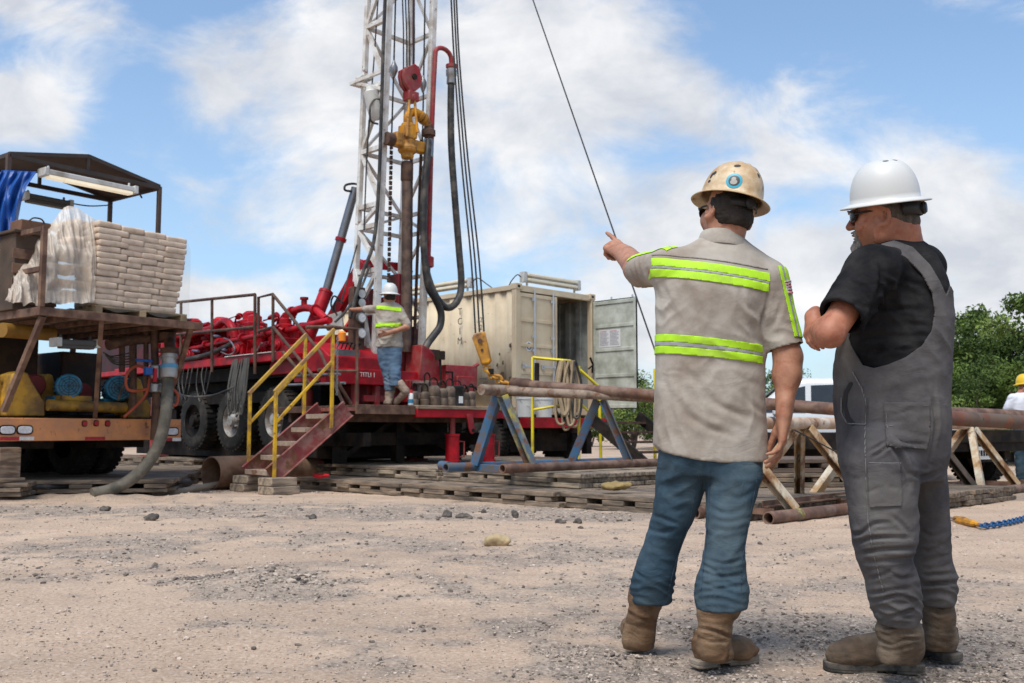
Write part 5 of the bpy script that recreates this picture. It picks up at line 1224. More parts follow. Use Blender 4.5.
    blocks(250, 485, 14.2, 2, 'timber block under the left foot of the stair', 1); blocks(279, 487, 13.5, 2, 'timber block under the right foot of the stair', -1)
    for (px, py, Y, sz, lab, m_) in ((620, 486, 11.0, (.30, .14, .07), 'crumpled yellow rag lying on the timber mat behind the pointing man', mat('yellow_rag', (.26, .185, .075), rough=.9, bump=.3)), (322, 476, 14.1, (.16, .07, .05), 'small red rag caught between the boards beside the stair', mat('red_rag', (.5, .015, .02), rough=.9, bump=.2))):
        q = P(px, py, Y); v = Vol(q - np.array(sz) * 1.2, q + np.array(sz) * 1.2, .012)
        for k in range(5): v.ell(q + np.array([rng.uniform(-.5, .5) * sz[0], rng.uniform(-.4, .4) * sz[1], rng.uniform(-.2, .2) * sz[2]]), np.array(sz) * (.35, .5, .45), None, .03)
        V, Q = v.mesh(1); V = V + normals(V, Q) * (.02 * fbm(V * 14, 3))[:, None] * min(1, sz[0] * 3); o = soft('rag', V - q, Q, m_, None); o.location = [float(x) for x in q]; tag(o, lab, 'rag')
build_mats()

def build_stair():
    p0, p1 = P(271, 476, 13.5), P(348, 405, 14.2); wv = P(253, 473, 14.25) - P(281, 473.5, 13.6); wv[2] = 0
    u = p1 - p0; uh = np.array([u[0], u[1], 0]); L = np.linalg.norm(uh); uh /= L; rise = u[2]
    rz = math.atan2(uh[1], uh[0]); W_ = .80
    t = thing('metal_stair', 'red steel stair with yellow handrails leading up to the working floor', 'stair', (p0[0], p0[1], 0), rz)
    z0, z1 = p0[2], p1[2]
    RS = mat('stair_red', (.21, .035, .035), rough=.6, var=.25, vs=4, dirt=(.28, .14, .11), da=.45, ds=5, rust=.3, rs=5, bump=.12, bs=60)
    for y in (0, W_):
        b = MB(); b.channel((0, y, z0 + .0), (L, y, z1 - .05), .05, .26, .014, (0, 0, 1)); b.build('stringer', RS, t, bevel=.003)
    n = 5
    for k in range(n):
        f = (k + .35) / n; b = MB(); zc = z0 + rise * f - .02; b.lbox((L * f - .12, .03, zc - .02), (L * f + .13, W_ - .03, zc + .02)); b.lbox((L * f - .13, .03, zc - .045), (L * f - .10, W_ - .03, zc + .022)); b.build('tread', mat('worn_tread', (.33, .25, .19), rough=.75, var=.25, vs=8, rust=.2, bump=.3), t, bevel=.004)
    b = MB(); b.lbox((L - .02, 0, z1 - .08), (L + .12, W_, z1 - .03)); b.build('landing_plate', RS, t)
    # rails: posts at foot and head, top rail and knee rail
    hx0, hx1 = .03, L * .76
    for y in (-.035, W_ + .035):
        zt0, zt1 = z0 + 1.13, z0 + rise * (hx1 / L) + 1.30
        b = MB()
        for x, zb, zt in ((hx0, z0 - .02, zt0), (hx1, z0 + rise * hx1 / L - .1, zt1)): b.beam((x, y, zb), (x, y, zt), .045, .045, (1, 0, 0))
        b.beam((hx0, y, zt0 - .42), (hx1, y, zt1 - .45), .04, .04); b.build('handrail', YEL, t, bevel=.006)
        c = MB(); c.beam((hx0 - .02, y, zt0), (hx1 + .02, y, zt1), .05, .05); c.build('top_rail', mat('worn_rail', (.30, .17, .09), rough=.65, var=.3, vs=6, dirt=(.50, .30, .03), da=.45, ds=5, rust=.2, bump=.1), t, bevel=.006)
    b = MB(); q = np.array([L * .62, W_ * .1, z0 + rise * .46]); b.lathe(q + [0, .0, .02], (0, -1, 0), [(.03, -.02), (.065, -.02), (.065, .02), (.03, .02), (.03, -.02)], 16); b.lbox(q + [-.02, -.02, .08], q + [.02, .02, .2]); b.build('lifting_eye', RS, t)
    # chain across the stair head
    b = MB(); a = np.array([hx1 + .1, .1, z0 + rise * hx1 / L + 1.2]); pts = [a + np.array([.02 * math.sin(k), -.02, -.022 * k]) for k in range(34)]
    b = MB()
    for k in range(30):
        p = a + np.array([.03, -.03, -.028 * k]); b.lathe(p, (0, 1, 0) if k % 2 else (1, 0, 0), [(.010, -.004), (.019, -.004), (.019, .004), (.010, .004), (.010, -.004)], 8)
    b.build('safety_chain', STEEL, t)
build_stair()

def build_floor_items():
    CAN = mat('greasy_pipe_brown', (.085, .060, .042), rough=.6, var=.35, vs=8, dirt=(.17, .12, .085), da=.45, ds=7, bump=.3, bs=60)
    items = [(414, 391.5, 399, .068, 'rusty'), (424.5, 392, 399, .075, 'open topped'), (433.5, 385, 406, .10, 'lidded'), (442, 388, 406, .085, 'narrow'), (449.5, 386, 406, .095, 'tall'), (464, 392, 406, .085, 'low'), (471, 391, 406, .075, 'last'), (427, 380, 404, .07, 'rear')]
    labels = ['brown pipe collar beside the spray can on the rig floor', 'brown pipe collar second from the spray can on the rig floor', 'fat ribbed pipe collar in the middle of the row of collars', 'narrow pipe collar right of the fat ribbed one', 'tall pipe collar just left of the black drum', 'low pipe collar right of the black drum', 'last pipe collar at the right end of the row', 'pipe collar standing behind the row near the spray can']
    for (px, pt, pb, r, _), lab in zip(items, labels):
        x = onb(px, 406, .25 if _ != 'rear' else .5)[0]; bb = .25 if _ != 'rear' else .5; zt = onb(px, pt, bb)[2]; h = max(.22, zt - ZF - .02)
        t = thing('pipe_collar', lab, 'pipe collar', RW(x, bb, ZF + .014), ANG, 'pipe collars in a row on the rig floor')
        b = MB(); b.lathe((0, 0, 0), (0, 0, 1), [(r, 0), (r * 1.05, .01), (r * 1.05, h * .42), (r * .94, h * .46), (r, h * .5), (r, h * .86), (r * .8, h * .95), (r * .6, h), (r * .5, h), (r * .5, h - .06), (0, h - .06)], 18); b.build('body', CAN, t)
        b = MB(); b.tube(crom([(-r * .7, 0, h * .9), (-r * .75, 0, h + .07), (0, 0, h + .12), (r * .75, 0, h + .07), (r * .7, 0, h * .9)], 5), .012, 6); b.build('handle', DARK, t)
    x = onb(456.5, 406, .25)[0]; t = thing('grease_drum', 'small black drum with a white sticker among the pipe collars', 'drum', RW(x, .25, ZF + .014), ANG)
    b = MB(); b.lathe((0, 0, 0), (0, 0, 1), [(.11, 0), (.115, .02), (.11, .04), (.11, .27), (.118, .28), (.118, .32), (.10, .33), (0, .33)], 20); b.build('body', PLASB, t); b = MB(); b.lbox((-.045, -.118, .05), (.035, -.107, .16)); b.build('sticker', GAUGE, t); b = MB(); b.tube(crom([(-.1, 0, .32), (-.06, 0, .40), (.06, 0, .40), (.1, 0, .32)], 5), .01, 6); b.build('handle', DARK, t)
    x = onb(409.8, 406, .12)[0]; t = thing('spray_can', 'white spray can with blue print and red cap beside the worker', 'spray can', RW(x - .015, .08, ZF + .014), ANG)
    b = MB(); b.lathe((0, 0, 0), (0, 0, 1), [(.038, 0), (.04, .005), (.04, .16), (.032, .18), (.02, .185), (0, .185)], 18); b.build('can', GAUGE, t); b = MB(); b.lathe((0, 0, .03), (0, 0, 1), [(.0405, 0), (.0408, .0), (.0408, .06), (.0405, .06)], 18); b.build('print_band', BLUEM, t); b = MB(); b.lathe((0, 0, .18), (0, 0, 1), [(.03, 0), (.03, .05), (0, .055)], 14); b.build('cap', mat('bright_red', (.5, .02, .04), rough=.5, bump=0), t)
    # elevator link lying over the edge by the yellow hook
    t = thing('lifting_bail', 'thin dark steel bail standing behind the muddy pipe end', 'bail', RW(onb(466, 406, .3)[0], .34, ZF), ANG); b = MB(); b.tube(crom([(-.02, 0, 0), (0, 0, .26), (.06, 0, .34), (.22, 0, .34), (.27, 0, .3)], 6), .018, 8); b.build('bent_bar', DARK, t)
build_floor_items()

# ------------------------------------------------------------------ container on its trailer
SAND = mat('container_sand', (.64, .53, .37), rough=.62, var=.08, vs=2, dirt=(.55, .43, .28), da=.4, ds=2.2, rust=.07, rs=5, bump=.06, bs=30, soft=.2)
SAGE = mat('container_sage', (.55, .57, .50), rough=.6, var=.07, vs=2, dirt=(.30, .31, .25), da=.4, ds=3, bump=.05, bs=30, soft=.2)
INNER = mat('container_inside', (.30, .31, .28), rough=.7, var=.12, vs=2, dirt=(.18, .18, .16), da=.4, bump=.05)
GALV = mat('galvanised_bar', (.46, .50, .54), rough=.45, metal=.4, var=.12, vs=10, bump=.05)
def build_container():
    ex = np.array([.70, .714, 0]); rz = math.atan2(.714, .70); zb, zt = 1.17, 3.76; W_, L_ = 2.44, 6.06; H = zt - zb
    c = P(516, 414, 19.55)
    t = thing('shipping_container', 'sand coloured shipping container with one door open, raised on a trailer', 'container', (c[0], c[1], zb), rz)
    # x along the end, y away along the side
    def corr(p0, p1, z0, z1, nrm, pitch=.28, dep=.036, m_=SAND, name='side_wall'):
        p0 = np.asarray(p0, float); p1 = np.asarray(p1, float); Lw = np.linalg.norm(p1 - p0); d = (p1 - p0) / Lw; nrm = np.asarray(nrm, float); s = [0]; q = [0]
        x = .05
        while x < Lw - .3:
            for f, e in ((0, 0), (.10, 0), (.17, 1), (.27, 1)): s.append(min(Lw, x + f * pitch / .28 * 1.0)); q.append(e)
            x += .34 * pitch / .28
        s.append(Lw); q.append(0); n = len(s); V = [p0 + d * a - nrm * dep * e + np.array([0, 0, z]) for z in (z0, z1) for a, e in zip(s, q)]
        b = MB(); b.raw(V, [(i, i + 1, n + i + 1, n + i) for i in range(n - 1)]); o = b.build(name, m_, t, ang=20); sm = o.modifiers.new('solid', 'SOLIDIFY'); sm.thickness = .004; return o
    corr((.03, .12, 0), (.03, L_ - .12, 0), .12, H - .10, (-1, 0, 0)); corr((W_ - .03, .12, 0), (W_ - .03, L_ - .12, 0), .12, H - .10, (1, 0, 0)); corr((.1, L_ - .03, 0), (W_ - .1, L_ - .03, 0), .12, H - .1, (0, 1, 0), name='end_wall')
    b = MB()
    for x in (0, W_ - .12):
        for y in (0, L_ - .12): b.lbox((x, y, .0), (x + .12, y + .12, H))
    for x in (.0, W_ - .08): b.lbox((x, .12, H - .12), (x + .08, L_ - .12, H - .02)); b.lbox((x, .12, .0), (x + .08, L_ - .12, .15))
    b.lbox((.12, .02, H - .14), (W_ - .12, .12, H - .015)); b.lbox((.12, .02, 0), (W_ - .12, .12, .13)); b.lbox((.12, L_ - .1, H - .12), (W_ - .12, L_ - .02, H - .02)); b.lbox((.12, L_ - .1, 0), (W_ - .12, L_ - .02, .15))
    fr = b.build('frame', SAND, t, bevel=.008)
    for x in (-.01, W_ - .168):
        for z in (-.01, H - .11):
            b = MB(); b.lbox((x, -.012, z), (x + .178, .15, z + .122)); cc = b.build('corner_casting', SAND, fr, bevel=.008); h = MB(); h.lbox((x + .05, -.0145, z + .035), (x + .12, -.011, z + .085)); h.build('slot', DARK, cc)
    b = MB(); b.lbox((.08, .1, H - .05), (W_ - .08, L_ - .1, H - .025)); b.build('roof', SAND, t); b = MB(); b.lbox((.08, .1, .10), (W_ - .08, L_ - .1, .14)); b.build('floor', PLANKW, t)
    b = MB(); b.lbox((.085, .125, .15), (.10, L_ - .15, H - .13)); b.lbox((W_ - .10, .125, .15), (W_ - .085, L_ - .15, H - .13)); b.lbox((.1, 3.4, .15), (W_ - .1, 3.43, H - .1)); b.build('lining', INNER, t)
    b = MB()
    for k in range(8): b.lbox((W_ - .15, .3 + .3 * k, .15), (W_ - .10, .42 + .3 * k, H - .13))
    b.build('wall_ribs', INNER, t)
    # doors
    def door(par, m_, inside):
        w_, h_ = 1.135, H - .30; zb_ = .14; b = MB()
        b.lbox((0, 0, zb_), (w_, .035, zb_ + h_)); o = b.build('door', m_, par, bevel=.004)
        b = MB(); f = -1 if not inside else 1
        for z in (zb_ + .04, zb_ + h_ * .30, zb_ + h_ * .54, zb_ + h_ * .76, zb_ + h_ - .05): b.lbox((.03, -.018, z - .035), (w_ - .03, .0, z + .035))
        for x in (.03, w_ - .03): b.lbox((x - .03, -.020, zb_), (x + .03, .0, zb_ + h_))
        b.build('door_frame', m_, o, bevel=.006)
        g = MB(); g.lbox((-.012, -.004, zb_ - .01), (w_ + .012, .030, zb_)); g.lbox((-.012, -.004, zb_ + h_), (w_ + .012, .030, zb_ + h_ + .012)); g.lbox((-.012, -.004, zb_), (-.0005, .03, zb_ + h_)); g.lbox((w_ + .0005, -.004, zb_), (w_ + .012, .03, zb_ + h_)); g.build('rubber_seal', DARK, o)
        for x in (.42, .98):
            r = MB(); y = -.055 if not inside else .09; y2 = -.018 if not inside else .036; r.cyl((x, y, zb_ - .08), (x, y, zb_ + h_ + .08), .019, 12)
            for z in (zb_ + .15, zb_ + h_ * .5, zb_ + h_ * .62, zb_ + h_ - .12): r.lbox((x - .04, min(y, y2) - .0, z - .03), (x + .04, max(y, y2), z + .03))
            rd = r.build('lock_rod', GALV, o)
            hd = MB(); hd.lbox((x - .30, y - .025, zb_ + .80), (x + .03, y - .010, zb_ + .835)); hd.lbox((x - .33, min(y, y2), zb_ + .77), (x - .27, max(y, y2), zb_ + .86)); hd.build('handle', GALV, rd)
        return o
    d1 = door(t, SAND, False); d1.location = (.10, .03, 0)
    # decal on the closed door, marks on the side
    b = MB(); b.lathe((.30, -.004, 1.36), (0, -1, 0), [(0, 0), (.095, 0), (.095, .003), (0, .003)], 24); dc = b.build('round_decal', GAUGE, d1); b = MB(); b.lathe((.30, -.0075, 1.36), (0, -1, 0), [(.045, 0), (.072, 0), (.072, .002), (.045, .002), (.045, 0)], 24); b.build('decal_ring', mat('decal_dark', (.05, .07, .12), rough=.5, bump=0), dc); b = MB(); b.lathe((.30, -.0075, 1.36), (0, -1, 0), [(0, 0), (.022, 0), (.022, .002), (0, .002)], 16); b.build('decal_dot', MATS['decal_dark'], dc)
    TX = mat('container_lettering', (.10, .085, .07), rough=.7, var=.3, vs=20, bump=0)
    rot = (math.pi / 2, 0, -math.pi / 2)
    for k, ch in enumerate('TCIM'): lettering(ch, .20, TX, t, (-.014, 1.62, 2.15 - .205 * k), rot, 'side_lettering')
    for k, ch in enumerate('22554'): lettering(ch, .15, TX, t, (-.014, .98, 1.93 - .155 * k), rot, 'side_lettering')
    b = MB(); b.lbox((-.010, .82, 1.06), (-.004, 1.02, 1.35)); b.build('yellow_placard', mat('placard_ochre', (.50, .25, .02), rough=.6, var=.3, vs=20, bump=0), t)
    for k in range(4): b = MB(); b.lbox((-.010, .80, .72 - .07 * k), (-.004, 1.04 - .04 * (k % 2), .75 - .07 * k)); b.build('weight_marks', TX, t)
    RSP = mat('rust_stain', (.09, .05, .03), rough=.8, var=.3, bump=.1); rng = random.Random(8)
    for (y, z, r) in ((.38, .78, .07), (.16, .66, .055), (.36, 1.02, .03), (.15, 1.36, .04), (.52, .98, .03), (.3, .60, .03), (2.0, .5, .05), (1.2, .45, .035), (.45, 1.2, .02)):
        b = MB(); pts = [(r * (1 + .5 * rng.uniform(-1, 1)) * math.cos(a), r * 1.3 * (1 + .5 * rng.uniform(-1, 1)) * math.sin(a)) for a in np.linspace(0, 6.28, 11, endpoint=False)]; b.prism(pts, (-.006, y, z), (0, 1, 0), (0, 0, 1), (-.003, 0, 0)); b.build('rust_spot', RSP, t)
    # open door with its notice
    d2 = door(t, SAGE, True); d2.name = 'door'; d2.location = (W_ - .07, -.02, 0); d2.rotation_euler = (0, 0, R(-90)); d2['label'] = 'open sage green door with a printed notice'
    b = MB(); b.lbox((.15, -.006, 1.435), (.72, -.0008, 1.80)); nt_ = b.build('notice', mat('notice_paper', (.66, .65, .66), rough=.6, var=.04, bump=0), d2)
    TXG = mat('print_grey', (.25, .25, .27), rough=.7, bump=0); TXR = mat('print_red', (.5, .12, .12), rough=.7, bump=0)
    for col in (0, 1):
        for k in range(11):
            b = MB(); x0 = .17 + .275 * col; wd = .25 * (.65 + .35 * rng.random()); b.lbox((x0, -.0075, 1.765 - .029 * k), (x0 + wd, -.0064, 1.776 - .029 * k)); b.build('print_line', TXG if k else TXR, nt_)
    # lamps on the roof
    def rooflamp(x0, y0, x1, y1, hgt, par, fr):
        p0, p1 = np.array([x0, y0, H + hgt]), np.array([x1, y1, H + hgt]); d = unit(p1 - p0); s = np.cross(d, [0, 0, 1]); b = MB()
        for k in (0, 1): b.beam(p0 + d * .12 + d * k * (np.linalg.norm(p1 - p0) - .24) + [0, 0, -hgt - .02], p0 + d * .12 + d * k * (np.linalg.norm(p1 - p0) - .24), .04, .04)
        b.beam(p0, p1, .07, .20); b.beam(p0 - d * .03, p0 + d * .07, .13, .22); b.beam(p1 - d * .07, p1 + d * .03, .13, .22); o = b.build('roof_lamp', LAMPCASE, par, bevel=.012)
        for q in (-.05, .05): g = MB(); o2 = np.array(fr) * .055 + np.array([0, 0, q]); g.beam(p0 + d * .09 + o2, p1 - d * .09 + o2, .06, .06); g.build('tube', LENS, o, bevel=.015)
    rooflamp(.30, .10, 2.0, .10, .17, t, (0, -1, 0)); rooflamp(.06, 1.35, .06, 4.1, .16, t, (-1, 0, 0))
    b = MB(); b.tube(crom([(.02, 1.3, H + .15), (.0, 1.1, H + .22), (.0, .85, H + .08), (.02, .7, H - .02)], 5), .012, 6); b.build('lamp_wire', HOSE, t); b = MB(); b.tube(crom([(.25, .1, H + .16), (.16, .12, H + .2), (.08, .2, H + .08), (.1, .3, H - .02)], 5), .012, 6); b.build('lamp_wire', HOSE, t)
    # air conditioner on the far part of the side
    b = MB(); b.lbox((-.34, 3.55, 1.25), (.0, 4.15, 1.72)); ac = b.build('air_conditioner', LAMPCASE, t, bevel=.02); b = MB()
    for k in range(9): b.lbox((-.30 + .03 * k, 3.54, 1.30), (-.285 + .03 * k, 3.549, 1.68))
    b.build('louvre', DARK, ac)
    b = MB(); b.lbox((-.10, 2.3, 1.0 - .25), (-.03, 2.42, .97)); b.build('socket_box', mat('ochre_box', (.25, .18, .06), rough=.6, bump=0), t)
    # trailer underneath
    tr = thing('container_trailer', 'dark trailer with red end beam carrying the sand container', 'trailer', (c[0], c[1], 0), rz)
    b = MB()
    for x in (.5, W_ - .62): b.lbox((x, -.1, .80), (x + .14, L_ + .5, zb - .012))
    for y in (.3, 1.5, 2.7, 3.9, 5.1): b.lbox((.05, y, .9), (W_ - .05, y + .1, zb - .014))
    b.lbox((.35, .5, .42), (W_ - .35, 4.5, .9)); b.build('chassis', DARK, tr)  # the wide low box is added as dark fill for shade under the container
    b = MB(); b.lbox((-.02, -.30, .90), (W_ + .02, -.12, 1.10)); b.lbox((.4, -.12, .95), (.6, .1, 1.08)); b.lbox((W_ - .6, -.12, .95), (W_ - .4, .1, 1.08)); b.build('end_beam', RED, tr, bevel=.01)
    for y in (.9, 2.1):
        for x, ax in ((.02, -1), (W_ - .02, 1)): tyre_wheel(tr, (x, y, .66), (ax, 0, 0), .48, .28, GREYRIM)
    for x in (.2, W_ - .36): b = MB(); b.lbox((x, -.05, .36), (x + .16, .1, .85)); b.build('support_leg', DARK, tr)
    # things inside and on the sill
    Wc = lambda x, y, z: np.array([c[0], c[1], zb]) + ex * x + np.array([-.714, .70, 0]) * y + np.array([0, 0, z])
    s = thing('steel_shelf', 'dark steel shelf standing inside the container doorway', 'shelf', Wc(1.45, .75, .14), rz); b = MB()
    for x in (-.3, .3):
        for y in (-.2, .2): b.lbox((x - .02, y - .02, 0), (x + .02, y + .02, 1.9))
    for z in (.1, .55, 1.0, 1.5, 1.88): b.lbox((-.32, -.22, z), (.32, .22, z + .03))
    b.build('shelf_frame', DARK, s)
    def bucket(loc, label, r=.15, h=.36, blue=True, grp='white plastic buckets'):
        o = thing('bucket', label, 'bucket', loc, rz, grp); b = MB(); b.lathe((0, 0, 0), (0, 0, 1), [(r * .88, 0), (r, h * .82), (r * 1.06, h * .83), (r * 1.06, h * .92), (r, h * .93), (r * 1.05, h * .95), (r * 1.05, h), (0, h)], 22); b.build('tub', mat('bucket_white', (.68, .68, .66), rough=.4, var=.04, bump=0), o)
        if blue: b = MB(); b.lathe((0, 0, h * .2), (0, 0, 1), [(r * .93, 0), (r * .965, 0), (r * 1.0, h * .42), (r * .97, h * .42)], 22); b.build('printed_band', mat('bucket_blue', (.02, .22, .30), rough=.4, var=.3, vs=20, bump=0), o)
        b = MB(); b.tube(crom([(-r * 1.05, 0, h * .85), (-r * .8, -.08, h * .6), (0, -r - .05, h * .5), (r * .8, -.08, h * .6), (r * 1.05, 0, h * .85)], 4), .005, 5); b.build('wire_handle', STEEL, o)
    bucket(Wc(1.45, .70, 1.31), 'white bucket with a blue band on the shelf in the container')
    b = MB()
    for k, (x, w_) in enumerate(((1.33, .18), (1.58, .16))):
        o = thing('oil_jug', ['black oil jug on the left of the container shelf below the bucket', 'black oil jug on the right of the container shelf below the bucket'][k], 'jug', Wc(x, .70, .72), rz); b = MB(); b.lbox((-w_ / 2, -.12, 0), (w_ / 2, .12, .32)); b.lathe((0, 0, .32), (0, 0, 1), [(w_ * .4, 0), (.03, .05), (.03, .09), (0, .09)], 12); b.build('jug_body', PLASB, o, bevel=.02); b = MB(); b.tube([(.0, -.1, .32), (.0, -.1, .40), (0, .02, .40)], .014, 6); b.build('handle', PLASB, o)
    o = thing('door_bar', 'black bent bar hung on the container door post', 'bar', Wc(2.26, -.06, .9), rz); b = MB(); b.tube([(0, 0, 0), (.03, 0, .18), (-.06, 0, .32)], .022, 8); b.tube([(.02, 0, .16), (-.12, 0, .08)], .018, 8); b.build('bent_bar', DARK, o)
    for k, (px, lab) in enumerate(((525.5, 'white bucket standing on the trailer beam left of the yellow rail'), (544, 'white bucket standing on the trailer beam right of the yellow rail'))):
        q = P(px, 420, 18.9 + .25 * k); bucket(np.array([q[0], q[1], 1.105]), lab, .17, .40, False)
    # yellow guard rail before the doors
    YB = mat('bright_yellow', (.72, .58, .02), rough=.45, var=.06, vs=8, dirt=(.4, .3, .05), da=.25, bump=.05)
    Yr = 17.9; F = lambda px, py, Y=Yr: P(px, py, Y)
    r = thing('yellow_guard_rail', 'bright yellow tube guard rail standing before the container doors', 'guard rail', (*F(560, 430)[:2], .34))
    b = MB(); b.tube([F(532.5, 462), F(532.5, 357.5), F(563, 360.5)], .028, 10); b.tube([F(532.5, 357.5), F(570, 361, 18.0), F(599, 387, 18.3)], .028, 10); b.tube([F(532.5, 410), F(579, 402), F(601, 424, 18.3)], .024, 8); b.tube([F(579, 366), F(579, 462)], .026, 8); b.tube([F(599, 387, 18.3), F(601, 462, 18.3)], .028, 10); b.tube([F(562, 361), F(562, 400)], .02, 8); b.build('rail_tubes', YB, r, world=True)
    b = MB(); b.cyl(F(537, 363), F(536.8, 386), .045, 10); b.build('rail_grip', DARK, r, world=True)
    r = thing('yellow_step_rail', 'bright yellow stair rail behind the open container door', 'guard rail', (*P(656, 430, 18.6)[:2], .0))
    b = MB(); f2 = lambda px, py: P(px, py, 18.6); b.tube([f2(655, 470), f2(655, 369), f2(664, 378), f2(690, 410)], .03, 10); b.tube([f2(655, 400), f2(690, 436)], .024, 8); b.tube([f2(690, 410), f2(690, 470)], .03, 10); b.build('rail_tubes', YB, r, world=True)
    # coils of rope and straps on the rail
    TAN = mat('tan_strap', (.36, .27, .17), rough=.9, var=.2, vs=10, bump=.3); o = thing('strap_bundle', 'tan lifting straps and hose loops hung over the yellow rail', 'straps', F(572, 362)); rng = random.Random(3)
    for k in range(9):
        x0 = 556 + k * 2.1; bot = 408 + rng.random() * 26; b = MB(); dy = .05 * (k % 3)
        b.tube(crom([F(x0 + 2, 361, Yr - .06 - dy), F(x0 - 1 + rng.uniform(-2, 2), 385, Yr - .09 - dy), F(x0 + rng.uniform(-2, 2), bot - 6, Yr - .08 - dy), F(x0 + 4, bot, Yr - .08 - dy), F(x0 + 8, bot - 8, Yr - .07 - dy), F(x0 + 7 + rng.uniform(-1, 2), 385, Yr - .05 - dy), F(x0 + 3, 360.5, Yr - .02 - dy)], 5), .022 if k != 2 else .04, 7); b.build('strap_loop', TAN if k % 4 else HOSE, o, world=True)
    # steel steps to the right of the doors
    st = thing('steel_steps', 'dark steel steps with open treads below the open container door', 'steps', (*P(622, 440, 17.6)[:2], .17), rz); b = MB()
    for k in range(5): b.lbox((-.5 + .0 * k, -.9 + .26 * k, .12 + .17 * k), (.9, -.66 + .26 * k, .16 + .17 * k))
    b.build('treads', RUST_D, st)
    for x in (-.52, .92): b = MB(); b.beam((x, -1.0, .05), (x, .35, .95), .05, .2); b.build('stringer', DARK, st)
build_container()

# ------------------------------------------------------------------ pipe racks
def build_racks():
    BLUE = mat('rack_blue', (.03, .12, .24), rough=.6, var=.2, vs=5, dirt=(.10, .09, .08), da=.45, ds=5, rust=.3, rs=5, bump=.15, bs=50)
    YRU = mat('rack_yellow_worn', (.09, .13, .18), rough=.65, var=.2, vs=5, dirt=(.42, .34, .04), da=.38, ds=4, rust=.3, rs=5, bump=.15, bs=50)
    RW_ = mat('rack_white_rust', (.55, .50, .40), rough=.65, var=.14, vs=5, dirt=(.36, .22, .10), da=.48, ds=4, rust=.33, rs=3.4, bump=.15, bs=50, rustcol=(.17, .075, .03))
    TOPR = mat('rail_rust_white', (.36, .22, .14), rough=.7, var=.25, vs=4, dirt=(.55, .47, .38), da=.42, ds=3, rust=.3, rs=4, bump=.2, bs=50)
    # blue rack: apexes at (500,393) and (600,400)
    p1, p2 = P(500, 393, 12.0), P(600, 400, 13.4)
    d = p2 - p1; d[2] = 0; d = unit(d); s = np.array([d[1], -d[0], 0])                      # s towards the camera
    z0 = .36; mid = (p1 + p2) / 2
    t = thing('blue_pipe_rack', 'blue and rusty steel pipe rack standing on the timber mats', 'pipe rack', (mid[0], mid[1], z0))
    zt = 1.285; W0 = .40
    g = lambda k, q, z: np.array([p1[0], p1[1], 0]) + d * k + s * q + np.array([0, 0, z])
    Lr = np.linalg.norm((p2 - p1)[:2])
    b = MB(); b.pipe(g(-.3, .33, z0 + .055), g(Lr + 1.1, .33, z0 + .055), .055, .012); b.build('base_pipe', RUST_P, t, world=True)
    b = MB(); b.pipe(g(-.55, -.36, z0 + .055), g(Lr + 1.0, -.36, z0 + .055), .055, .012); b.build('base_pipe', BLUE, t, world=True)
    b = MB(); b.beam(P(446, 466, 12.7), P(512, 469.5, 11.75), .09, .09); b.build('base_tie', BLUE, t, world=True, bevel=.006); b = MB(); b.pipe(P(441, 465.5, 12.75), P(449, 466.3, 12.62), .06, .012); b.build('base_socket', BLUE, t, world=True)
    for (k0, top, side, dk, m_) in ((0, 0, .33, .22, YRU), (0, 0, -.36, -.08, BLUE), (0, .03, .33, -.42, BLUE), (Lr, 0, .33, .22, BLUE), (Lr, 0, -.36, -.2, BLUE)):
        if (k0, dk) == (0, -.42): continue
        b = MB(); b.channel(g(k0 + top, side * .12, zt - .02), g(k0 + dk, side * .93, z0 + .08), .10, .11, .02, (0, 0, 1) if m_ is not YRU else s); b.build('leg', m_, t, world=True, bevel=.004)
    b = MB(); b.lathe(g(-.32, 0, zt + .05), d, [(.05, 0), (.065, 0), (.065, Lr + 1.9), (.05, Lr + 1.9)], 16); b.build('top_rail', MUDPIPE, t, world=True); b = MB(); b.lathe(g(-.30, 0, zt + .05), -d, [(0, 0), (.05, 0), (.05, -.02), (0, -.02)], 14); b.build('pipe_bore', DARK, t, world=True)
    # a muddy pipe and a long brown pipe across both racks
    b = MB(); a0, a1 = P(513, 383.7, 12.35), P(820, 408, 9.55); dd = a1 - a0; e1 = a0 + dd * 1.28; b.pipe(a0, e1, .060, .01, 20); o = b.build('drill_pipe', RUST_P, None); tag(o, 'long brown drill pipe sloping across the blue and white racks', 'pipe')
    b = MB(); b.lathe(a0 - unit(dd) * .02, dd, [(.045, 0), (.078, .02), (.078, .28), (.06, .34)], 18); b.build('tool_joint', RUST_D, o, world=True)
    b = MB(); b0 = P(487, 389.5, 12.2); b1 = P(700, 400.5, 10.75); b.pipe(b0, b1, .052, .01, 18); o = b.build('drill_pipe', MUDPIPE, None); tag(o, 'muddy pipe with yellow paint marks lying below the brown pipe on the blue rack', 'pipe')
    for f in (.045,): b = MB(); q = b0 + (b1 - b0) * f; b.lathe(q, b1 - b0, [(.0525, 0), (.0535, 0), (.0535, .10), (.0525, .10)], 16); b.build('paint_mark', mat('paint_mark_yellow', (.33, .30, .03), rough=.7, var=.5, vs=30, dirt=(.15, .11, .08), da=.55, ds=30, bump=0), o, world=True)
    # white rusty rack
    e0, e1 = Gd(770, 518, .06), Gd(1024, 488, .06); d = unit(np.array([*(e1 - e0)[:2], 0])); s = np.array([d[1], -d[0], 0]); L = 7.2
    t = thing('white_pipe_rack', 'long rusty white pipe rack with zigzag braces standing on the ground', 'pipe rack', (*(e0 + d * L / 2 - s * .38)[:2], 0))
    g = lambda k, q, z: np.array([e0[0], e0[1], 0]) + d * k + s * q + np.array([0, 0, z]); zt = .93; wd = .80
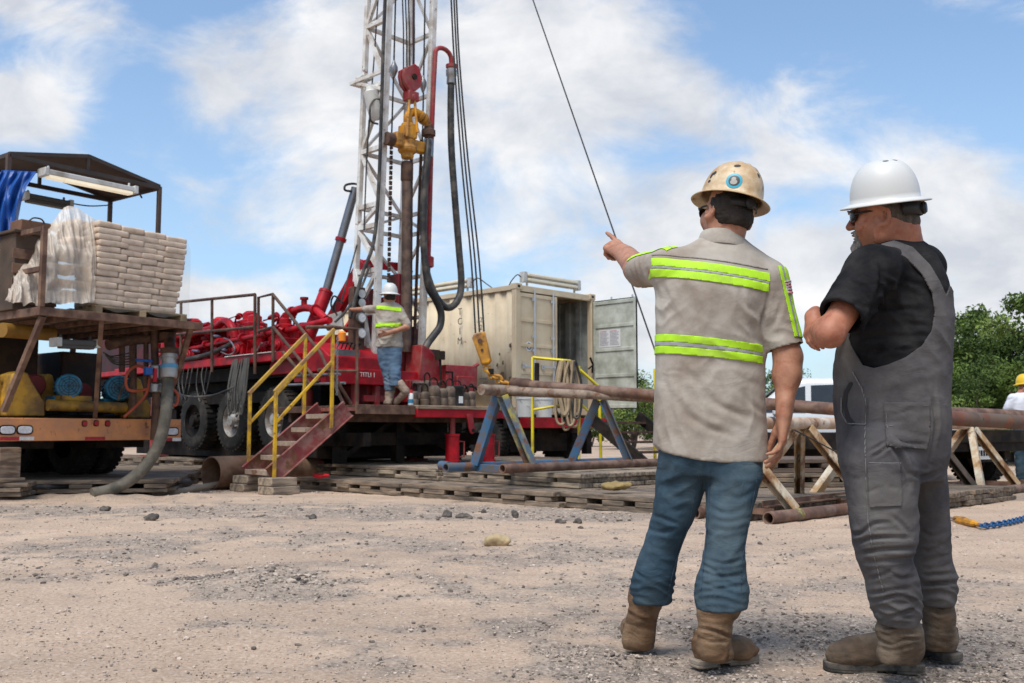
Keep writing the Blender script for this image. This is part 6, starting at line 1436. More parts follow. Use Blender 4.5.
    b = MB(); b.pipe(g(-.03, 0, .06), g(L, 0, .06), .060, .012); b.build('base_pipe', RUST_P, t, world=True); b = MB(); b.pipe(g(-.03, -wd, .06), g(L, -wd, .06), .060, .012); b.build('base_pipe', RUST_P, t, world=True)
    b = MB(); b.pipe(g(-.25, -wd / 2, zt), g(L + .2, -wd / 2, zt), .062, .012); b.build('top_rail', TOPR, t, world=True)
    for k in np.linspace(.2, L - .2, 5): b = MB(); b.angle(g(k, -.06, .10), g(k, -wd + .06, .10), .06); b.build('cross_tie', RUST, t, world=True)
    pitch = 1.02; k = -.02; i = 0
    base_k = [.12]; 
    ks = [-.42]
    while ks[-1] < L - .6: ks.append(ks[-1] + pitch)
    i = 0
    for k in np.arange(-.15, L, 1.5):
        for side, q0, dk in ((0, -.02, .63), (1, -wd + .02, -.63), (1, -wd + .02, .58), (0, -.02, -.66)):
            kb = k + dk
            if kb < .02 or kb > L - .05 or (side == 1 and dk > 0 and i % 2 == 0) or (side == 0 and dk < 0 and i < 2): continue
            m_ = RW_ if not (side == 0 and i >= 3 and dk > 0 and i % 2) else mat('rack_bare_rust', (.06, .042, .032), rough=.75, var=.3, vs=5, dirt=(.15, .11, .08), da=.4, bump=.2)
            b = MB(); b.channel(g(k + dk * .06, -wd / 2 + (q0 + wd / 2) * .12, zt - .05), g(kb, q0, .10), .095, .085, .014, s if dk > 0 else -s); b.build('brace', m_, t, world=True, bevel=.003)
        i += 1
    b = MB(); pz = [g(.50, .02, .60), g(.50, .02, .60)]; 
    b.lathe(g(.43, -.001, .062), d, [(.0615, 0), (.0625, 0), (.0625, .10), (.0615, .10)], 16); b.build('paint_mark', mat('paint_mark_yellow', (.55, .50, .02), rough=.7, bump=0), t, world=True)
    b = MB(); b.tube([g(1.05, -wd / 2 + .08, .86), g(1.55, -.1, .62), g(1.9, -.1, .45)], .008, 6); b.build('tie_wire', WIRE, t, world=True)
    b = MB(); b.angle(g(.25, -.2, .16), g(2.2, -.3, .16), .06); b.angle(g(3.0, -.45, .13), g(6.2, -.5, .13), .08); b.build('lower_tie', RUST, t, world=True)
    # bigger pipes lying along the right part of the rack
    BR = mat('brick_rust_pipe', (.15, .055, .035), rough=.75, var=.3, vs=5, dirt=(.11, .08, .06), da=.45, ds=4, rust=.2, bump=.25, bs=60)
    b = MB(); q0, q1 = P(880, 414, 10.9), P(1075, 425.5, 12.6); b.pipe(q0, q1, .085, .012, 22); o = b.build('casing_pipe', BR, None); tag(o, 'thick brick red casing pipe lying along the right end of the white rack', 'pipe')
    for f in (.40, .62, .80): b = MB(); q = q0 + (q1 - q0) * f; b.lathe(q, q1 - q0, [(.0855, 0), (.0875, 0), (.0875, .16), (.0855, .16)], 20); b.build('primer_band', mat('grey_primer', (.10, .065, .05), rough=.8, var=.3, bump=.1), o, world=True)
    for f in (.47, .93): b = MB(); q = q0 + (q1 - q0) * f; nrm = unit(np.array([0, -1, .1])); b.lathe(q + nrm * .078, nrm, [(0, 0), (.022, 0), (.022, .010), (0, .010)], 12); b.build('bolt_hole', DARK, o, world=True)
    b = MB(); q0, q1 = P(860, 409, 11.5), P(1080, 418.5, 13.3); b.pipe(q0, q1, .075, .012, 20); o = b.build('casing_pipe', RUST_P, None); tag(o, 'pale rusty casing pipe lying behind the brick red pipe on the white rack', 'pipe')
    # big pipe on the ground left of the stair
    b = MB(); q0 = P(211, 468, 14.3); q0[2] = .25; q1 = q0 + np.array([1.15, 1.55, 0]); b.pipe(q0, q1, .235, .02, 36); o = b.build('casing_pipe', mat('big_pipe_rust', (.135, .068, .04), rough=.8, var=.3, vs=3, dirt=(.22, .135, .085), da=.4, ds=3, bump=.3, bs=40), None, bevel=.004); tag(o, 'wide open rusty casing pipe lying on the ground left of the stair', 'pipe')
    b = MB(); dd = unit(q1 - q0); b.cyl(q0 + dd * .9, q0 + dd * .92, .21, 24); b.build('inner_disc', DARK, o, world=True)  # dark disc set across the inside of the pipe
    b = MB(); b.tube(crom([q0 + [.1, .2, -.16], q0 + [-.05, -.15, -.19], q0 + [-.25, -.6, -.225], q0 + [-.5, -1.0, -.24]], 6), .045, 10); o = b.build('drain_hose', mat('muddy_hose', (.30, .24, .18), rough=.85, bump=.3), None); tag(o, 'muddy drain hose trailing out of the wide rusty pipe', 'hose')
    b = MB(); y = 12.55; b.tube(crom([P(-40, 488, 12.2), P(20, 487, 12.6), P(70, 486.5, 13.0), P(130, 484.5, 13.4), P(190, 481, 14.0)], 6), .035, 8); o = b.build('ground_cable', HOSE, None); tag(o, 'black cable lying along the front edge of the dark timber mat', 'cable')
    # chain with yellow hook on the ground
    pts = crom([Gd(983, 526, .03), Gd(995, 524.5, .03), Gd(1010, 522, .03), Gd(1030, 517, .03), Gd(1060, 510, .03)], 40); seg = np.cumsum(np.r_[0, np.linalg.norm(np.diff(pts, axis=0), axis=1)])
    c0 = pts[0]; t = thing('chain', 'blue chain with a yellow hook lying on the ground behind the man in overalls', 'chain', (c0[0], c0[1], 0)); CB = mat('chain_blue', (.006, .06, .17), rough=.5, var=.25, vs=30, bump=.1); pit = .062; proto = None
    for i in range(int(seg[-1] / pit)):
        u = i * pit; p = np.array([np.interp(u, seg, pts[:, k]) for k in range(3)]); q = np.array([np.interp(u + .01, seg, pts[:, k]) for k in range(3)]); dr = unit(q - p)
        if proto is None or proto is False:
            l = MB(); l.tube([np.array([.044 * math.cos(a), .022 * math.sin(a), 0]) for a in np.linspace(0, 2 * math.pi, 15)], .0085, 6, caps=False); proto = l.build('chain_link', CB, t); o = proto
        else: o = proto.copy(); COL.objects.link(o); o.parent = t
        o.location = [float(x) for x in (p - np.array([c0[0], c0[1], 0]))]; o.rotation_euler = (math.pi / 2 * .75 if i % 2 else .35, 0, math.atan2(dr[1], dr[0]))
    b = MB(); k0, k1 = Gd(957, 520, .03), Gd(982, 525.5, .03); dv = k1 - k0; b.tube(crom([k1, k0 + dv * .75, k0 + dv * .5, k0 + dv * .2, k0 - [0, 0, .01]], 5), [.02] * 6 + [.032] * 6 + [.04] * 6 + [.025] * 3, 8); b.tube(crom([k0 + dv * .35 + [0, 0, .03], k0 + dv * .05 + [0, .05, .02], k0 + dv * -.1 + [0, .02, .0]], 5), .016, 6); b.build('hook', YELH, t, world=True)
    b = MB(); b.tube(crom([k0, Gd(948, 517, .02), Gd(940, 514, .02), Gd(930, 513, .02)], 5), .012, 6); b.build('sling_wire', STEEL, t, world=True)
    # lumps and clods
    rng = random.Random(5)
    def lump(px, py, wpx, hpx, m_, label, cat, name, seed, grp=None):
        q = Gd(px, py + hpx * .3); Y = q[1]; w_, h_ = wpx * Y / FPX / 2, hpx * Y / FPX / 2; v = Vol(q - [w_ * 1.5, w_ * 1.2, h_], q + [w_ * 1.5, w_ * 1.2, h_ * 2.6], max(.006, w_ / 14)); r = random.Random(seed)
        for k in range(6): v.ell(q + [r.uniform(-.5, .5) * w_, r.uniform(-.35, .35) * w_, h_ * r.uniform(.3, .9)], np.array([w_ * .55, w_ * .5, h_ * .75]), None, w_ * .2)
        V, Q = v.mesh(0); V = V + normals(V, Q) * (w_ * .22 * fbm(V / w_ * 1.3 + seed, 3))[:, None]; o = soft(name, V - q, Q, m_, None); o.location = [float(x) for x in q]; tag(o, label, cat, grp)
    CL = mat('dark_clod', (.075, .066, .058), rough=.95, var=.35, vs=12, dirt=(.2, .16, .13), da=.35, ds=9, bump=.6, bs=60, bd=.01)
    lump(500, 541, 27, 12, mat('ochre_clay', (.40, .30, .17), rough=.9, var=.25, vs=8, bump=.5, bs=40, bd=.01), 'ochre lump of clay lying alone on the open yard', 'clay lump', 'clay_lump', 3)
    for k, (x, y, w_, h_, lab) in enumerate(((447, 515, 13, 8, 'dark clod leftmost of the row in front of the timber mats'), (464, 516, 17, 8, 'wide dark clod in the row in front of the timber mats'), (484, 512, 6, 5, 'small dark clod in the row in front of the timber mats'), (515, 515, 9, 10, 'tall dark clod in the row in front of the timber mats'), (560, 522, 12, 5, 'flat dark clod right of the tall one before the mats'), (577, 522, 10, 6, 'dark clod at the right end of the row before the mats'), (152, 518, 13, 9, 'dark clod alone on the left in front of the trailer'), (105, 509, 12, 6, 'dark clod before the grey hose end on the left'), (313, 517, 10, 5, 'dark clod right of the stair on the open yard'))): lump(x, y, w_, h_, CL, lab, 'clod', 'dirt_clod', 30 + k, 'dark clods on the yard')
build_racks()

# ------------------------------------------------------------------ vehicles behind
def build_vehicles():
    CARW = mat('white_car_paint', (.56, .57, .58), rough=.25, var=.02, bump=0, spec=.5); GLS = mat('tinted_glass', (.015, .017, .018), rough=.06, bump=0, spec=.6); GLG = mat('greenish_glass', (.10, .13, .115), rough=.05, bump=0, spec=.6)
    c = P(820, 430, 18.6); t = thing('parked_car', 'white estate car parked behind the rusty racks', 'car', (c[0], c[1], 0), math.pi - .32)
    # x forward (to the left), y to the car's left side; camera sees y < 0 ... built symmetric
    prof = [(-2.25, .42), (-2.3, .75), (-2.22, 1.05), (-2.08, 1.2), (-1.75, 1.72), (-1.3, 1.80), (.25, 1.80), (.55, 1.74), (1.20, 1.18), (2.05, 1.02), (2.25, .85), (2.28, .45), (1.95, .36), (-1.95, .36)]
    v = Vol((-2.45, -1.05, .2), (2.45, 1.05, 1.95), .04)
    pf = np.array(prof)
    def f(X, Y, Z):
        x, z = np.broadcast_arrays(X[:, :, 0][:, :, None] + 0 * Z, Z + 0 * X); q = np.stack([x[:, 0], z[:, 0]], -1).reshape(-1, 2); dm = np.full(len(q), 1e9); ins = np.zeros(len(q), bool)
        for i in range(len(pf)):
            a, b = pf[i], pf[(i + 1) % len(pf)]; e = b - a; tt = np.clip(((q - a) @ e) / (e @ e), 0, 1); dm = np.minimum(dm, np.linalg.norm(q - a - tt[:, None] * e, axis=1)); ins ^= ((a[1] > q[:, 1]) != (b[1] > q[:, 1])) & (q[:, 0] < (b[0] - a[0]) * (q[:, 1] - a[1]) / (b[1] - a[1] + 1e-9) + a[0])
        d2 = np.where(ins, -dm, dm).reshape(X.shape[0], 1, Z.shape[2]); half = .93 - np.maximum(0, Z - 1.08) * .30
        dy = np.abs(Y) - half; return np.sqrt(np.maximum(d2 + .08, 0) ** 2 + np.maximum(dy + .08, 0) ** 2) + np.minimum(np.maximum(d2 + .08, dy + .08), 0) - .08
    v.sub((-2.4, -1, .3), (2.4, 1, 1.9), f); 
    for x in (-1.4, 1.45): v.cap((x, -1.1, .36), (x, 1.1, .36), .42, .42, 0, 's')
    V, Q = v.mesh(1); body = soft('body', V, Q, CARW, None); body.parent = t
    for sy in (-1, 1):
        for nm, pts, m_ in (('side_window', [(.12, 1.16), (.12, 1.66), (-.78, 1.68), (-.78, 1.14)], GLS), ('side_window', [(.22, 1.17), (.22, 1.65), (.42, 1.60), (.98, 1.18)], GLS), ('side_window', [(-.88, 1.14), (-.88, 1.68), (-1.5, 1.64), (-1.80, 1.22)], GLS)):
            b = MB(); V_ = [np.array([x, sy * (.93 - max(0, z - 1.08) * .30 + .004), z]) for x, z in pts]; n = len(V_); V2 = [p + np.array([0, sy * .010, 0]) for p in V_]; b.raw(V_ + V2, [tuple(range(n - 1, -1, -1)), tuple(range(n, 2 * n))] + [(i, (i + 1) % n, n + (i + 1) % n, n + i) for i in range(n)]); b.build(nm, m_, t)
        b = MB(); b.lbox((.6, sy * .93 - .02, 1.12), (.78, sy * 1.12, 1.26)); b.build('wing_mirror', CARW, t, bevel=.03)
    b = MB(); b.raw([(.62, -.72, 1.71), (.62, .72, 1.71), (1.19, .84, 1.225), (1.19, -.84, 1.225), (.60, -.72, 1.69), (.60, .72, 1.69), (1.17, .84, 1.205), (1.17, -.84, 1.205)], [(0, 1, 2, 3), (4, 7, 6, 5), (0, 4, 5, 1), (1, 5, 6, 2), (2, 6, 7, 3), (3, 7, 4, 0)]); o = b.build('windscreen', GLG, t); o.location = (.035, 0, .02)
    for x in (-1.4, 1.45):
        for sy in (-1, 1): tyre_wheel(t, (x, sy * .94, .34), (0, sy, 0), .34, .22, STEEL)
    for sy in (-1, 1):
        b = MB(); b.lbox((2.18, sy * .70 - .17, .74), (2.30, sy * .70 + .17, .88)); b.build('headlight', GAUGE, t, bevel=.03); b = MB(); b.lbox((-2.30, sy * .80 - .08, .8), (-2.18, sy * .80 + .08, 1.1)); b.build('tail_light', mat('red_lamp_lens', (.32, .015, .02), rough=.3, bump=0), t, bevel=.02)
    # dark flatbed behind the right rack
    c = P(992, 430, 14.6); t = thing('flatbed_trailer', 'dark flatbed trailer with a white plate behind the brick red pipe', 'trailer', (c[0], c[1], 0), .55)
    b = MB(); b.lbox((-1.1, 0, .55), (1.1, 4.2, .82)); b.lbox((-1.15, -.05, .68), (1.15, .05, .86)); b.lbox((-.75, .2, .42), (-.6, 4.0, .55)); b.lbox((.6, .2, .42), (.75, 4, .55)); b.build('bed', DARK, t, bevel=.01)
    for x, ax in ((-1.02, -1), (1.02, 1)): tyre_wheel(t, (x, .85, .42), (ax, 0, 0), .42, .26, GREYRIM); tyre_wheel(t, (x, 1.85, .42), (ax, 0, 0), .42, .26, GREYRIM)
    b = MB(); b.lbox((-.50, -.075, .44), (-.16, -.055, .62)); pl = b.build('number_plate', GAUGE, t); b = MB(); b.lbox((-.55, -.056, .40), (-.1, -.02, .70)); b.build('plate_bracket', DARK, t)
    for k in range(5): b = MB(); b.lbox((-.47 + .06 * k, -.079, .49), (-.43 + .06 * k, -.0755, .57)); b.build('plate_character', STK_ if False else DARK, pl)
build_vehicles()
# ================================================================== people
def skin_mat(name, col): return mat(name, col, rough=.55, var=.22, vs=18, dirt=(col[0] * .8, col[1] * .62, col[2] * .58), da=.28, ds=26, bump=.3, bs=180, bd=.002, spec=.35)
SK_A = skin_mat('skin_tan', (.38, .185, .115)); SK_B = skin_mat('skin_red', (.36, .145, .085))
KHAKI = mat('khaki_cloth', (.43, .395, .345), rough=.9, var=.08, vs=9, dirt=(.24, .19, .15), da=.42, ds=3.4, bump=.25, bs=420, bd=.0012, spec=.12, soft=.2, wr=(7, .006, (1, 1, 1.3)))
LIME = mat('lime_tape', (.42, .74, .02), rough=.65, var=.06, vs=30, bump=.15, bs=260, bd=.001, dirt=(.36, .55, .05), da=.25, ds=7)
SILV = mat('silver_tape', (.30, .31, .30), rough=.45, var=.1, vs=40, bump=.1, bs=300, bd=.001)
DENIM = mat('denim', (.030, .054, .076), rough=.9, var=.4, vs=9, dirt=(.075, .105, .122), da=.34, ds=4.2, bump=.35, bs=380, bd=.0016, spec=.1, soft=.2, wr=(9, .008, (1, 1, 1.6)))
DENIM_IN = mat('denim_inside', (.16, .21, .26), rough=.9, var=.1, bump=.2, bs=300)
STITCH = mat('pale_stitching', (.17, .16, .155), rough=.9, var=.2, vs=200, bump=0)
GREYC = mat('charcoal_canvas', (.056, .053, .058), rough=.92, var=.2, vs=8, dirt=(.125, .115, .11), da=.42, ds=4, bump=.3, bs=420, bd=.0014, spec=.1, soft=.2, wr=(8, .008, (1, 1, 1.5)))
BLACKC = mat('black_jersey', (.009, .009, .0105), rough=.95, var=.3, vs=8, dirt=(.034, .032, .032), da=.3, ds=6, bump=.3, bs=420, bd=.0014, spec=.06, soft=.2, wr=(8, .008, (1, 1, 1.4)))
LEATH = mat('tan_leather', (.115, .060, .028), rough=.72, var=.5, vs=15, dirt=(.20, .125, .07), da=.30, ds=9, bump=.4, bs=90, bd=.003, soft=.16, wr=(14, .006, (1, 1, 2.0)))
LEATH2 = mat('brown_leather', (.080, .052, .032), rough=.78, var=.5, vs=15, dirt=(.17, .125, .085), da=.34, ds=8, bump=.4, bs=90, bd=.003, soft=.16, wr=(14, .006, (1, 1, 2.0)))
SOLE = mat('worn_rubber', (.10, .085, .07), rough=.9, var=.25, vs=20, dirt=(.27, .22, .17), da=.6, ds=9, bump=.4, bs=120)
SOLE_D = mat('dark_rubber_sole', (.025, .025, .025), rough=.9, var=.25, vs=20, dirt=(.16, .13, .1), da=.4, ds=9, bump=.4, bs=120)
HAIR = mat('dark_hair', (.022, .015, .011), rough=.75, var=.4, vs=60, bump=.8, bs=260, bd=.004, stretch=(1, 1, .35))
HAIRG = mat('greying_hair', (.075, .058, .045), rough=.8, var=.5, vs=70, bump=.8, bs=260, bd=.004, stretch=(1, 1, .35))
BEARD = mat('grey_beard', (.24, .215, .195), rough=.85, var=.5, vs=80, bump=.8, bs=240, bd=.004)
GLASS_D = mat('dark_lens', (.010, .008, .007), rough=.22, var=.1, bump=0, spec=.2)
HELM_T = mat('dirty_cream_shell', (.74, .64, .46), rough=.42, var=.07, vs=5, dirt=(.42, .26, .12), da=.50, ds=9, rust=.18, rs=10, rustcol=(.14, .09, .05), bump=.08, bs=50, soft=.2)
HELM_W = mat('white_shell', (.56, .56, .545), rough=.42, var=.03, vs=5, dirt=(.55, .52, .47), da=.3, ds=5, bump=.04, bs=60)
HELM_Y = mat('yellow_shell', (.72, .46, .02), rough=.35, var=.05, bump=.02)
PLASB = mat('black_plastic', (.012, .012, .013), rough=.5, var=.2, bump=.1)
TEE_W = mat('white_jersey', (.62, .63, .68), rough=.9, var=.06, bump=.2, bs=300)
STK_B = mat('blue_sticker', (.03, .33, .45), rough=.4, var=.1, bump=0); STK_K = mat('black_sticker', (.03, .03, .03), rough=.45, var=.2, bump=0)
STK_G = mat('grey_sticker', (.36, .34, .30), rough=.5, var=.2, bump=0); FLAG_R = mat('flag_red', (.45, .03, .04), rough=.8, bump=0); FLAG_W = mat('flag_white', (.6, .58, .56), rough=.8, bump=0); FLAG_B = mat('flag_blue', (.03, .05, .22), rough=.8, bump=0)

def row(py, xl, xr, Y, b, dz=0):
    c = P((xl + xr) / 2, py, Y); a = (xr - xl) / 2 * Y / FPX / _c * .995
    return (c[2] + dz, c[0], c[1], a, b)
def sleeve_end(X, Y, Z, c, d, r):
    x, y, z = X - c[0], Y - c[1], Z - c[2]; h = x * d[0] + y * d[1] + z * d[2]
    return np.minimum(h, r - np.sqrt(np.maximum((x - h * d[0]) ** 2 + (y - h * d[1]) ** 2 + (z - h * d[2]) ** 2, 0)))
def hm(yaw, roll=0.0, pitch=0.0):
    """axes (right, forward, up) of a head or hat; yaw to the left, roll clockwise seen from behind, pitch up"""
    y, r_, p = R(yaw), R(roll), R(pitch)
    f = np.array([-math.sin(y), math.cos(y), 0]); r = np.array([math.cos(y), math.sin(y), 0]); u = np.array([0, 0, 1.0])
    f, u = f * math.cos(p) + u * math.sin(p), u * math.cos(p) - f * math.sin(p)
    r, u = r * math.cos(r_) - u * math.sin(r_), u * math.cos(r_) + r * math.sin(r_)
    return np.stack([r, f, u])
def head(v, c, M, s=1.0, neck=None, nr=.058, chub=0.0):
    W = lambda q: c + s * (np.asarray(q, float) @ M)
    e = lambda q, r, k=.02, op='u': v.ell(W(q), np.asarray(r) * s, M, k * s, op)
    e((0, -.012, .03), (.076, .096, .088)); e((0, .028, -.045), (.060 + chub, .064, .074), .04); e((0, .066, -.094), (.026, .022, .02), .03)
    e((0, .074, .024), (.052, .018, .014), .02); v.cap(W((0, .09, .016)), W((0, .113, -.022)), .009 * s, .0135 * s, .012 * s)
    for sx in (-1, 1):
        e((sx * .012, .1, -.025), (.009, .011, .008), .008); e((sx * .044, .056, -.026), (.024, .024, .026), .03)
        e((sx * .031, .097, .008), (.017, .012, .009), .012, 's'); e((sx * .031, .078, .008), (.012, .012, .012), .004)
        e((sx * .080, -.010, -.008), (.008, .018, .030), .006)
        rim = [W((sx * (.083 + .012 * (.5 - .5 * math.cos(a - .5))), -.014 - .020 * math.sin(a), -.006 + (.034 if math.cos(a) > 0 else .030) * math.cos(a))) for a in np.linspace(-.9, 3.5, 11)]
        for q0, q1 in zip(rim[:-1], rim[1:]): v.cap(q0, q1, .0068 * s, .0068 * s, .003 * s)
        e((sx * .093, -.006, -.006), (.008, .007, .013), .004, 's'); e((sx * .084, .008, -.012), (.007, .006, .008), .004)
        e((sx * (.062 + chub), .0, -.06), (.014 + chub, .03, .04), .03)
    e((0, .091, -.053), (.024, .010, .0065), .006); e((0, .088, -.064), (.022, .010, .0075), .006); e((0, .104, -.0585), (.026, .01, .0018), .004, 's')
    if neck is not None: v.cap(W((0, -.028, -.05)), neck, nr * s, nr * 1.15 * s, .035)
    return W
FING = [(.026, (.041, .026, .021), .0092), (.0088, (.046, .030, .022), .0094), (-.0088, (.042, .028, .021), .009), (-.0255, (.033, .021, .019), .008)]
def hand(v, wrist, d, n, side, curls, thumb=(.75, .6, -.25), s=1.0, wr=.026, spread=.1, tcurl=.5):
    """d wrist to knuckles, n out of the back of the hand, side +1 left hand, -1 right hand; curls in degrees per joint"""
    d = unit(d); n = unit(np.asarray(n, float) - d * np.dot(n, d)); t = np.cross(d, n) * side     # t: towards the thumb
    wrist = np.asarray(wrist, float)
    for (o, ln, r), cu in zip(FING, curls):
        kn = wrist + s * (d * (.094 - abs(o - .004) * .35) + t * o)
        v.cap(wrist + s * (d * .012 + t * o * .62), kn, .0135 * s, .0125 * s, .014 * s)
        fd = unit(d + t * o * spread * 25); p = kn; ang = 0
        for j, l in enumerate(ln):
            ang += R(cu[j]); q = p + s * l * (fd * math.cos(ang) - n * math.sin(ang))
            v.cap(p, q, r * s * (1.04 - .1 * j), r * s * (.96 - .12 * j), .004 * s); p = q
    b = wrist + s * (d * .022 + t * .022 - n * .006); td = unit(d * thumb[0] + t * thumb[1] + n * thumb[2])
    p = b + s * .046 * td; v.cap(b, p, .0155 * s, .0125 * s, .016 * s)
    td2 = unit(td + d * tcurl); q = p + s * .034 * td2; v.cap(p, q, .0115 * s, .0105 * s, .005 * s)
    td3 = unit(td2 + d * tcurl * .6); v.cap(q, q + s * .027 * td3, .0105 * s, .0085 * s, .004 * s)
    v.cap(wrist - d * .03 * s, wrist + d * .03 * s, wr * s, .026 * s, .02 * s, flat=(n, .72))
def bodymesh(v, sm=1): V, Q = v.mesh(sm); return V, Q
def person(base, V, Q, mt, label, cat='person', group=None):
    o = soft('person', V - base, Q, mt, None); o.location = [float(x) for x in base]
    return tag(o, label, cat, group)
def clothes(name, v, mt, par, specs, base=.002, bf=9, seed=0.0, sm=1, rid=2.2, cr=()):
    V, Q = v.mesh(sm); V = folds(V, normals(V, Q), specs, base, bf, seed, rid); V = relax(V, Q, .35)
    for o_, sc, ls in cr: V = creases(V, normals(V, Q), o_, sc, ls)
    return soft(name, V, Q, mt, par), V, Q
def band(name, V, T, N, fields, mt, par, off=.002, solid=.0015):
    X = V; E = N
    for f in fields:
        ff = f(X); X, T, E = clip(X, T, ff, E)
        if not len(T): return None
    return soft(name, X + E * off, T, mt, par, solid, off=1.0)
def plane_between(a, b, dirn=(0, 1, 0)):
    a = np.asarray(a, float); n = np.cross(np.asarray(b, float) - a, np.asarray(dirn, float)); n = unit(n)
    if n[2] < 0: n = -n
    return lambda X: (X - a) @ n
def hat(par, c, M, mt, name='hard_hat', ax=.112, ay=.135, H=.138, brim=(.036, .052), s=1.0, ridge=.004, full=True, seg=56, droop=.010):
    """hard hat in head axes; c is the middle of its brim line"""
    V, F = [], []
    prof = []
    for k in range(16): t = k / 15 * math.pi / 2; prof.append(('d', math.cos(t) ** .72, math.sin(t) ** .95))
    nb = 6
    rows_ = [('b', 1 - j / (nb - 1)) for j in range(nb - 1)] + prof
    for rr in rows_:
        for i in range(seg):
            a = 2 * math.pi * i / seg; ca, sa = math.cos(a), math.sin(a)
            if rr[0] == 'b':
                bw = brim[0] + (brim[1] - brim[0]) * sa * sa
                if not full: bw = brim[0] + (brim[1] - brim[0]) * max(0, sa) ** 3
                g = rr[1]; x = (ax + bw * g) * ca; y = (ay + bw * g) * sa; z = -droop * g ** 1.2 + .006 * (1 - g) ** 2 - (0.004 if g == 1 else 0)
            else:
                q, h = rr[1], rr[2]; x, y, z = ax * q * ca, ay * q * sa, .006 + (H - .006) * h
                rd = max(0, h - .25) * ridge * 1.3
                z += rd * sum(math.exp(-((x - x0) / .0065) ** 2) for x0 in (-.030, 0, .030))
            V.append(c + s * np.array([x, y, z]) @ M)
    n = len(rows_)
    F = [(i * seg + k, i * seg + (k + 1) % seg, (i + 1) * seg + (k + 1) % seg, (i + 1) * seg + k) for i in range(n - 1) for k in range(seg)]
    F.append(tuple((n - 1) * seg + k for k in range(seg)))
    b = MB().raw(V, F); o = b.build(name, mt, par, world=True, ang=70)
    sm = o.modifiers.new('solid', 'SOLIDIFY'); sm.thickness = .003; sm.offset = -1
    def surf(az, h):
        """point and normal of the shell; az from the right side counter-clockwise, h 0..1"""
        def pt(a, hh):
            t = math.asin(min(1, hh) ** (1 / .95)); q = math.cos(t) ** .72
            return c + s * np.array([ax * q * math.cos(a), ay * q * math.sin(a), .006 + (H - .006) * hh]) @ M
        p = pt(az, h); n_ = unit(np.cross(pt(az + .01, h) - p, pt(az, h + .01) - p)); return p, n_
    def decal(nm, az, h, rad, mt_, off=.0012, inner=0.0, squash=1.0, lab=None):
        p0, n0 = surf(az, h); tx = unit(np.cross([0, 0, 1.0], n0)); ty = np.cross(n0, tx)
        VV, FF = [], []; m_ = 24
        for j, g in enumerate(np.linspace(max(inner, 1e-3), rad, 4)):
            for i in range(m_):
                a = 2 * math.pi * i / m_; q = p0 + tx * g * math.cos(a) * squash + ty * g * math.sin(a)
                loc = (q - c) @ M.T / s; rxy = math.hypot(loc[0] / ax, loc[1] / ay); az2 = math.atan2(loc[1] / ay, loc[0] / ax)
                h2 = (loc[2] - .006) / (H - .006); pp, nn = surf(az2, max(.02, min(.97, h2))); VV.append(pp + nn * off)
        for j in range(3): FF += [(j * m_ + i, j * m_ + (i + 1) % m_, (j + 1) * m_ + (i + 1) % m_, (j + 1) * m_ + i) for i in range(m_)]
        if inner == 0: FF.append(tuple(range(m_ - 1, -1, -1)))
        d_ = MB().raw(VV, FF).build(nm, mt_, o, world=False); return d_
    # the decal vertices are world points: build() above expects parent coordinates, so convert there
    def decal_w(*a, **k):
        d_ = decal(*a, **k); Mi = rootmat(o).inverted(); d_.data.transform(Mi); return d_
    return o, surf, decal_w
def strap_band(par, W, s, mt, z0=.0, z1=.035, name='headband'):
    b = MB(); V = []; n = 30
    for z in (z0, z1):
        for k in range(n + 1):
            a = R(214) + R(112) * k / n; V.append(W((.086 * math.cos(a), -.012 + .108 * math.sin(a), z)))
    b.raw(V, [(k, k + 1, n + 2 + k, n + 1 + k) for k in range(n)])
    o = b.build(name, mt, par, world=True); m_ = o.modifiers.new('solid', 'SOLIDIFY'); m_.thickness = .004 * s; m_.offset = 1
    k = MB(); k.lathe(W((0, -.122, (z0 + z1) / 2)), W((0, -1.122, (z0 + z1) / 2)) - W((0, -.122, (z0 + z1) / 2)), [(.0, -.004), (.020 * s, -.004), (.022 * s, .008), (.016 * s, .016), (.0, .016)], 18)
    k.build('ratchet_knob', mt, o, world=True)
def glasses(par, W, M, s, lens=GLASS_D, frame_m=PLASB):
    b = MB()
    V, F = [], []; n, m_ = 14, 7
    for sx in (-1, 1):
        o_ = len(V)
        for i in range(n):
            for j in range(m_):
                u = i / (n - 1); t = (j / (m_ - 1) - .5); x = .006 + .064 * u; hgt = .044 * (1 - .28 * u) * (1 - (2 * u - 1) ** 6 * .3)
                V.append(W((sx * x, .107 - .030 * u ** 2 - t * t * .01, .008 + t * hgt - .004 * u)))
        F += [(o_ + i * m_ + j, o_ + (i + 1) * m_ + j, o_ + (i + 1) * m_ + j + 1, o_ + i * m_ + j + 1) for i in range(n - 1) for j in range(m_ - 1)]
    b.raw(V, F); o = b.build('sunglasses', lens, par, world=True); m2 = o.modifiers.new('solid', 'SOLIDIFY'); m2.thickness = .003 * s
    f = MB()
    for sx in (-1, 1):
        f.tube([W((sx * .070, .078, .012)), W((sx * .083, .04, .014)), W((sx * .086, 0, .012)), W((sx * .083, -.02, .004))], .0036 * s, 8)
        f.tube([W((sx * x, .111 - .030 * ((x - .006) / .064) ** 2, .030 - .012 * ((x - .006) / .064) ** 2)) for x in np.linspace(.0, .070, 8)], .003 * s, 6)
    f.build('temple_arm', frame_m, o, world=True)
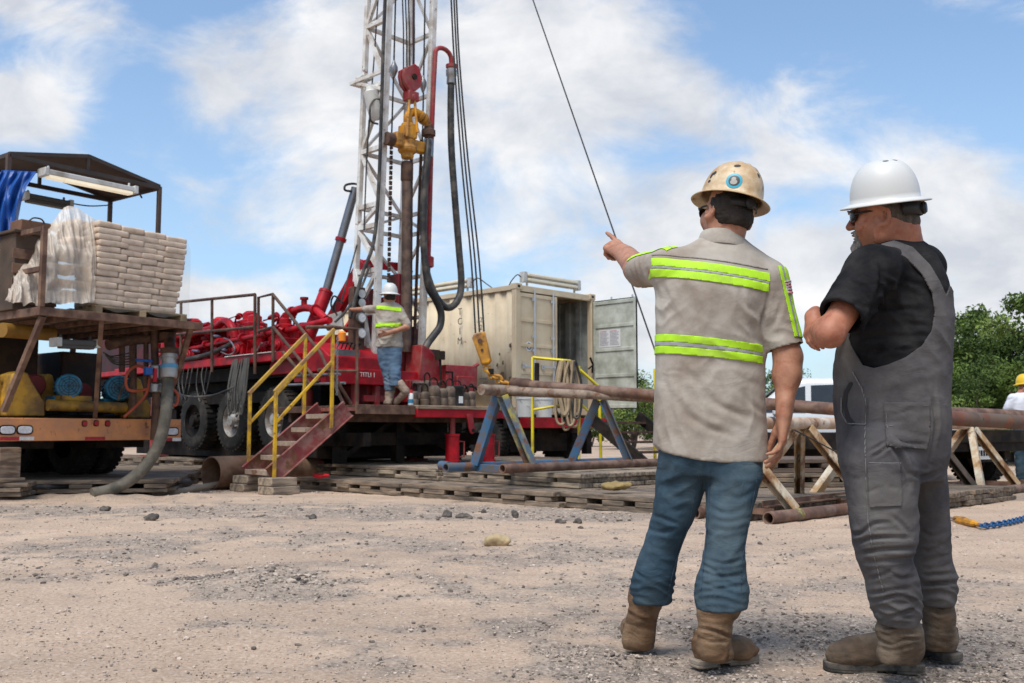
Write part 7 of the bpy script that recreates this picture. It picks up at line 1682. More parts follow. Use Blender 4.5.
def boot(par, heel, fdir, L, shaft, mt, sole_mt, wid=1.0, sole_h=.028, res=.006, seed=0.0, rough_folds=.0075, cr=()):
    """heel: ground point under the heel's back; shaft: loft rows of the leg part"""
    fdir = unit(np.array([fdir[0], fdir[1], 0])); sd = np.array([-fdir[1], fdir[0], 0]); s = L / .30; h = np.asarray(heel, float); h = np.array([h[0], h[1], 0])
    Wp = lambda f, q, z: h + s * (fdir * f + sd * q) + np.array([0, 0, z * s])
    M = np.stack([fdir, sd, np.array([0, 0, 1.0])])
    q_ = min(shaft); shaft = list(shaft) + [(q_[0] - .035, q_[1] + fdir[0] * .01, q_[2] + fdir[1] * .01, q_[3] * .88, q_[4] * .9)]
    rows_ = np.array(shaft); top = rows_[:, 0].max()
    lo = np.minimum(np.minimum(Wp(0, 0, 0), Wp(.3, 0, 0)), [(rows_[:, 1] - rows_[:, 3]).min(), (rows_[:, 2] - rows_[:, 4]).min(), 0]) - .07
    hi = np.maximum(np.maximum(Wp(0, 0, 0), Wp(.3, 0, 0)), [(rows_[:, 1] + rows_[:, 3]).max(), (rows_[:, 2] + rows_[:, 4]).max(), top]) + .07
    lo[2] = 0
    v = Vol(lo, hi, res)
    v.loft(shaft, k=0); v.ell(Wp(.05, 0, .065), np.array([.052, .041 * wid, .058]) * s, M, .05)
    v.cap(Wp(.05, 0, .10), Wp(.20, 0, .062), .042 * s * wid, .039 * s * wid, .055)
    v.ell(Wp(.215, .004, .052), np.array([.083, .052 * wid, .045]) * s, M, .035); v.ell(Wp(.15, 0, .045), np.array([.1, .046 * wid, .04]) * s, M, .03)
    zc = sole_h * s * .9
    v.cut(lambda X, Y, Z: zc - Z + 0 * X + 0 * Y)
    z0 = .12 * s
    o, V, Q = clothes('boot', v, mt, par, [((h + fdir * .05 * s) + [0, 0, .15 * s], (.12, .12, .07), (fdir[0] * .3, fdir[1] * .3, 1), .034, rough_folds, .9),
                                            (Wp(.11, 0, .09), (.05, .07, .05), fdir, .03, .003, .7)], base=.0022, bf=14, seed=seed, cr=cr)
    out = [(-.008, -.030), (.02, -.043), (.08, -.040), (.14, -.040), (.20, -.053), (.25, -.052), (.285, -.035), (.301, 0), (.29, .032), (.255, .05), (.2, .053), (.14, .042), (.08, .040), (.02, .043), (-.008, .030)]
    ou = crom(np.array(out + [out[0]]), 4)[:-1]; ou[:, 1] *= wid
    b = MB(); b.prism([(x * s, y * s) for x, y in ou], h + [0, 0, .010], fdir, sd, (0, 0, (sole_h + .004) * s - .010))
    heelp = [(x, y) for x, y in ou if x < .085]; b.prism([(x * s, y * s * .98) for x, y in heelp], h, fdir, sd, (0, 0, .013))
    ball = [(x, y) for x, y in ou if x > .13]; b.prism([(x * s, y * s * .98) for x, y in ball], h, fdir, sd, (0, 0, .013))
    b.build('sole', sole_mt, o, world=True, bevel=.004)
    return o, V, Q

# ------------------------------------------------------------------ the pointing man
def build_pointing_man():
    Y0 = 3.74
    base = np.array([*(Gd(690, 662)[:2]), 0.0])
    Mh = hm(27, 8, 2); hc = P(727, 214, Y0 + .01)
    v = Vol((.36, 3.38, 0), (1.16, 4.56, 1.84), .0052)
    W = head(v, hc, Mh, 1.04, neck=P(722, 252, Y0), nr=.060)
    # inner trunk and legs under the clothes
    v.loft([row(250, 690, 752, Y0, .07), row(280, 668, 762, Y0, .09), row(350, 668, 752, Y0, .1), row(440, 668, 752, Y0, .1)], k=.03)
    for (a, b, c) in ((P(680, 450, 3.76), P(664, 545, 3.8), P(656, 585, 3.84)), (P(735, 450, 3.72), P(727, 545, 3.66), P(722, 585, 3.63))):
        v.cap(a, b, .07, .05, .04); v.cap(b, c, .05, .04, .03)
    # arms
    shR, elR, wrR = P(770, 285, 3.73), P(788, 357, 3.70), P(784, 413, 3.66)
    v.cap(P(722, 262, Y0), shR, .05, .055, .04); v.cap(shR, elR, .055, .049, .03); v.cap(elR, P(787, 375, 3.69), .049, .05, .03); v.cap(P(787, 375, 3.69), wrR, .047, .029, .03)
    hand(v, P(784.5, 414, 3.66), P(783, 440, 3.66) - P(785, 413, 3.66), (.93, -.22, .08), -1, [(6, 24, 14), (10, 27, 16), (15, 30, 18), (20, 32, 20)], s=1.14, thumb=(.90, .22, -.40), wr=.029)
    shL, elL, wrL = P(664, 268, 3.74), P(638, 269, 4.0), P(625.5, 255, 4.2)
    v.cap(P(722, 262, Y0), shL, .05, .055, .04); v.cap(shL, elL, .055, .05, .03); v.cap(elL, wrL, .058, .042, .03)
    dL = P(611.5, 245, 4.285) - wrL
    hand(v, wrL + .01 * unit(dL), dL, (-.25, -.55, .8), 1, [(-5, 6, 4), (62, 80, 45), (66, 84, 45), (68, 84, 45)], s=1.20, thumb=(.85, .35, -.4), wr=.034, tcurl=.3)
    V, Q = v.mesh(1)
    o = person(base, V, Q, SK_A, 'man seen from behind pointing left, cream hard hat and grey shirt with lime bands')
    # shirt
    s = Vol((.36, 3.40, .72), (1.14, 4.14, 1.66), .006)
    s.loft([row(239, 701, 744, Y0, .066), row(247, 689, 752, Y0, .085), row(258, 668, 766, Y0, .105), row(275, 655, 776, Y0, .124), row(300, 655, 773, Y0, .135), row(330, 656, 767, Y0 + .01, .135),
            row(365, 655.5, 764.5, Y0 + .02, .132), row(400, 654.5, 764.5, Y0 + .02, .132), row(430, 653.5, 766, Y0 + .02, .135), row(470, 653, 767, Y0 + .02, .135)], k=0, e=2.25)
    s.cap(P(722, 252, Y0), P(668, 266, 3.735), .055, .062, .05); s.cap(P(722, 256, Y0), P(768, 279, 3.725), .055, .066, .05)
    seL = P(638, 271.5, 3.975); seR = P(786.5, 349, 3.70)
    s.cap(P(668, 267, 3.735), seL, .070, .0665, .03); s.cap(P(768, 281, 3.725), seR, .072, .0665, .03)
    for (a, b, r) in ((P(668, 267, 3.735), seL, .058), (P(768, 281, 3.725), seR, .058)):
        d = unit(b - a); s.cap(b - d * .03, b + d * .2, r, r, 0, 's')
        c_ = b - d * .004
        def f(X, Y, Z, c_=c_, d=d): return sleeve_end(X, Y, Z, c_, d, .073)
        lo = b - .11; hi = b + .11; s.sub(lo, hi, f, 0, 'i')
    xs = [P(x, 450, Y0)[0] for x in (640, 653, 662, 690, 720, 742, 758, 768, 780)]; zs = [P(700, y, Y0 - .1)[2] for y in (443, 444, 453, 460, 463, 463, 462.5, 461, 460)]
    def hem(X, Y, Z):
        zb = np.interp(X[:, 0, 0], xs, zs)[:, None, None]; near = (Z < 1.0)
        return np.where(near, zb - Z, -1.0) + 0 * Y
    s.cut(hem)
    s.loft([row(420, 660, 760, Y0 + .02, .122), row(480, 660, 760, Y0 + .02, .122)], k=0, op='s', e=2.25)
    so, SV, SQ = clothes('shirt', s, KHAKI, o, [
        (P(762, 320, 3.64), (.09, .12, .12), (.75, 0, .65), .055, .006, .8), (P(660, 300, 3.66), (.08, .12, .12), (-.6, 0, .7), .05, .005, .8),
        (P(785, 315, 3.66), (.06, .09, .08), (.25, 0, 1), .05, .0055, .9), (P(647, 275, 3.86), (.06, .1, .07), (.6, -.6, .3), .045, .005, .9),
        (P(708, 400, 3.62), (.22, .12, .16), (.35, 0, 1), .11, .005, 1.0), (P(706, 300, 3.62), (.14, .1, .1), (.9, 0, .4), .09, .0035, .9),
        (P(668, 430, 3.62), (.1, .12, .1), (1, 0, .35), .06, .0045, .8), (P(745, 425, 3.62), (.1, .12, .12), (1, 0, -.3), .07, .0045, .8), (P(735, 347, 3.62), (.15, .1, .06), (.2, 0, 1), .06, .003, .9)], base=.0022, bf=6, seed=2.0, rid=1.2, cr=[((640, 225), 5.06, [([(500, 320), (530, 390), (612, 475)], 2.4, .006), ([(640, 415), (622, 480), (618, 560)], 1.8, .008), ([(655, 330), (642, 400), (628, 460)], 1.8, .005), ([(560, 350), (590, 420), (625, 480)], 2.2, .004), ([(720, 380), (690, 470), (655, 530)], 2.2, .005), ([(75, 300), (98, 380), (105, 480)], 2.2, .004), ([(110, 300), (150, 380), (160, 440)], 2.6, .003), ([(40, 230), (60, 290), (70, 330)], 2, .004), ([(250, 260), (330, 300), (450, 310)], 3, .002)]),
            ((640, 340), 5.06, [([(180, 290), (230, 370), (330, 440), (480, 490)], 3.2, .0055), ([(330, 280), (400, 330), (560, 400)], 3.2, .0045), ([(430, 110), (500, 180), (620, 240)], 3, .0045), ([(520, 260), (560, 320), (640, 380)], 2.6, .004), ([(230, 150), (300, 230), (380, 310)], 3.4, .003), ([(120, 190), (150, 290), (170, 400)], 3, .003), ([(140, 160), (180, 155), (220, 165)], 1.6, .002)])])
    T = tri(SQ); N = normals(SV, SQ)
    Yb = Y0 - .13
    xL = lambda px: P(px, 300, Yb)[0]
    def stripe(nm, m_, yl0, yr0, yl1, yr1, xl, xr, off=.0022):
        top = plane_between(P(655, yl0, Yb), P(772, yr0, Yb)); bot = plane_between(P(655, yl1, Yb), P(772, yr1, Yb))
        band(nm, SV, T, N, [top, lambda X: -bot(X), lambda X: xL(xl) - X[:, 0], lambda X: X[:, 0] - xL(xr), lambda X: X[:, 1] - (Y0 + .3)], m_, so, off)
    stripe('lime_stripe', LIME, 254, 272, 262, 280.5, 656, 772.5); stripe('silver_stripe', SILV, 262.2, 280.7, 264.8, 282.8, 656, 772, .0017); stripe('lime_stripe', LIME, 265, 283, 273, 291, 655, 771)
    stripe('lime_stripe', LIME, 330.7, 344.5, 338, 352, 654, 765.5); stripe('silver_stripe', SILV, 338.2, 352.2, 342.8, 355.3, 654, 765.5, .0017); stripe('lime_stripe', LIME, 343, 355.5, 350.5, 363, 654, 766)
    # lime strips along the sleeves
    def along(nm, m_, a0, b0, a1, b1, lim, off=.0022):
        """strip between the view planes through two picture lines, on the near side"""
        def fld(px0, py0, px1, py1):
            def f(X):
                x, y = proj(X); return (x - px0) * (py1 - py0) - (y - py0) * (px1 - px0)
            return f
        f0 = fld(*a0, *b0); f1 = fld(*a1, *b1)
        band(nm, SV, T, N, [f0, lambda X: -f1(X), lim], m_, so, off)
    facing = None
    F_ = N @ np.array([.25, -1, .25])
    Tn = T[(F_[T] > .0).all(1)]
    T_full = T
    T = Tn
    zlim = lambda X: np.maximum(X[:, 2] - P(781, 266, 3.66)[2], P(800, 337, 3.66)[2] - X[:, 2])
    along('lime_stripe', LIME, (781.2, 267), (797.6, 338), (778.2, 268), (794.4, 338.5), zlim); along('silver_stripe', SILV, (783, 266.8), (799.3, 337.6), (781.2, 267), (797.6, 338), zlim, .0018); along('lime_stripe', LIME, (786, 266), (802.6, 337), (783, 266.8), (799.3, 337.6), zlim)
    UNUSED = (lambda: None, lambda X: np.maximum(X[:, 2] - P(781, 268, 3.66)[2], P(800, 337, 3.66)[2] - X[:, 2]))
    T = T_full[(N[T_full] @ np.array([-.2, -.4, 1]) > .3).all(1)]
    # on the left shoulder the strip runs over the top of the sleeve
    a_, b_ = P(672, 246, 3.70), P(634, 262, 3.95)
    d_ = unit(b_ - a_); sid = unit(np.cross(d_, [0, 0, 1]))
    for q0, q1, m_, nm in ((-.028, -.006, LIME, 'lime_stripe'), (-.006, .0, SILV, 'silver_stripe'), (.0, .022, LIME, 'lime_stripe')):
        band(nm, SV, T, N, [lambda X: q0 - (X - a_) @ sid, lambda X: (X - a_) @ sid - q1, lambda X: -((X - a_) @ d_) - .005, lambda X: (X - a_) @ d_ - np.linalg.norm(b_ - a_) - .02, lambda X: a_[2] - .12 - X[:, 2]], m_, so, .0022)
    # yoke seam
    yk = plane_between(P(655, 250, Yb), P(772, 268, Yb))
    band('yoke_seam', SV, T_full, N, [lambda X: yk(X) - .0018, lambda X: -yk(X) - .0018, lambda X: xL(657) - X[:, 0], lambda X: X[:, 0] - xL(771)], mat('khaki_seam', (.25, .225, .19), rough=.9, bump=0), so, .001)
    # flag patch on the right sleeve
    T = Tn; O_ = np.array([783.5, 281.5]); ex = np.array([8.6, -2.0]); ey = np.array([3.6, 13.6])
    def cell(u0, v0, u1, v1):
        e_ = [O_ + ex * u + ey * w_ for u, w_ in ((u0, v0), (u1, v0), (u1, v1), (u0, v1))]
        def f(X):
            x, y = proj(X); q = np.stack([x, y], 1); dm = np.full(len(q), -1e9)
            for i in range(4):
                a, b = e_[i], e_[(i + 1) % 4]; e = (b - a) / np.linalg.norm(b - a); dm = np.maximum(dm, (q - a) @ np.array([e[1], -e[0]]))
            return dm
        return f
    fp = band('flag_patch', SV, T, N, [cell(0, 0, 1, 1)], FLAG_W, so, .0042)
    for k in range(5): band('flag_stripe', SV, T, N, [cell(.03, .03 + k * .205, .97 if k > 2 else .58, .13 + k * .205)], FLAG_R, fp, .0062, .0006)
    band('flag_field', SV, T, N, [cell(.62, .03, .98, .52)], FLAG_B, fp, .0062, .0006)
    # collar
    cb = MB(); V2 = []; n = 40
    cc = P(722, 240, Y0 + .005)
    for (rx, ry, dz) in ((.098, .098, -.030), (.100, .100, -.018), (.082, .084, .024), (.078, .080, .029), (.073, .076, .024), (.073, .076, -.02)):
        for k in range(n):
            a = 2 * math.pi * k / n; fr = .5 + .5 * math.sin(a)
            V2.append(cc + np.array([rx * math.cos(a), ry * math.sin(a) * 1.0, dz - .022 * fr - .012 * math.cos(a)]))
    cb.raw(V2, [(i * n + k, i * n + (k + 1) % n, (i + 1) * n + (k + 1) % n, (i + 1) * n + k) for i in range(5) for k in range(n)]); cb.build('collar', KHAKI, so, world=True, ang=60)
    # jeans
    j = Vol((.3, 3.38, .1), (1.1, 4.1, .98), .006)
    Yl = lambda y: np.interp(y, (440, 530, 600), (3.76, 3.80, 3.86)); Yr = lambda y: np.interp(y, (440, 530, 600), (3.74, 3.68, 3.62))
    LL = [(448, 668, 710, .08), (472, 657, 710, .095), (489, 656, 704, .094), (514, 653, 695, .086), (539, 645.5, 683.5, .082), (559, 638, 676.5, .08), (576, 632, 675, .084), (590, 630.5, 673, .082), (603, 632, 671, .08)]
    RR = [(448, 708, 750, .08), (472, 706, 760, .095), (489, 706.5, 758, .094), (514, 706.5, 751, .086), (539, 705.5, 746.5, .082), (559, 702.5, 745.5, .08), (576, 698, 746, .08), (592, 695, 749, .083), (609, 696.5, 746, .082)]
    j.loft([row(y, a, b, Yl(y), d) for y, a, b, d in LL], k=0, e=2.1); j.loft([row(y, a, b, Yr(y), d) for y, a, b, d in RR], k=.012, e=2.1)
    j.loft([row(425, 661, 760, Y0 + .01, .115), row(455, 659, 762, Y0 + .01, .118), row(476, 662, 759, Y0 + .01, .1)], k=.03, e=2.2)
    for (y, a, b, f, d) in ((606, 640, 664, Yl, .062), (610, 703, 737, Yr, .062)): pass
    F1 = (.14, .14, .05)
    jo, JV, JQ = clothes('jeans', j, DENIM, o, [
        (P(651, 588, 3.86), (.13, .14, .055), (.25, .2, 1), .026, .0075, 1.0), (P(722, 590, 3.62), (.13, .14, .06), (-.25, .2, 1), .028, .0075, 1.0),
        (P(662, 545, 3.72), (.12, .12, .08), (.45, 0, 1), .055, .005, .9), (P(727, 545, 3.6), (.12, .12, .09), (-.4, 0, 1), .055, .005, .9),
        (P(680, 480, 3.68), (.1, .12, .07), (-.5, 0, 1), .06, .0045, .8), (P(735, 485, 3.66), (.1, .12, .07), (.5, 0, 1), .06, .0045, .8)], base=.0026, bf=9, seed=5.0, rid=1.6, cr=[((620, 440), 3.794, [([(140, 225), (200, 265), (262, 250)], 2.4, 0.0037), ([(112, 285), (170, 300), (240, 330)], 2.0, 0.0050), ([(100, 335), (150, 352), (218, 335)], 2.0, 0.0050), ([(60, 435), (120, 440), (192, 470)], 2.0, 0.0056), ([(45, 490), (100, 528), (172, 520)], 1.8, 0.0062), ([(80, 470), (130, 490), (190, 500)], 1.7, 0.0043), ([(170, 170), (200, 215), (270, 215)], 2.6, 0.0025),
            ([(335, 250), (400, 280), (480, 262)], 2.4, 0.0037), ([(335, 325), (400, 345), (478, 328)], 2.0, 0.0050), ([(320, 450), (390, 470), (470, 452)], 1.8, 0.0056), ([(300, 495), (380, 520), (467, 508)], 1.7, 0.0062), ([(298, 535), (370, 560), (470, 552)], 1.6, 0.0062), ([(310, 470), (360, 500), (405, 540)], 1.6, 0.0043), ([(400, 200), (450, 222), (520, 185)], 2.4, 0.0031), ([(345, 300), (420, 310), (500, 290)], 2.0, 0.0025), ([(325, 90), (318, 160), (300, 230)], 1.8, 0.0037)])])
    T = tri(JQ); N = normals(JV, JQ)
    for (x0, x1) in ((656, 662), ):
        pass
    def pxline(nm, pts, w_, m_, V_, T_, N_, par, off=.001):
        """a seam laid on the near side along a picture polyline"""
        Tn_ = T_[(N_[T_][:, :, 1] < .15).all(1)]
        pts = np.asarray(pts, float)
        def f(X):
            x, y = proj(X); q = np.stack([x, y], 1); best = np.full(len(q), 1e9)
            for a, b in zip(pts[:-1], pts[1:]):
                e = b - a; t = np.clip(((q - a) @ e) / (e @ e), 0, 1); best = np.minimum(best, np.linalg.norm(q - a - t[:, None] * e, axis=1))
            return best - w_
        return band(nm, V_, Tn_, N_, [f], m_, par, off, .001)
    global PXLINE; PXLINE = pxline
    pxline('seam', [(700, 470), (690, 520), (676, 560), (668, 592)], .55, mat('denim_seam', (.035, .065, .10), rough=.9, bump=0), JV, T, N, jo)
    pxline('seam', [(710, 470), (708, 520), (704, 560), (701, 590)], .55, MATS['denim_seam'], JV, T, N, jo)
    pxline('seam', [(757, 478), (749, 520), (742, 560), (741, 592)], .5, MATS['denim_seam'], JV, T, N, jo)
    # boots
    hb = Gd(637, 653.5)
    boot(o, hb + [.002, .02, 0], (.10, 1, 0), .30, [row(573, 637, 664, 3.87, .05), row(592, 629, 667, 3.87, .066), row(610, 628, 660, 3.875, .062), row(628, 624, 656, 3.885, .056), row(640, 622, 655, 3.885, .05)], LEATH, SOLE, seed=3.0, wid=1.02, cr=[((0, 0), 1, [([(626, 611), (640, 619), (661, 622)], 1.6, .007), ([(623, 622), (640, 628), (657, 630)], 1.4, .005), ([(630, 600), (645, 606), (664, 604)], 1.6, .004)])])
    hb = Gd(704, 669.5)
    boot(o, hb + [-.025, .03, 0], (.93, .42, 0), .275, [row(585, 705, 738, 3.64, .05), row(606, 697, 743, 3.62, .068), row(622, 697.5, 733, 3.62, .062), row(638, 698, 731, 3.61, .055), row(650, 696, 733, 3.61, .05)], LEATH, SOLE, seed=8.0, wid=1.02, cr=[((0, 0), 1, [([(697, 628), (714, 631), (732, 638)], 1.6, .009), ([(698, 638), (712, 642), (728, 641)], 1.4, .005), ([(728, 645), (730, 655), (726, 663)], 1.3, .005), ([(699, 615), (715, 618), (738, 614)], 1.6, .004)])])
    # head gear
    hv = Vol(hc - .17, hc + .17, .004)
    hv.ell(W((0, -.016, .02)), np.array([.0775, .1, .09]) * 1.04, Mh, 0); hv.ell(W((0, -.05, -.035)), np.array([.066, .062, .05]) * 1.04, Mh, .03)
    fwd = lambda X, Y, Z: ((X - hc[0]) * Mh[1, 0] + (Y - hc[1]) * Mh[1, 1] + (Z - hc[2]) * Mh[1, 2])
    upz = lambda X, Y, Z: ((X - hc[0]) * Mh[2, 0] + (Y - hc[1]) * Mh[2, 1] + (Z - hc[2]) * Mh[2, 2])
    hv.cut(lambda X, Y, Z: fwd(X, Y, Z) + .012 - np.clip((upz(X, Y, Z) - .01) * 1.2, 0, .05)); hv.cut(lambda X, Y, Z: upz(X, Y, Z) - .075); hv.cut(lambda X, Y, Z: -upz(X, Y, Z) - .062)
    clothes('hair', hv, HAIR, o, [], base=.002, bf=40, seed=1)
    Mt = hm(22, 15, 4)
    ho, surf, decal = hat(o, W((0.004, -.008, .050)), Mt, HELM_T, ax=.112, ay=.130, H=.146, s=1.0, brim=(.028, .044))
    strap_band(ho, W, 1.04, PLASB, .004, .034); glasses(o, W, Mh, 1.04)
    az = R(-128); decal('round_sticker', az, .24, .031, STK_B); decal('sticker_disc', az, .24, .021, STK_K, off=.0024); decal('sticker_figure', az - .02, .275, .0085, STK_G, off=.0034); decal('sticker_figure', az + .0, .19, .010, STK_G, off=.0034, squash=1.3)
    decal('scratched_decal', R(-182), .42, .014, STK_K, squash=.5); decal('scratched_decal', R(-176), .48, .009, STK_K, squash=1.1); decal('scratched_decal', R(-181), .24, .006, STK_K, squash=1.4)
    decal('scratched_decal', R(-130), .72, .008, STK_K, squash=1.6); decal('scratched_decal', R(-75), .62, .010, STK_K, squash=.6)
    return o

# ------------------------------------------------------------------ the man in overalls
def build_overalls_man():
    Y0 = 3.52
    base = np.array([*(Gd(905, 672)[:2]), 0.0])
    Mh = hm(58, -6, -2); hc = P(883.5, 216, Y0)
    v = Vol((.93, 3.1, 0), (1.62, 4.0, 1.80), .0052)
    W = head(v, hc, Mh, 1.07, neck=P(898, 252, Y0 + .02), nr=.068, chub=.006)
    v.cap(W((0, -.06, -.06)), P(902, 246, Y0), .055, .07, .03)
    v.loft([row(255, 868, 930, Y0, .08), row(290, 862, 935, Y0, .1), row(370, 855, 930, Y0, .12), row(430, 860, 930, Y0, .12)], k=.03)
    for (a, b, c) in ((P(875, 440, 3.50), P(882, 530, 3.44), P(893, 590, 3.46)), (P(915, 440, 3.6), P(928, 530, 3.65), P(935, 575, 3.69))):
        v.cap(a, b, .07, .05, .04); v.cap(b, c, .05, .04, .03)
    # near arm: upper arm down to the elbow, forearm folded away across the chest
    sh, el = P(866, 277, 3.33), P(830, 333.5, 3.24)
    v.cap(P(895, 268, Y0), sh, .06, .06, .04); v.cap(sh, el, .058, .044, .03)
    wr = P(816.5, 330, 3.46)
    v.cap(el, P(827, 331.5, 3.30), .046, .047, .02); v.cap(P(827, 331.5, 3.29), wr, .047, .033, .02)
    hand(v, wr, P(830, 322, 3.62) - wr, (-.6, -.2, .5), 1, [(20, 20, 10)] * 4, s=1.05, wr=.033)
    # far arm: its hand holds the near forearm, fingers hanging over it
    v.cap(P(905, 268, Y0), P(905, 285, 3.72), .06, .06, .04); v.cap(P(905, 285, 3.72), P(868, 330, 3.78), .055, .05, .03); v.cap(P(868, 330, 3.78), P(820, 318, 3.55), .05, .034, .02)
    wr2 = P(813.5, 317, 3.43)
    v.cap(P(820, 318, 3.55), wr2, .034, .031, .02)
    hand(v, P(813, 318, 3.44), P(806.5, 336, 3.37) - P(813, 315, 3.44), (-.95, -.1, .2), -1, [(30, 34, 20), (28, 32, 20), (26, 30, 20), (26, 28, 20)], s=.88, wr=.03, thumb=(.95, .12, -.35), tcurl=.2)
    V, Q = v.mesh(1)
    o = person(base, V, Q, SK_B, 'man with folded arms in charcoal overalls, black t-shirt and white hard hat')
    tors = [row(241, 876.0, 919.0, Y0 + .02, .07), row(249, 866.0, 929.0, Y0 + .02, .098), row(262, 855.0, 936.5, Y0 + .02, .128), row(285, 848.0, 945.5, Y0 + .02, .155), row(320, 848.5, 947.0, Y0 + .02, .17), row(360, 840.0, 944.5, Y0 + .02, .182), row(400, 839.0, 943.0, Y0 + .02, .185), row(430, 841.5, 943.5, Y0 + .02, .18)]
    t = Vol((.93, 3.05, .8), (1.62, 3.95, 1.66), .006)
    t.loft(tors[:-1], k=0, e=2.2)
    se = P(841.5, 317, 3.25); a0 = P(872, 272, 3.35)
    t.cap(P(900, 258, Y0), a0, .06, .085, .05); t.cap(a0, se, .088, .079, .03)
    b0 = P(920, 268, 3.70); t.cap(P(905, 258, Y0), b0, .06, .085, .05); t.cap(b0, P(890, 318, 3.82), .085, .075, .03)
    d = unit(se - a0); t.cap(se - d * .03, se + d * .2, .064, .064, 0, 's')
    c_ = se - d * .002
    t.sub(se - .12, se + .12, lambda X, Y, Z: sleeve_end(X, Y, Z, c_, d, .088), 0, 'i')
    specs = [(P(866, 300, 3.28), (.09, .12, .1), (.6, -.2, .8), .05, .0065, .9), (P(890, 300, 3.34), (.1, .12, .12), (.9, 0, .5), .06, .006, .9), (P(880, 345, 3.34), (.14, .14, .09), (.15, 0, 1), .055, .006, .9), (P(850, 300, 3.25), (.06, .1, .06), (.5, 0, .9), .04, .004, .9)]
    to, TV, TQ = clothes('t_shirt', t, BLACKC, o, specs, base=.0022, bf=7, seed=4.0, rid=1.4, cr=[((800, 220), 3.78, [([(330, 200), (400, 230), (480, 262), (530, 330)], 2.6, .008), ([(320, 240), (380, 252), (452, 292)], 2.4, .006), ([(210, 325), (330, 332), (475, 340)], 2.4, .007), ([(205, 390), (330, 388), (485, 400)], 2.2, .007), ([(205, 445), (330, 436), (505, 440)], 2.2, .007), ([(205, 500), (340, 490), (470, 478)], 2.2, .007), ([(300, 120), (305, 250), (242, 410)], 2.4, .010), ([(130, 300), (185, 325), (255, 300)], 2.2, .005), ([(180, 220), (230, 250), (290, 240)], 2.4, .005), ([(400, 120), (450, 180), (520, 250)], 2.6, .005)])])
    # neckband
    nb = MB(); cc = P(898, 241, Y0 + .02)
    nb.tube([cc + np.array([.071 * math.cos(a), .076 * math.sin(a), .018 * math.cos(a) - .004 - .02 * math.sin(a)]) for a in np.linspace(0, 2 * math.pi, 36)], .0075, 8, caps=False); nb.build('neckband', BLACKC, to, world=True)
    # overalls: seat and legs as one solid, the back panel and straps cut out of the trunk's shape
    g = Vol((.93, 3.05, .1), (1.64, 4.0, 1.66), .006)
    Yn = lambda y: np.interp(y, (440, 530, 625), (3.44, 3.41, 3.46)); Yf = lambda y: np.interp(y, (440, 530, 605), (3.62, 3.66, 3.71))
    NN = [(428, 852, 900, .09), (455, 841, 914, .12), (480, 846, 916, .118), (513, 851, 916, .108), (535, 853.5, 916, .102), (557, 857.5, 911.5, .096), (579, 865.5, 917, .096), (600, 870.5, 919.5, .096), (615, 875, 919, .09), (625, 881, 913, .082)]
    FF = [(428, 890, 937.0, .09), (455, 885, 943.0, .12), (480, 893, 943.5, .118), (513, 903, 946.0, .104), (535, 908, 947.5, .098), (557, 910, 948.0, .092), (575, 911, 953.5, .094), (592, 914, 953.5, .092), (604, 918, 950.5, .085)]
    g.loft([row(y, a, b, Yn(y), q) for y, a, b, q in NN], k=0, e=2.15); g.loft([row(y, a, b, Yf(y), q) for y, a, b, q in FF], k=.02, e=2.15)
    up = [tuple(r) for r in tors[-4:]] + [row(455, 843, 942, Y0 + .02, .165), row(478, 851, 939, Y0 + .02, .13)]
    g.loft(tors[:-3] + up, k=.03, e=2.2, grow=.009); g.cap(P(900, 258, Y0), P(872, 272, 3.38), .072, .092, .05); g.cap(P(905, 258, Y0), P(920, 268, 3.68), .072, .092, .05)
    GV, GQ = g.mesh(1); GV = folds(GV, normals(GV, GQ), [
        (P(895, 606, 3.40), (.14, .16, .06), (.2, .2, 1), .032, .010, 1.0), (P(935, 585, 3.66), (.12, .14, .06), (.2, .2, 1), .032, .009, 1.0), (P(885, 560, 3.36), (.14, .14, .05), (.4, 0, 1), .05, .008, .9),
        (P(882, 525, 3.36), (.13, .14, .07), (-.45, 0, 1), .07, .006, .9), (P(915, 500, 3.44), (.09, .14, .09), (-.55, 0, .9), .05, .006, .9), (P(932, 535, 3.6), (.09, .14, .07), (.3, 0, 1), .05, .006, .9), (P(895, 430, 3.34), (.2, .14, .1), (.2, 0, 1), .1, .004, .9), (P(930, 350, 3.40), (.09, .14, .13), (1, 0, .25), .055, .005, .8)], base=.0026, bf=8, seed=9.0, rid=1.6); GV = relax(GV, GQ, .35)
    GV = creases(GV, normals(GV, GQ), (820, 370), 5.25, [([(270, 462), (330, 420), (372, 385)], 1.7, .007), ([(250, 430), (310, 400), (362, 368)], 1.7, .006), ([(372, 388), (430, 470), (475, 610)], 2.4, .013), ([(390, 350), (440, 382), (545, 388)], 2.0, .007), ([(470, 545), (550, 560), (625, 532)], 2.0, .010), ([(595, 100), (608, 300), (575, 490)], 1.8, .006), ([(150, 560), (200, 572), (242, 560)], 2.0, .005), ([(340, 245), (420, 225), (475, 205)], 1.8, .004), ([(250, 642), (330, 610), (412, 622)], 2.2, .006), ([(230, 60), (245, 160), (240, 290)], 1.6, .007), ([(560, 100), (590, 170), (600, 240)], 2.0, .005)])
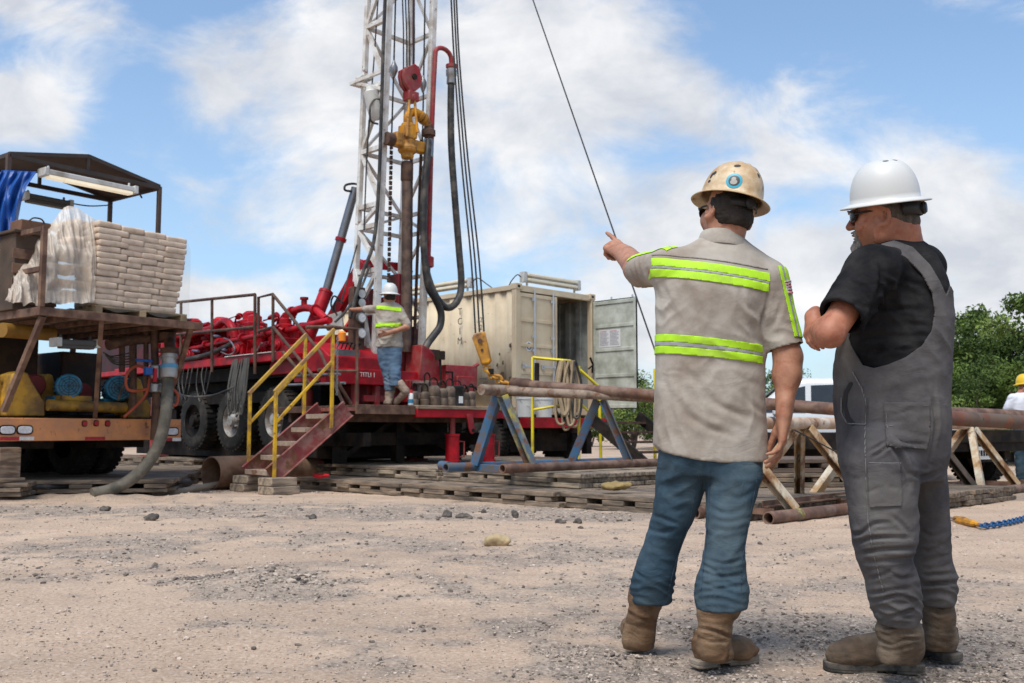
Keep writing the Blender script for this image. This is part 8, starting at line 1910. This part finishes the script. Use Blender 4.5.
    GV = creases(GV, normals(GV, GQ), (820, 480), 4.267, [([(130, 232), (180, 225), (232, 186), (305, 182)], 1.9, .009), ([(150, 272), (230, 246), (385, 246)], 1.8, .011), ([(155, 322), (230, 300), (392, 290)], 1.8, .011), ([(180, 352), (260, 346), (402, 332)], 1.9, .007), ([(210, 422), (280, 400), (310, 380)], 1.8, .007), ([(212, 482), (300, 472), (424, 456)], 1.7, .012), ([(225, 522), (330, 492), (424, 520)], 1.7, .011), ([(230, 562), (300, 580), (414, 548)], 1.6, .009), ([(250, 602), (320, 586), (404, 590)], 1.5, .008), ([(290, 380), (340, 420), (420, 410)], 2.0, .006), ([(300, 150), (350, 190), (380, 230)], 2.0, .006),
        ([(410, 292), (470, 300), (545, 268)], 1.8, .009), ([(420, 352), (480, 340), (555, 318)], 1.8, .009), ([(430, 410), (500, 400), (575, 400)], 1.7, .011), ([(430, 450), (500, 440), (580, 440)], 1.7, .011), ([(440, 380), (500, 376), (565, 358)], 1.7, .007), ([(430, 220), (480, 240), (525, 225)], 1.9, .006)])
    edge = np.array([(818, 384), (820, 360), (832, 345), (845, 331), (848, 340), (852, 349), (862, 365), (874, 368), (888, 364.5), (906, 357), (922, 346), (932, 331), (936, 312), (933, 293), (922.5, 274), (906, 257), (885, 248), (881, 244), (894, 240), (913, 247), (930.5, 265), (940, 281), (944, 290), (947, 296), (949, 292), (951, 286), (958, 300), (960, 320), (960, 470), (812, 470), (812, 384)], float)
    def inside(X):
        x, y = proj(X); q = np.stack([x, y], 1); dmin = np.full(len(q), 1e9); ins = np.zeros(len(q), bool); m_ = len(edge)
        for i in range(m_):
            a, b = edge[i], edge[(i + 1) % m_]; e = b - a; tt = np.clip(((q - a) @ e) / (e @ e), 0, 1); dmin = np.minimum(dmin, np.linalg.norm(q - a - tt[:, None] * e, axis=1))
            cr = ((a[1] > q[:, 1]) != (b[1] > q[:, 1])) & (q[:, 0] < (b[0] - a[0]) * (q[:, 1] - a[1]) / (b[1] - a[1] + 1e-9) + a[0]); ins ^= cr
        return np.where(ins, -dmin, dmin)
    GN = normals(GV, GQ); fc = GN @ unit(np.array([.30, -1, .30])); sm_ = np.clip((fc + .28) / .22, 0, 1); zc = P(890, 300, Y0)[2]; zw = P(890, 392, Y0 - .16)[2]
    f_far = np.maximum(np.abs(GV[:, 0] - 1.27) - .17, GV[:, 2] - zc - .05); fld = inside(GV) / 284 * sm_ + f_far * (1 - sm_); fld = np.where(GV[:, 2] < zw, -.02 - np.minimum(zw - GV[:, 2], .05), np.minimum(fld, .2))
    CV, CT = clip(GV, tri(GQ), fld); CV = CV
    go = soft('overalls', CV, CT, GREYC, o, .007, off=-1.0)
    PL = lambda nm, pts, w_, V_=GV, Q_=GQ, p_=go, off=.0012: PXLINE(nm, pts, w_, STITCH, V_, tri(Q_), normals(V_, Q_), p_, off)
    PL('stitching', [(866, 400), (865, 440), (866, 480), (868, 520), (872, 545)], .6); PL('stitching', [(874, 555), (879, 575), (884, 592)], .6)
    PL('stitching', [(869, 463), (899, 463)], .5); PL('stitching', [(900, 463), (900.5, 480), (901, 506)], .5); PL('stitching', [(870, 507), (901, 506)], .5)
    # pockets: patches of the cloth raised off the seat
    GT = tri(GQ); GN = normals(GV, GQ); nT = GT[(GN[GT][:, :, 1] < .1).all(1)]
    def poly(pts):
        e_ = np.asarray(pts, float)
        def f(X):
            x, y = proj(X); q = np.stack([x, y], 1); dm = np.full(len(q), -1e9)
            for i in range(len(e_)):
                a, b = e_[i], e_[(i + 1) % len(e_)]; e = (b - a) / np.linalg.norm(b - a); dm = np.maximum(dm, (q - a) @ np.array([e[1], -e[0]]))
            return dm
        return f
    band('back_pocket', GV, nT, GN, [poly([(884, 402), (929, 403), (929.5, 436), (926, 449), (886, 447)])], GREYC, go, .0035, .0035)
    band('back_pocket', GV, nT, GN, [poly([(868, 464), (900, 463), (901, 506), (870, 507)]), lambda X: X[:, 1] - 3.47], GREYC, go, .0035, .0035)
    PL('stitching', [(885.5, 404), (928, 405)], .35, off=.0082); PL('stitching', [(885.5, 427), (928, 428)], .3, off=.0082); PL('stitching', [(886, 406), (887.5, 446)], .3, off=.0082)
    # side opening of the trousers
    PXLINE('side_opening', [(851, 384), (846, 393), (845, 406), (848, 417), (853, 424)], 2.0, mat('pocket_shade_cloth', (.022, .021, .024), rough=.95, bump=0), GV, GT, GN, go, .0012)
    PL('stitching', [(853, 372), (862, 388), (866, 402)], .7, off=.003); PL('stitching', [(842, 398), (842, 412), (848, 424), (866, 425)], .55, off=.003)
    # boots
    boot(o, Gd(922, 676) + [.015, .05, 0], (-1, .14, 0), .335, [row(610, 886, 912, 3.48, .055), row(628, 877, 921, 3.47, .075), row(640, 880, 922, 3.47, .068), row(652, 878, 923, 3.47, .058)], LEATH2, SOLE_D, seed=13.0, wid=1.05, rough_folds=.008, cr=[((820, 560), 5.55, [([(320, 400), (390, 420), (450, 395), (565, 410)], 1.4, .009), ([(320, 440), (400, 470), (470, 440), (570, 440)], 1.4, .009), ([(330, 490), (420, 500), (520, 470)], 1.4, .007), ([(350, 380), (450, 365), (570, 350)], 1.4, .007), ([(160, 500), (180, 550), (170, 600)], 1.3, .004)])])
    boot(o, Gd(957, 664) + [.012, .03, 0], (-.55, .85, 0), .30, [row(588, 925, 947, 3.72, .05), row(608, 921, 953, 3.71, .07), row(625, 924, 954, 3.71, .062), row(640, 925, 957, 3.71, .055)], LEATH2, SOLE_D, seed=17.0, wid=1.03, rough_folds=.007, cr=[((820, 560), 5.55, [([(580, 360), (660, 385), (745, 370)], 1.4, .009), ([(585, 400), (660, 405), (750, 400)], 1.3, .006), ([(600, 250), (660, 300), (735, 280)], 1.5, .006)])])
    hv = Vol(hc - .19, hc + .19, .004)
    hv.ell(W((0, -.016, .02)), np.array([.0775, .1, .09]) * 1.07, Mh, 0); hv.ell(W((0, -.055, -.03)), np.array([.06, .054, .05]) * 1.07, Mh, .03)
    fwd = lambda X, Y, Z: ((X - hc[0]) * Mh[1, 0] + (Y - hc[1]) * Mh[1, 1] + (Z - hc[2]) * Mh[1, 2])
    upz = lambda X, Y, Z: ((X - hc[0]) * Mh[2, 0] + (Y - hc[1]) * Mh[2, 1] + (Z - hc[2]) * Mh[2, 2])
    hv.cut(lambda X, Y, Z: fwd(X, Y, Z) + .036 - np.clip((upz(X, Y, Z) - .012) * 1.6, 0, .06)); hv.cut(lambda X, Y, Z: upz(X, Y, Z) - .07); hv.cut(lambda X, Y, Z: -upz(X, Y, Z) - .05)
    clothes('hair', hv, HAIRG, o, [], base=.0015, bf=40, seed=1)
    bv = Vol(hc - .19, hc + .19, .004)
    for (q, r_) in (((0, .092, -.094), (.024, .020, .026)), ((0, .094, -.118), (.019, .018, .024)), ((0, .088, -.136), (.012, .012, .016)), ((.026, .076, -.080), (.011, .014, .024)), ((-.026, .076, -.080), (.011, .014, .024)), ((.030, .086, -.055), (.007, .008, .016)), ((-.030, .086, -.055), (.007, .008, .016)), ((.016, .098, -.043), (.014, .006, .006)), ((-.016, .098, -.043), (.014, .006, .006))):
        bv.ell(W(q), np.array(r_) * 1.07, Mh, .012)
    clothes('goatee', bv, BEARD, o, [], base=.003, bf=60, seed=2)
    Mt = hm(54, -11, 0)
    ho, surf, decal = hat(o, W((-.004, -.010, .044)), Mt, HELM_W, ax=.110, ay=.118, H=.146, s=1.02, brim=(.034, .036), droop=.004)
    strap_band(ho, W, 1.07, PLASB, -.012, .03); glasses(o, W, Mh, 1.07)
    for a in (-150, -128, -106): decal('vent_slot', R(a), .955, .0065, STK_K, squash=1.7)
    return o

# ------------------------------------------------------------------ the worker on the rig floor
def small_stripes(V, Q, par, Y0, specs):
    T = tri(Q); N = normals(V, Q)
    for (nm, m_, y0l, y0r, y1l, y1r, xl, xr) in specs:
        top = plane_between(P(xl, y0l, Y0), P(xr, y0r, Y0)); bot = plane_between(P(xl, y1l, Y0), P(xr, y1r, Y0))
        band(nm, V, T, N, [top, lambda X: -bot(X), lambda X: P(xl, y0l, Y0)[0] - X[:, 0], lambda X: X[:, 0] - P(xr, y0l, Y0)[0]], m_, par, .004, .003)
def build_rig_worker(zf):
    Y0 = 15.15
    base = P(393, 405, Y0); base[2] = zf
    dz = zf - P(393, 404.5, Y0)[2]
    def p(x, y, Y): q = P(x, y, Y); return q
    v = Vol(p(345, 410, 14.6) - [.1, 0, .1], p(412, 282, 15.8) + [.1, 0, .1], .012)
    Mh = hm(22, 0, 4); hc = p(389.5, 297, Y0)
    W = head(v, hc, Mh, 1.05, neck=p(389, 306, Y0))
    v.loft([row(306, 381, 397, Y0, .07), row(315, 379, 399, Y0, .09), row(345, 379, 399, Y0, .09)], k=.03)
    v.cap(p(387, 345, Y0), p(392, 392, Y0), .07, .045, .03); v.cap(p(394, 345, Y0), p(397, 385, Y0 - .1), .07, .045, .03)
    v.cap(p(380, 309, Y0), p(366, 309, Y0 + .1), .05, .042, .03); v.cap(p(366, 309, Y0 + .1), p(354, 309.5, Y0 + .25), .042, .03, .02)
    hand(v, p(354, 309.5, Y0 + .25), p(349, 309, Y0 + .3) - p(354, 309.5, Y0 + .25), (0, 0, 1), 1, [(20, 25, 15)] * 4, s=1.1)
    v.cap(p(401, 311, Y0), p(407, 327, Y0 - .08), .05, .045, .03); v.cap(p(407, 327, Y0 - .08), p(388, 333, Y0 - .2), .045, .032, .02)
    hand(v, p(388, 333, Y0 - .2), p(380, 335, Y0 - .21) - p(388, 333, Y0 - .2), (.2, .8, .3), -1, [(30, 35, 20)] * 4, s=1.1)
    V, Q = v.mesh(1)
    o = person(base, V, Q, SK_A, 'worker in white hard hat standing on the red rig floor, one arm behind his back')
    s = Vol(p(358, 352, 14.6) - .05, p(415, 298, 15.7) + .05, .011)
    s.loft([row(302, 385, 394, Y0, .06), row(305, 380, 399, Y0, .09), row(310, 376, 402, Y0, .12), row(322, 375.5, 402, Y0, .135), row(335, 376, 402, Y0, .13), row(347.5, 376, 403, Y0, .135)], k=0, e=2.2)
    s.cap(p(381, 309, Y0), p(366, 309, Y0 + .1), .07, .062, .04); s.cap(p(398, 309, Y0), p(407, 324, Y0 - .06), .07, .066, .04)
    so, SV, SQ = clothes('shirt', s, KHAKI, o, [(p(398, 322, 15.0), (.15, .2, .15), (.7, 0, .6), .08, .012, .9), (p(388, 342, 15.0), (.25, .2, .1), (.3, 0, 1), .09, .01, .9)], base=.006, bf=6, seed=6)
    small_stripes(SV, SQ, so, Y0 - .12, [('lime_stripe', LIME, 305.2, 307.8, 308.8, 311.6, 376, 401), ('lime_stripe', LIME, 322.8, 322.8, 326.8, 326.8, 375, 401)])
    j = Vol(p(372, 396, 14.6) - .05, p(408, 340, 15.6) + .05, .011)
    j.loft([row(343, 377, 396, Y0, .12), row(360, 378, 393, Y0, .1), row(378, 383, 394, Y0, .09), row(391, 385, 395, Y0, .085)], k=0); j.loft([row(343, 386, 402.5, Y0, .12), row(360, 387, 402, Y0 - .03, .1), row(375, 388.5, 400.5, Y0 - .08, .09), row(386, 390, 401, Y0 - .1, .085)], k=.02)
    clothes('jeans', j, mat('faded_denim', (.075, .125, .19), rough=.9, var=.25, vs=6, bump=.2, bs=200, dirt=(.14, .18, .23), da=.35), o, [(p(390, 380, 15.0), (.2, .2, .12), (.2, 0, 1), .05, .012, 1)], base=.006, bf=7)
    bt = mat('pale_work_leather', (.27, .2, .15), rough=.8, var=.2, bump=.2)
    b = Vol(p(376, 410, 14.5) - .05, p(416, 378, 15.7) + .05, .011)
    zz = zf + .01
    f0 = np.array([p(389, 400, Y0)[0], Y0, zz]); b.cap(p(390, 388, Y0), f0 + [0, 0, .08], .075, .06, .02); b.cap(f0 + [0, -.04, .05], f0 + [-.06, .16, .045], .055, .045, .03)
    b.cut(lambda X, Y, Z: zz - Z + 0 * X + 0 * Y); b2 = Vol(p(376, 410, 14.3) - .05, p(416, 375, 15.7) + .05, .011)
    ak = p(404.5, 390, Y0 - .12); toe = np.array([p(396, 400, Y0)[0], Y0 + .02, zz + .05]); b2.cap(p(400, 384, Y0 - .1), ak, .07, .058, .02); b2.cap(ak + [.02, 0, -.02], toe, .06, .045, .03); b2.cut(lambda X, Y, Z: zz - Z + 0 * X + 0 * Y)
    clothes('boot', b, bt, o, [], base=.004, bf=14); clothes('boot', b2, bt, o, [], base=.004, bf=14)
    hat(o, W((0, -.01, .05)), hm(22, 0, 4), HELM_W, ax=.112, ay=.13, H=.15, s=1.08, seg=32)
    hv = Vol(hc - .17, hc + .17, .01); hv.ell(W((0, -.03, .0)), np.array([.083, .09, .075]), Mh, 0); hv.cut(lambda X, Y, Z: (Y - hc[1]) - .0 + 0 * X + 0 * Z); clothes('hair', hv, HAIR, o, [], base=.001, bf=30)
    return o
def build_far_worker():
    Y0 = 16.0
    base = P(1026, 430, Y0); base[2] = 0
    v = Vol(base + [-.5, -.45, 0], base + [.5, .45, 1.85], .013)
    hc = P(1026, 386.5, Y0); Mh = hm(35, 0, -6)
    W = head(v, hc, Mh, 1.05, neck=P(1026, 396, Y0))
    B = lambda x, y, z: base + [x, y, z]
    v.loft([(1.5, base[0], Y0, .09, .07), (1.35, base[0], Y0, .17, .09), (1.0, base[0], Y0, .15, .1), (.85, base[0], Y0, .15, .1)], k=.03)
    for sx in (-1, 1): v.cap(B(sx * .1, 0, .9), B(sx * .11, 0, .1), .08, .045, .03)
    v.cap(B(-.2, 0, 1.36), B(-.30, .06, 1.09), .052, .044, .03); v.cap(B(-.30, .06, 1.09), B(-.26, .26, 1.05), .043, .03, .02); hand(v, B(-.26, .26, 1.05), (.1, 1, -.1), (-.2, 0, 1), 1, [(30, 30, 20)] * 4)
    v.cap(B(.2, 0, 1.36), B(.28, .06, 1.09), .052, .044, .03); v.cap(B(.28, .06, 1.09), B(.22, .26, 1.05), .043, .03, .02); hand(v, B(.22, .26, 1.05), (-.1, 1, -.1), (.2, 0, 1), -1, [(30, 30, 20)] * 4)
    V, Q = v.mesh(1)
    o = person(base, V, Q, SK_B, 'worker in yellow hard hat and white t-shirt standing behind the rusty pipes')
    s = Vol(base + [-.5, -.4, .85], base + [.5, .4, 1.7], .012)
    s.loft([(1.47, base[0], Y0, .075, .07), (1.43, base[0], Y0, .16, .09), (1.36, base[0], Y0, .215, .12), (1.2, base[0], Y0, .215, .13), (1.0, base[0], Y0, .2, .13), (.9, base[0], Y0, .2, .13)], k=0, e=2.2)
    for sx in (-1, 1): s.cap(B(sx * .19, 0, 1.37), B(sx * .265, .03, 1.19), .075, .065, .04)
    clothes('t_shirt', s, TEE_W, o, [(B(0, -.1, 1.1), (.25, .2, .15), (.3, 0, 1), .09, .01, .9)], base=.005, bf=6)
    j = Vol(base + [-.35, -.3, .02], base + [.35, .3, 1.0], .014)
    for sx in (-1, 1): j.loft([(.98, base[0] + sx * .09, Y0, .11, .12), (.7, base[0] + sx * .1, Y0, .1, .1), (.4, base[0] + sx * .11, Y0, .08, .085), (.08, base[0] + sx * .11, Y0, .075, .08)], k=.02)
    clothes('jeans', j, DENIM, o, [], base=.006, bf=7)
    for sx in (-1, 1):
        b = Vol(base + [sx * .11 - .12, -.15, 0], base + [sx * .11 + .12, .3, .2], .014); b.cap(B(sx * .11, -.03, .05), B(sx * .11, .18, .05), .055, .045, .02); b.cap(B(sx * .11, 0, .06), B(sx * .11, 0, .15), .055, .06, .02); b.cut(lambda X, Y, Z: .004 - Z + 0 * X + 0 * Y); clothes('boot', b, LEATH2, o, [], base=.002)
    hat(o, W((0, .005, .045)), hm(35, 0, -4), HELM_Y, ax=.115, ay=.135, H=.15, s=1.06, full=False, brim=(.008, .05), seg=32)
    hv = Vol(hc - .17, hc + .17, .01); hv.ell(W((0, -.02, .01)), np.array([.084, .1, .085]), Mh, 0); hv.cut(lambda X, Y, Z: (Y - hc[1]) - .0 + 0 * X + 0 * Z); clothes('hair', hv, HAIR, o, [], base=.001, bf=30)
    return o
build_pointing_man()
build_overalls_man()
build_rig_worker(ZF)
build_far_worker()
# ================================================================== trees and brush
LEAF = [mat('mesquite_leaf_%s' % n, c, rough=.7, var=.35, vs=1.2, bump=0, spec=.25) for n, c in (('mid', (.085, .135, .026)), ('light', (.150, .210, .045)), ('dark', (.042, .072, .016)))]
BARK = mat('grey_bark', (.095, .075, .058), rough=.9, var=.3, vs=6, bump=.5, bs=30, bd=.02)
def tree_proto(h, w_, nleaf, leaf, seed, trunk_h=.25, name='mesquite_tree'):
    rng = np.random.default_rng(seed); rd = random.Random(seed)
    b = MB(); tips = []
    for st in range(rd.randint(2, 4)):
        a = rd.uniform(0, 6.28); lean = rd.uniform(.1, .45); p = np.array([rd.uniform(-.15, .15), rd.uniform(-.15, .15), -.1]); pts = [p]; r = [h * .022]
        for k in range(5): p = p + np.array([math.cos(a) * lean * h * .13, math.sin(a) * lean * h * .13, h * .13]) + np.array([rd.uniform(-.1, .1), rd.uniform(-.1, .1), 0]) * h * .1; pts.append(p); r.append(h * .022 * (1 - .15 * (k + 1)))
        b.tube(crom(pts, 3), np.interp(np.linspace(0, 1, len(crom(pts, 3))), np.linspace(0, 1, len(r)), r), 7)
        for k in range(6):
            q = pts[rd.randint(1, 5)]; a2 = a + rd.uniform(-1.6, 1.6); ln = rd.uniform(.18, .42) * w_; e = q + np.array([math.cos(a2) * ln, math.sin(a2) * ln, rd.uniform(.0, .28) * h]); m = (q + e) / 2 + [0, 0, .05 * h]; b.tube(crom([q, m, e], 4), np.linspace(h * .010, h * .003, 9), 5); tips.append(e); tips.append(m)
    t = thing(name, None, None); b.build('trunk', BARK, t)
    cl = []
    for e in tips: cl.append((e, rd.uniform(.07, .17) * w_))
    for k in range(int(40)):
        a = rd.uniform(0, 6.28); rr = w_ * .5 * math.sqrt(rd.random()); z = h * (trunk_h + (1 - trunk_h) * rd.random()); lim = math.sqrt(max(.05, 1 - ((z / h - .55) / .50) ** 2)); cl.append((np.array([math.cos(a) * rr * lim, math.sin(a) * rr * lim, z * .96]), rd.uniform(.05, .14) * w_))
    per = nleaf // len(cl)
    parts = {0: [], 1: [], 2: []}
    for c, r in cl:
        n = per; d = rng.normal(size=(n, 3)); d /= np.linalg.norm(d, axis=1)[:, None]; q = c + d * (r * rng.random((n, 1)) ** .45) * np.array([1, 1, .7])
        q[:, 2] = np.maximum(q[:, 2], .08 * h)
        k = rd.choices([0, 1, 2], [.5, .22, .28])[0]; parts[k].append(q)
    V, F, M = [], [], []; o_ = 0
    for k, ls in parts.items():
        if not ls: continue
        q = np.vstack(ls); n = len(q); u = rng.normal(size=(n, 3)); u /= np.linalg.norm(u, axis=1)[:, None]; v = np.cross(u, rng.normal(size=(n, 3))); v /= np.linalg.norm(v, axis=1)[:, None]
        s = leaf * rng.uniform(.6, 1.3, (n, 1)); qs = np.stack([q - u * s, q + v * s * .42, q + u * s, q - v * s * .42], 1).reshape(-1, 3); V.append(qs); F.append(np.arange(4 * n).reshape(n, 4) + o_); M.append(np.full(n, k)); o_ += 4 * n
    o = soft('crown', np.vstack(V), np.vstack(F), LEAF, None); o.parent = t; o.data.polygons.foreach_set('material_index', np.concatenate(M).astype(np.int32)); o.data.polygons.foreach_set('use_smooth', np.zeros(len(o.data.polygons), bool))
    return t
def build_trees():
    rd = random.Random(21)
    near = [tree_proto(4.6, 5.2, 24000, .07, 1), tree_proto(4.2, 4.8, 23000, .07, 2), tree_proto(3.6, 5.0, 20000, .07, 3, .12)]
    far = [tree_proto(4.4, 5.6, 14000, .075, 5, .15, 'scrub_tree'), tree_proto(3.4, 5.0, 12000, .075, 6, .08, 'scrub_tree')]
    used = {}
    def put(pr, px, Y, s, label, grp):
        q = P(px, 430, Y); rz = rd.uniform(0, 6.28)
        if pr not in used: used[pr] = 1; o = pr; o.location = (float(q[0]), float(q[1]), 0); o.rotation_euler = (0, 0, rz)
        else: o = dup(pr, (q[0], q[1], 0), rz)
        o.scale = (s, s, s); tag(o, label, 'tree', grp)
    G1, G2 = 'mesquite trees behind the racks on the right', 'scrub trees along the far edge of the yard'
    put(near[0], 1012, 27, .98, 'tallest bushy green tree at the right edge above the yellow hard hat', G1); put(near[1], 962, 28, .93, 'bushy green tree just right of the man in overalls', G1); put(near[2], 1066, 25.5, 1.05, 'bushy green tree cut by the right edge of the view', G1)
    put(near[1], 985, 33, 1.0, 'green tree standing behind the two bushy trees on the right', G1); put(near[0], 905, 34, .85, 'green tree half hidden behind the white hard hat man', G1); put(near[2], 985, 24.5, .70, 'low green bush in front of the trees on the right', G1); put(near[1], 945, 31, .95, 'green tree just behind the shoulder strap of the man in overalls', G1)
    k = 0
    for px in (-60, -10, 40, 90, 140, 192, 214, 262, 310, 360, 420, 480, 540, 590, 632, 668, 705, 742, 778, 806, 832, 866, 900, 940, 985, 1040):
        Y = rd.uniform(44, 58) if px < 600 else rd.uniform(40, 50); s = rd.uniform(.75, 1.15) * (1.25 if 180 < px < 210 else 1.0) * (.72 if px > 600 else .74)
        where = 'in the scrub line left of the rig' if px < 260 else ('in the scrub line behind the rig and container' if px < 600 else 'in the scrub line behind the car and racks')
        put(far[k % 2], px, Y, s, 'small hazy scrub tree ' + where, G2); k += 1
build_trees()
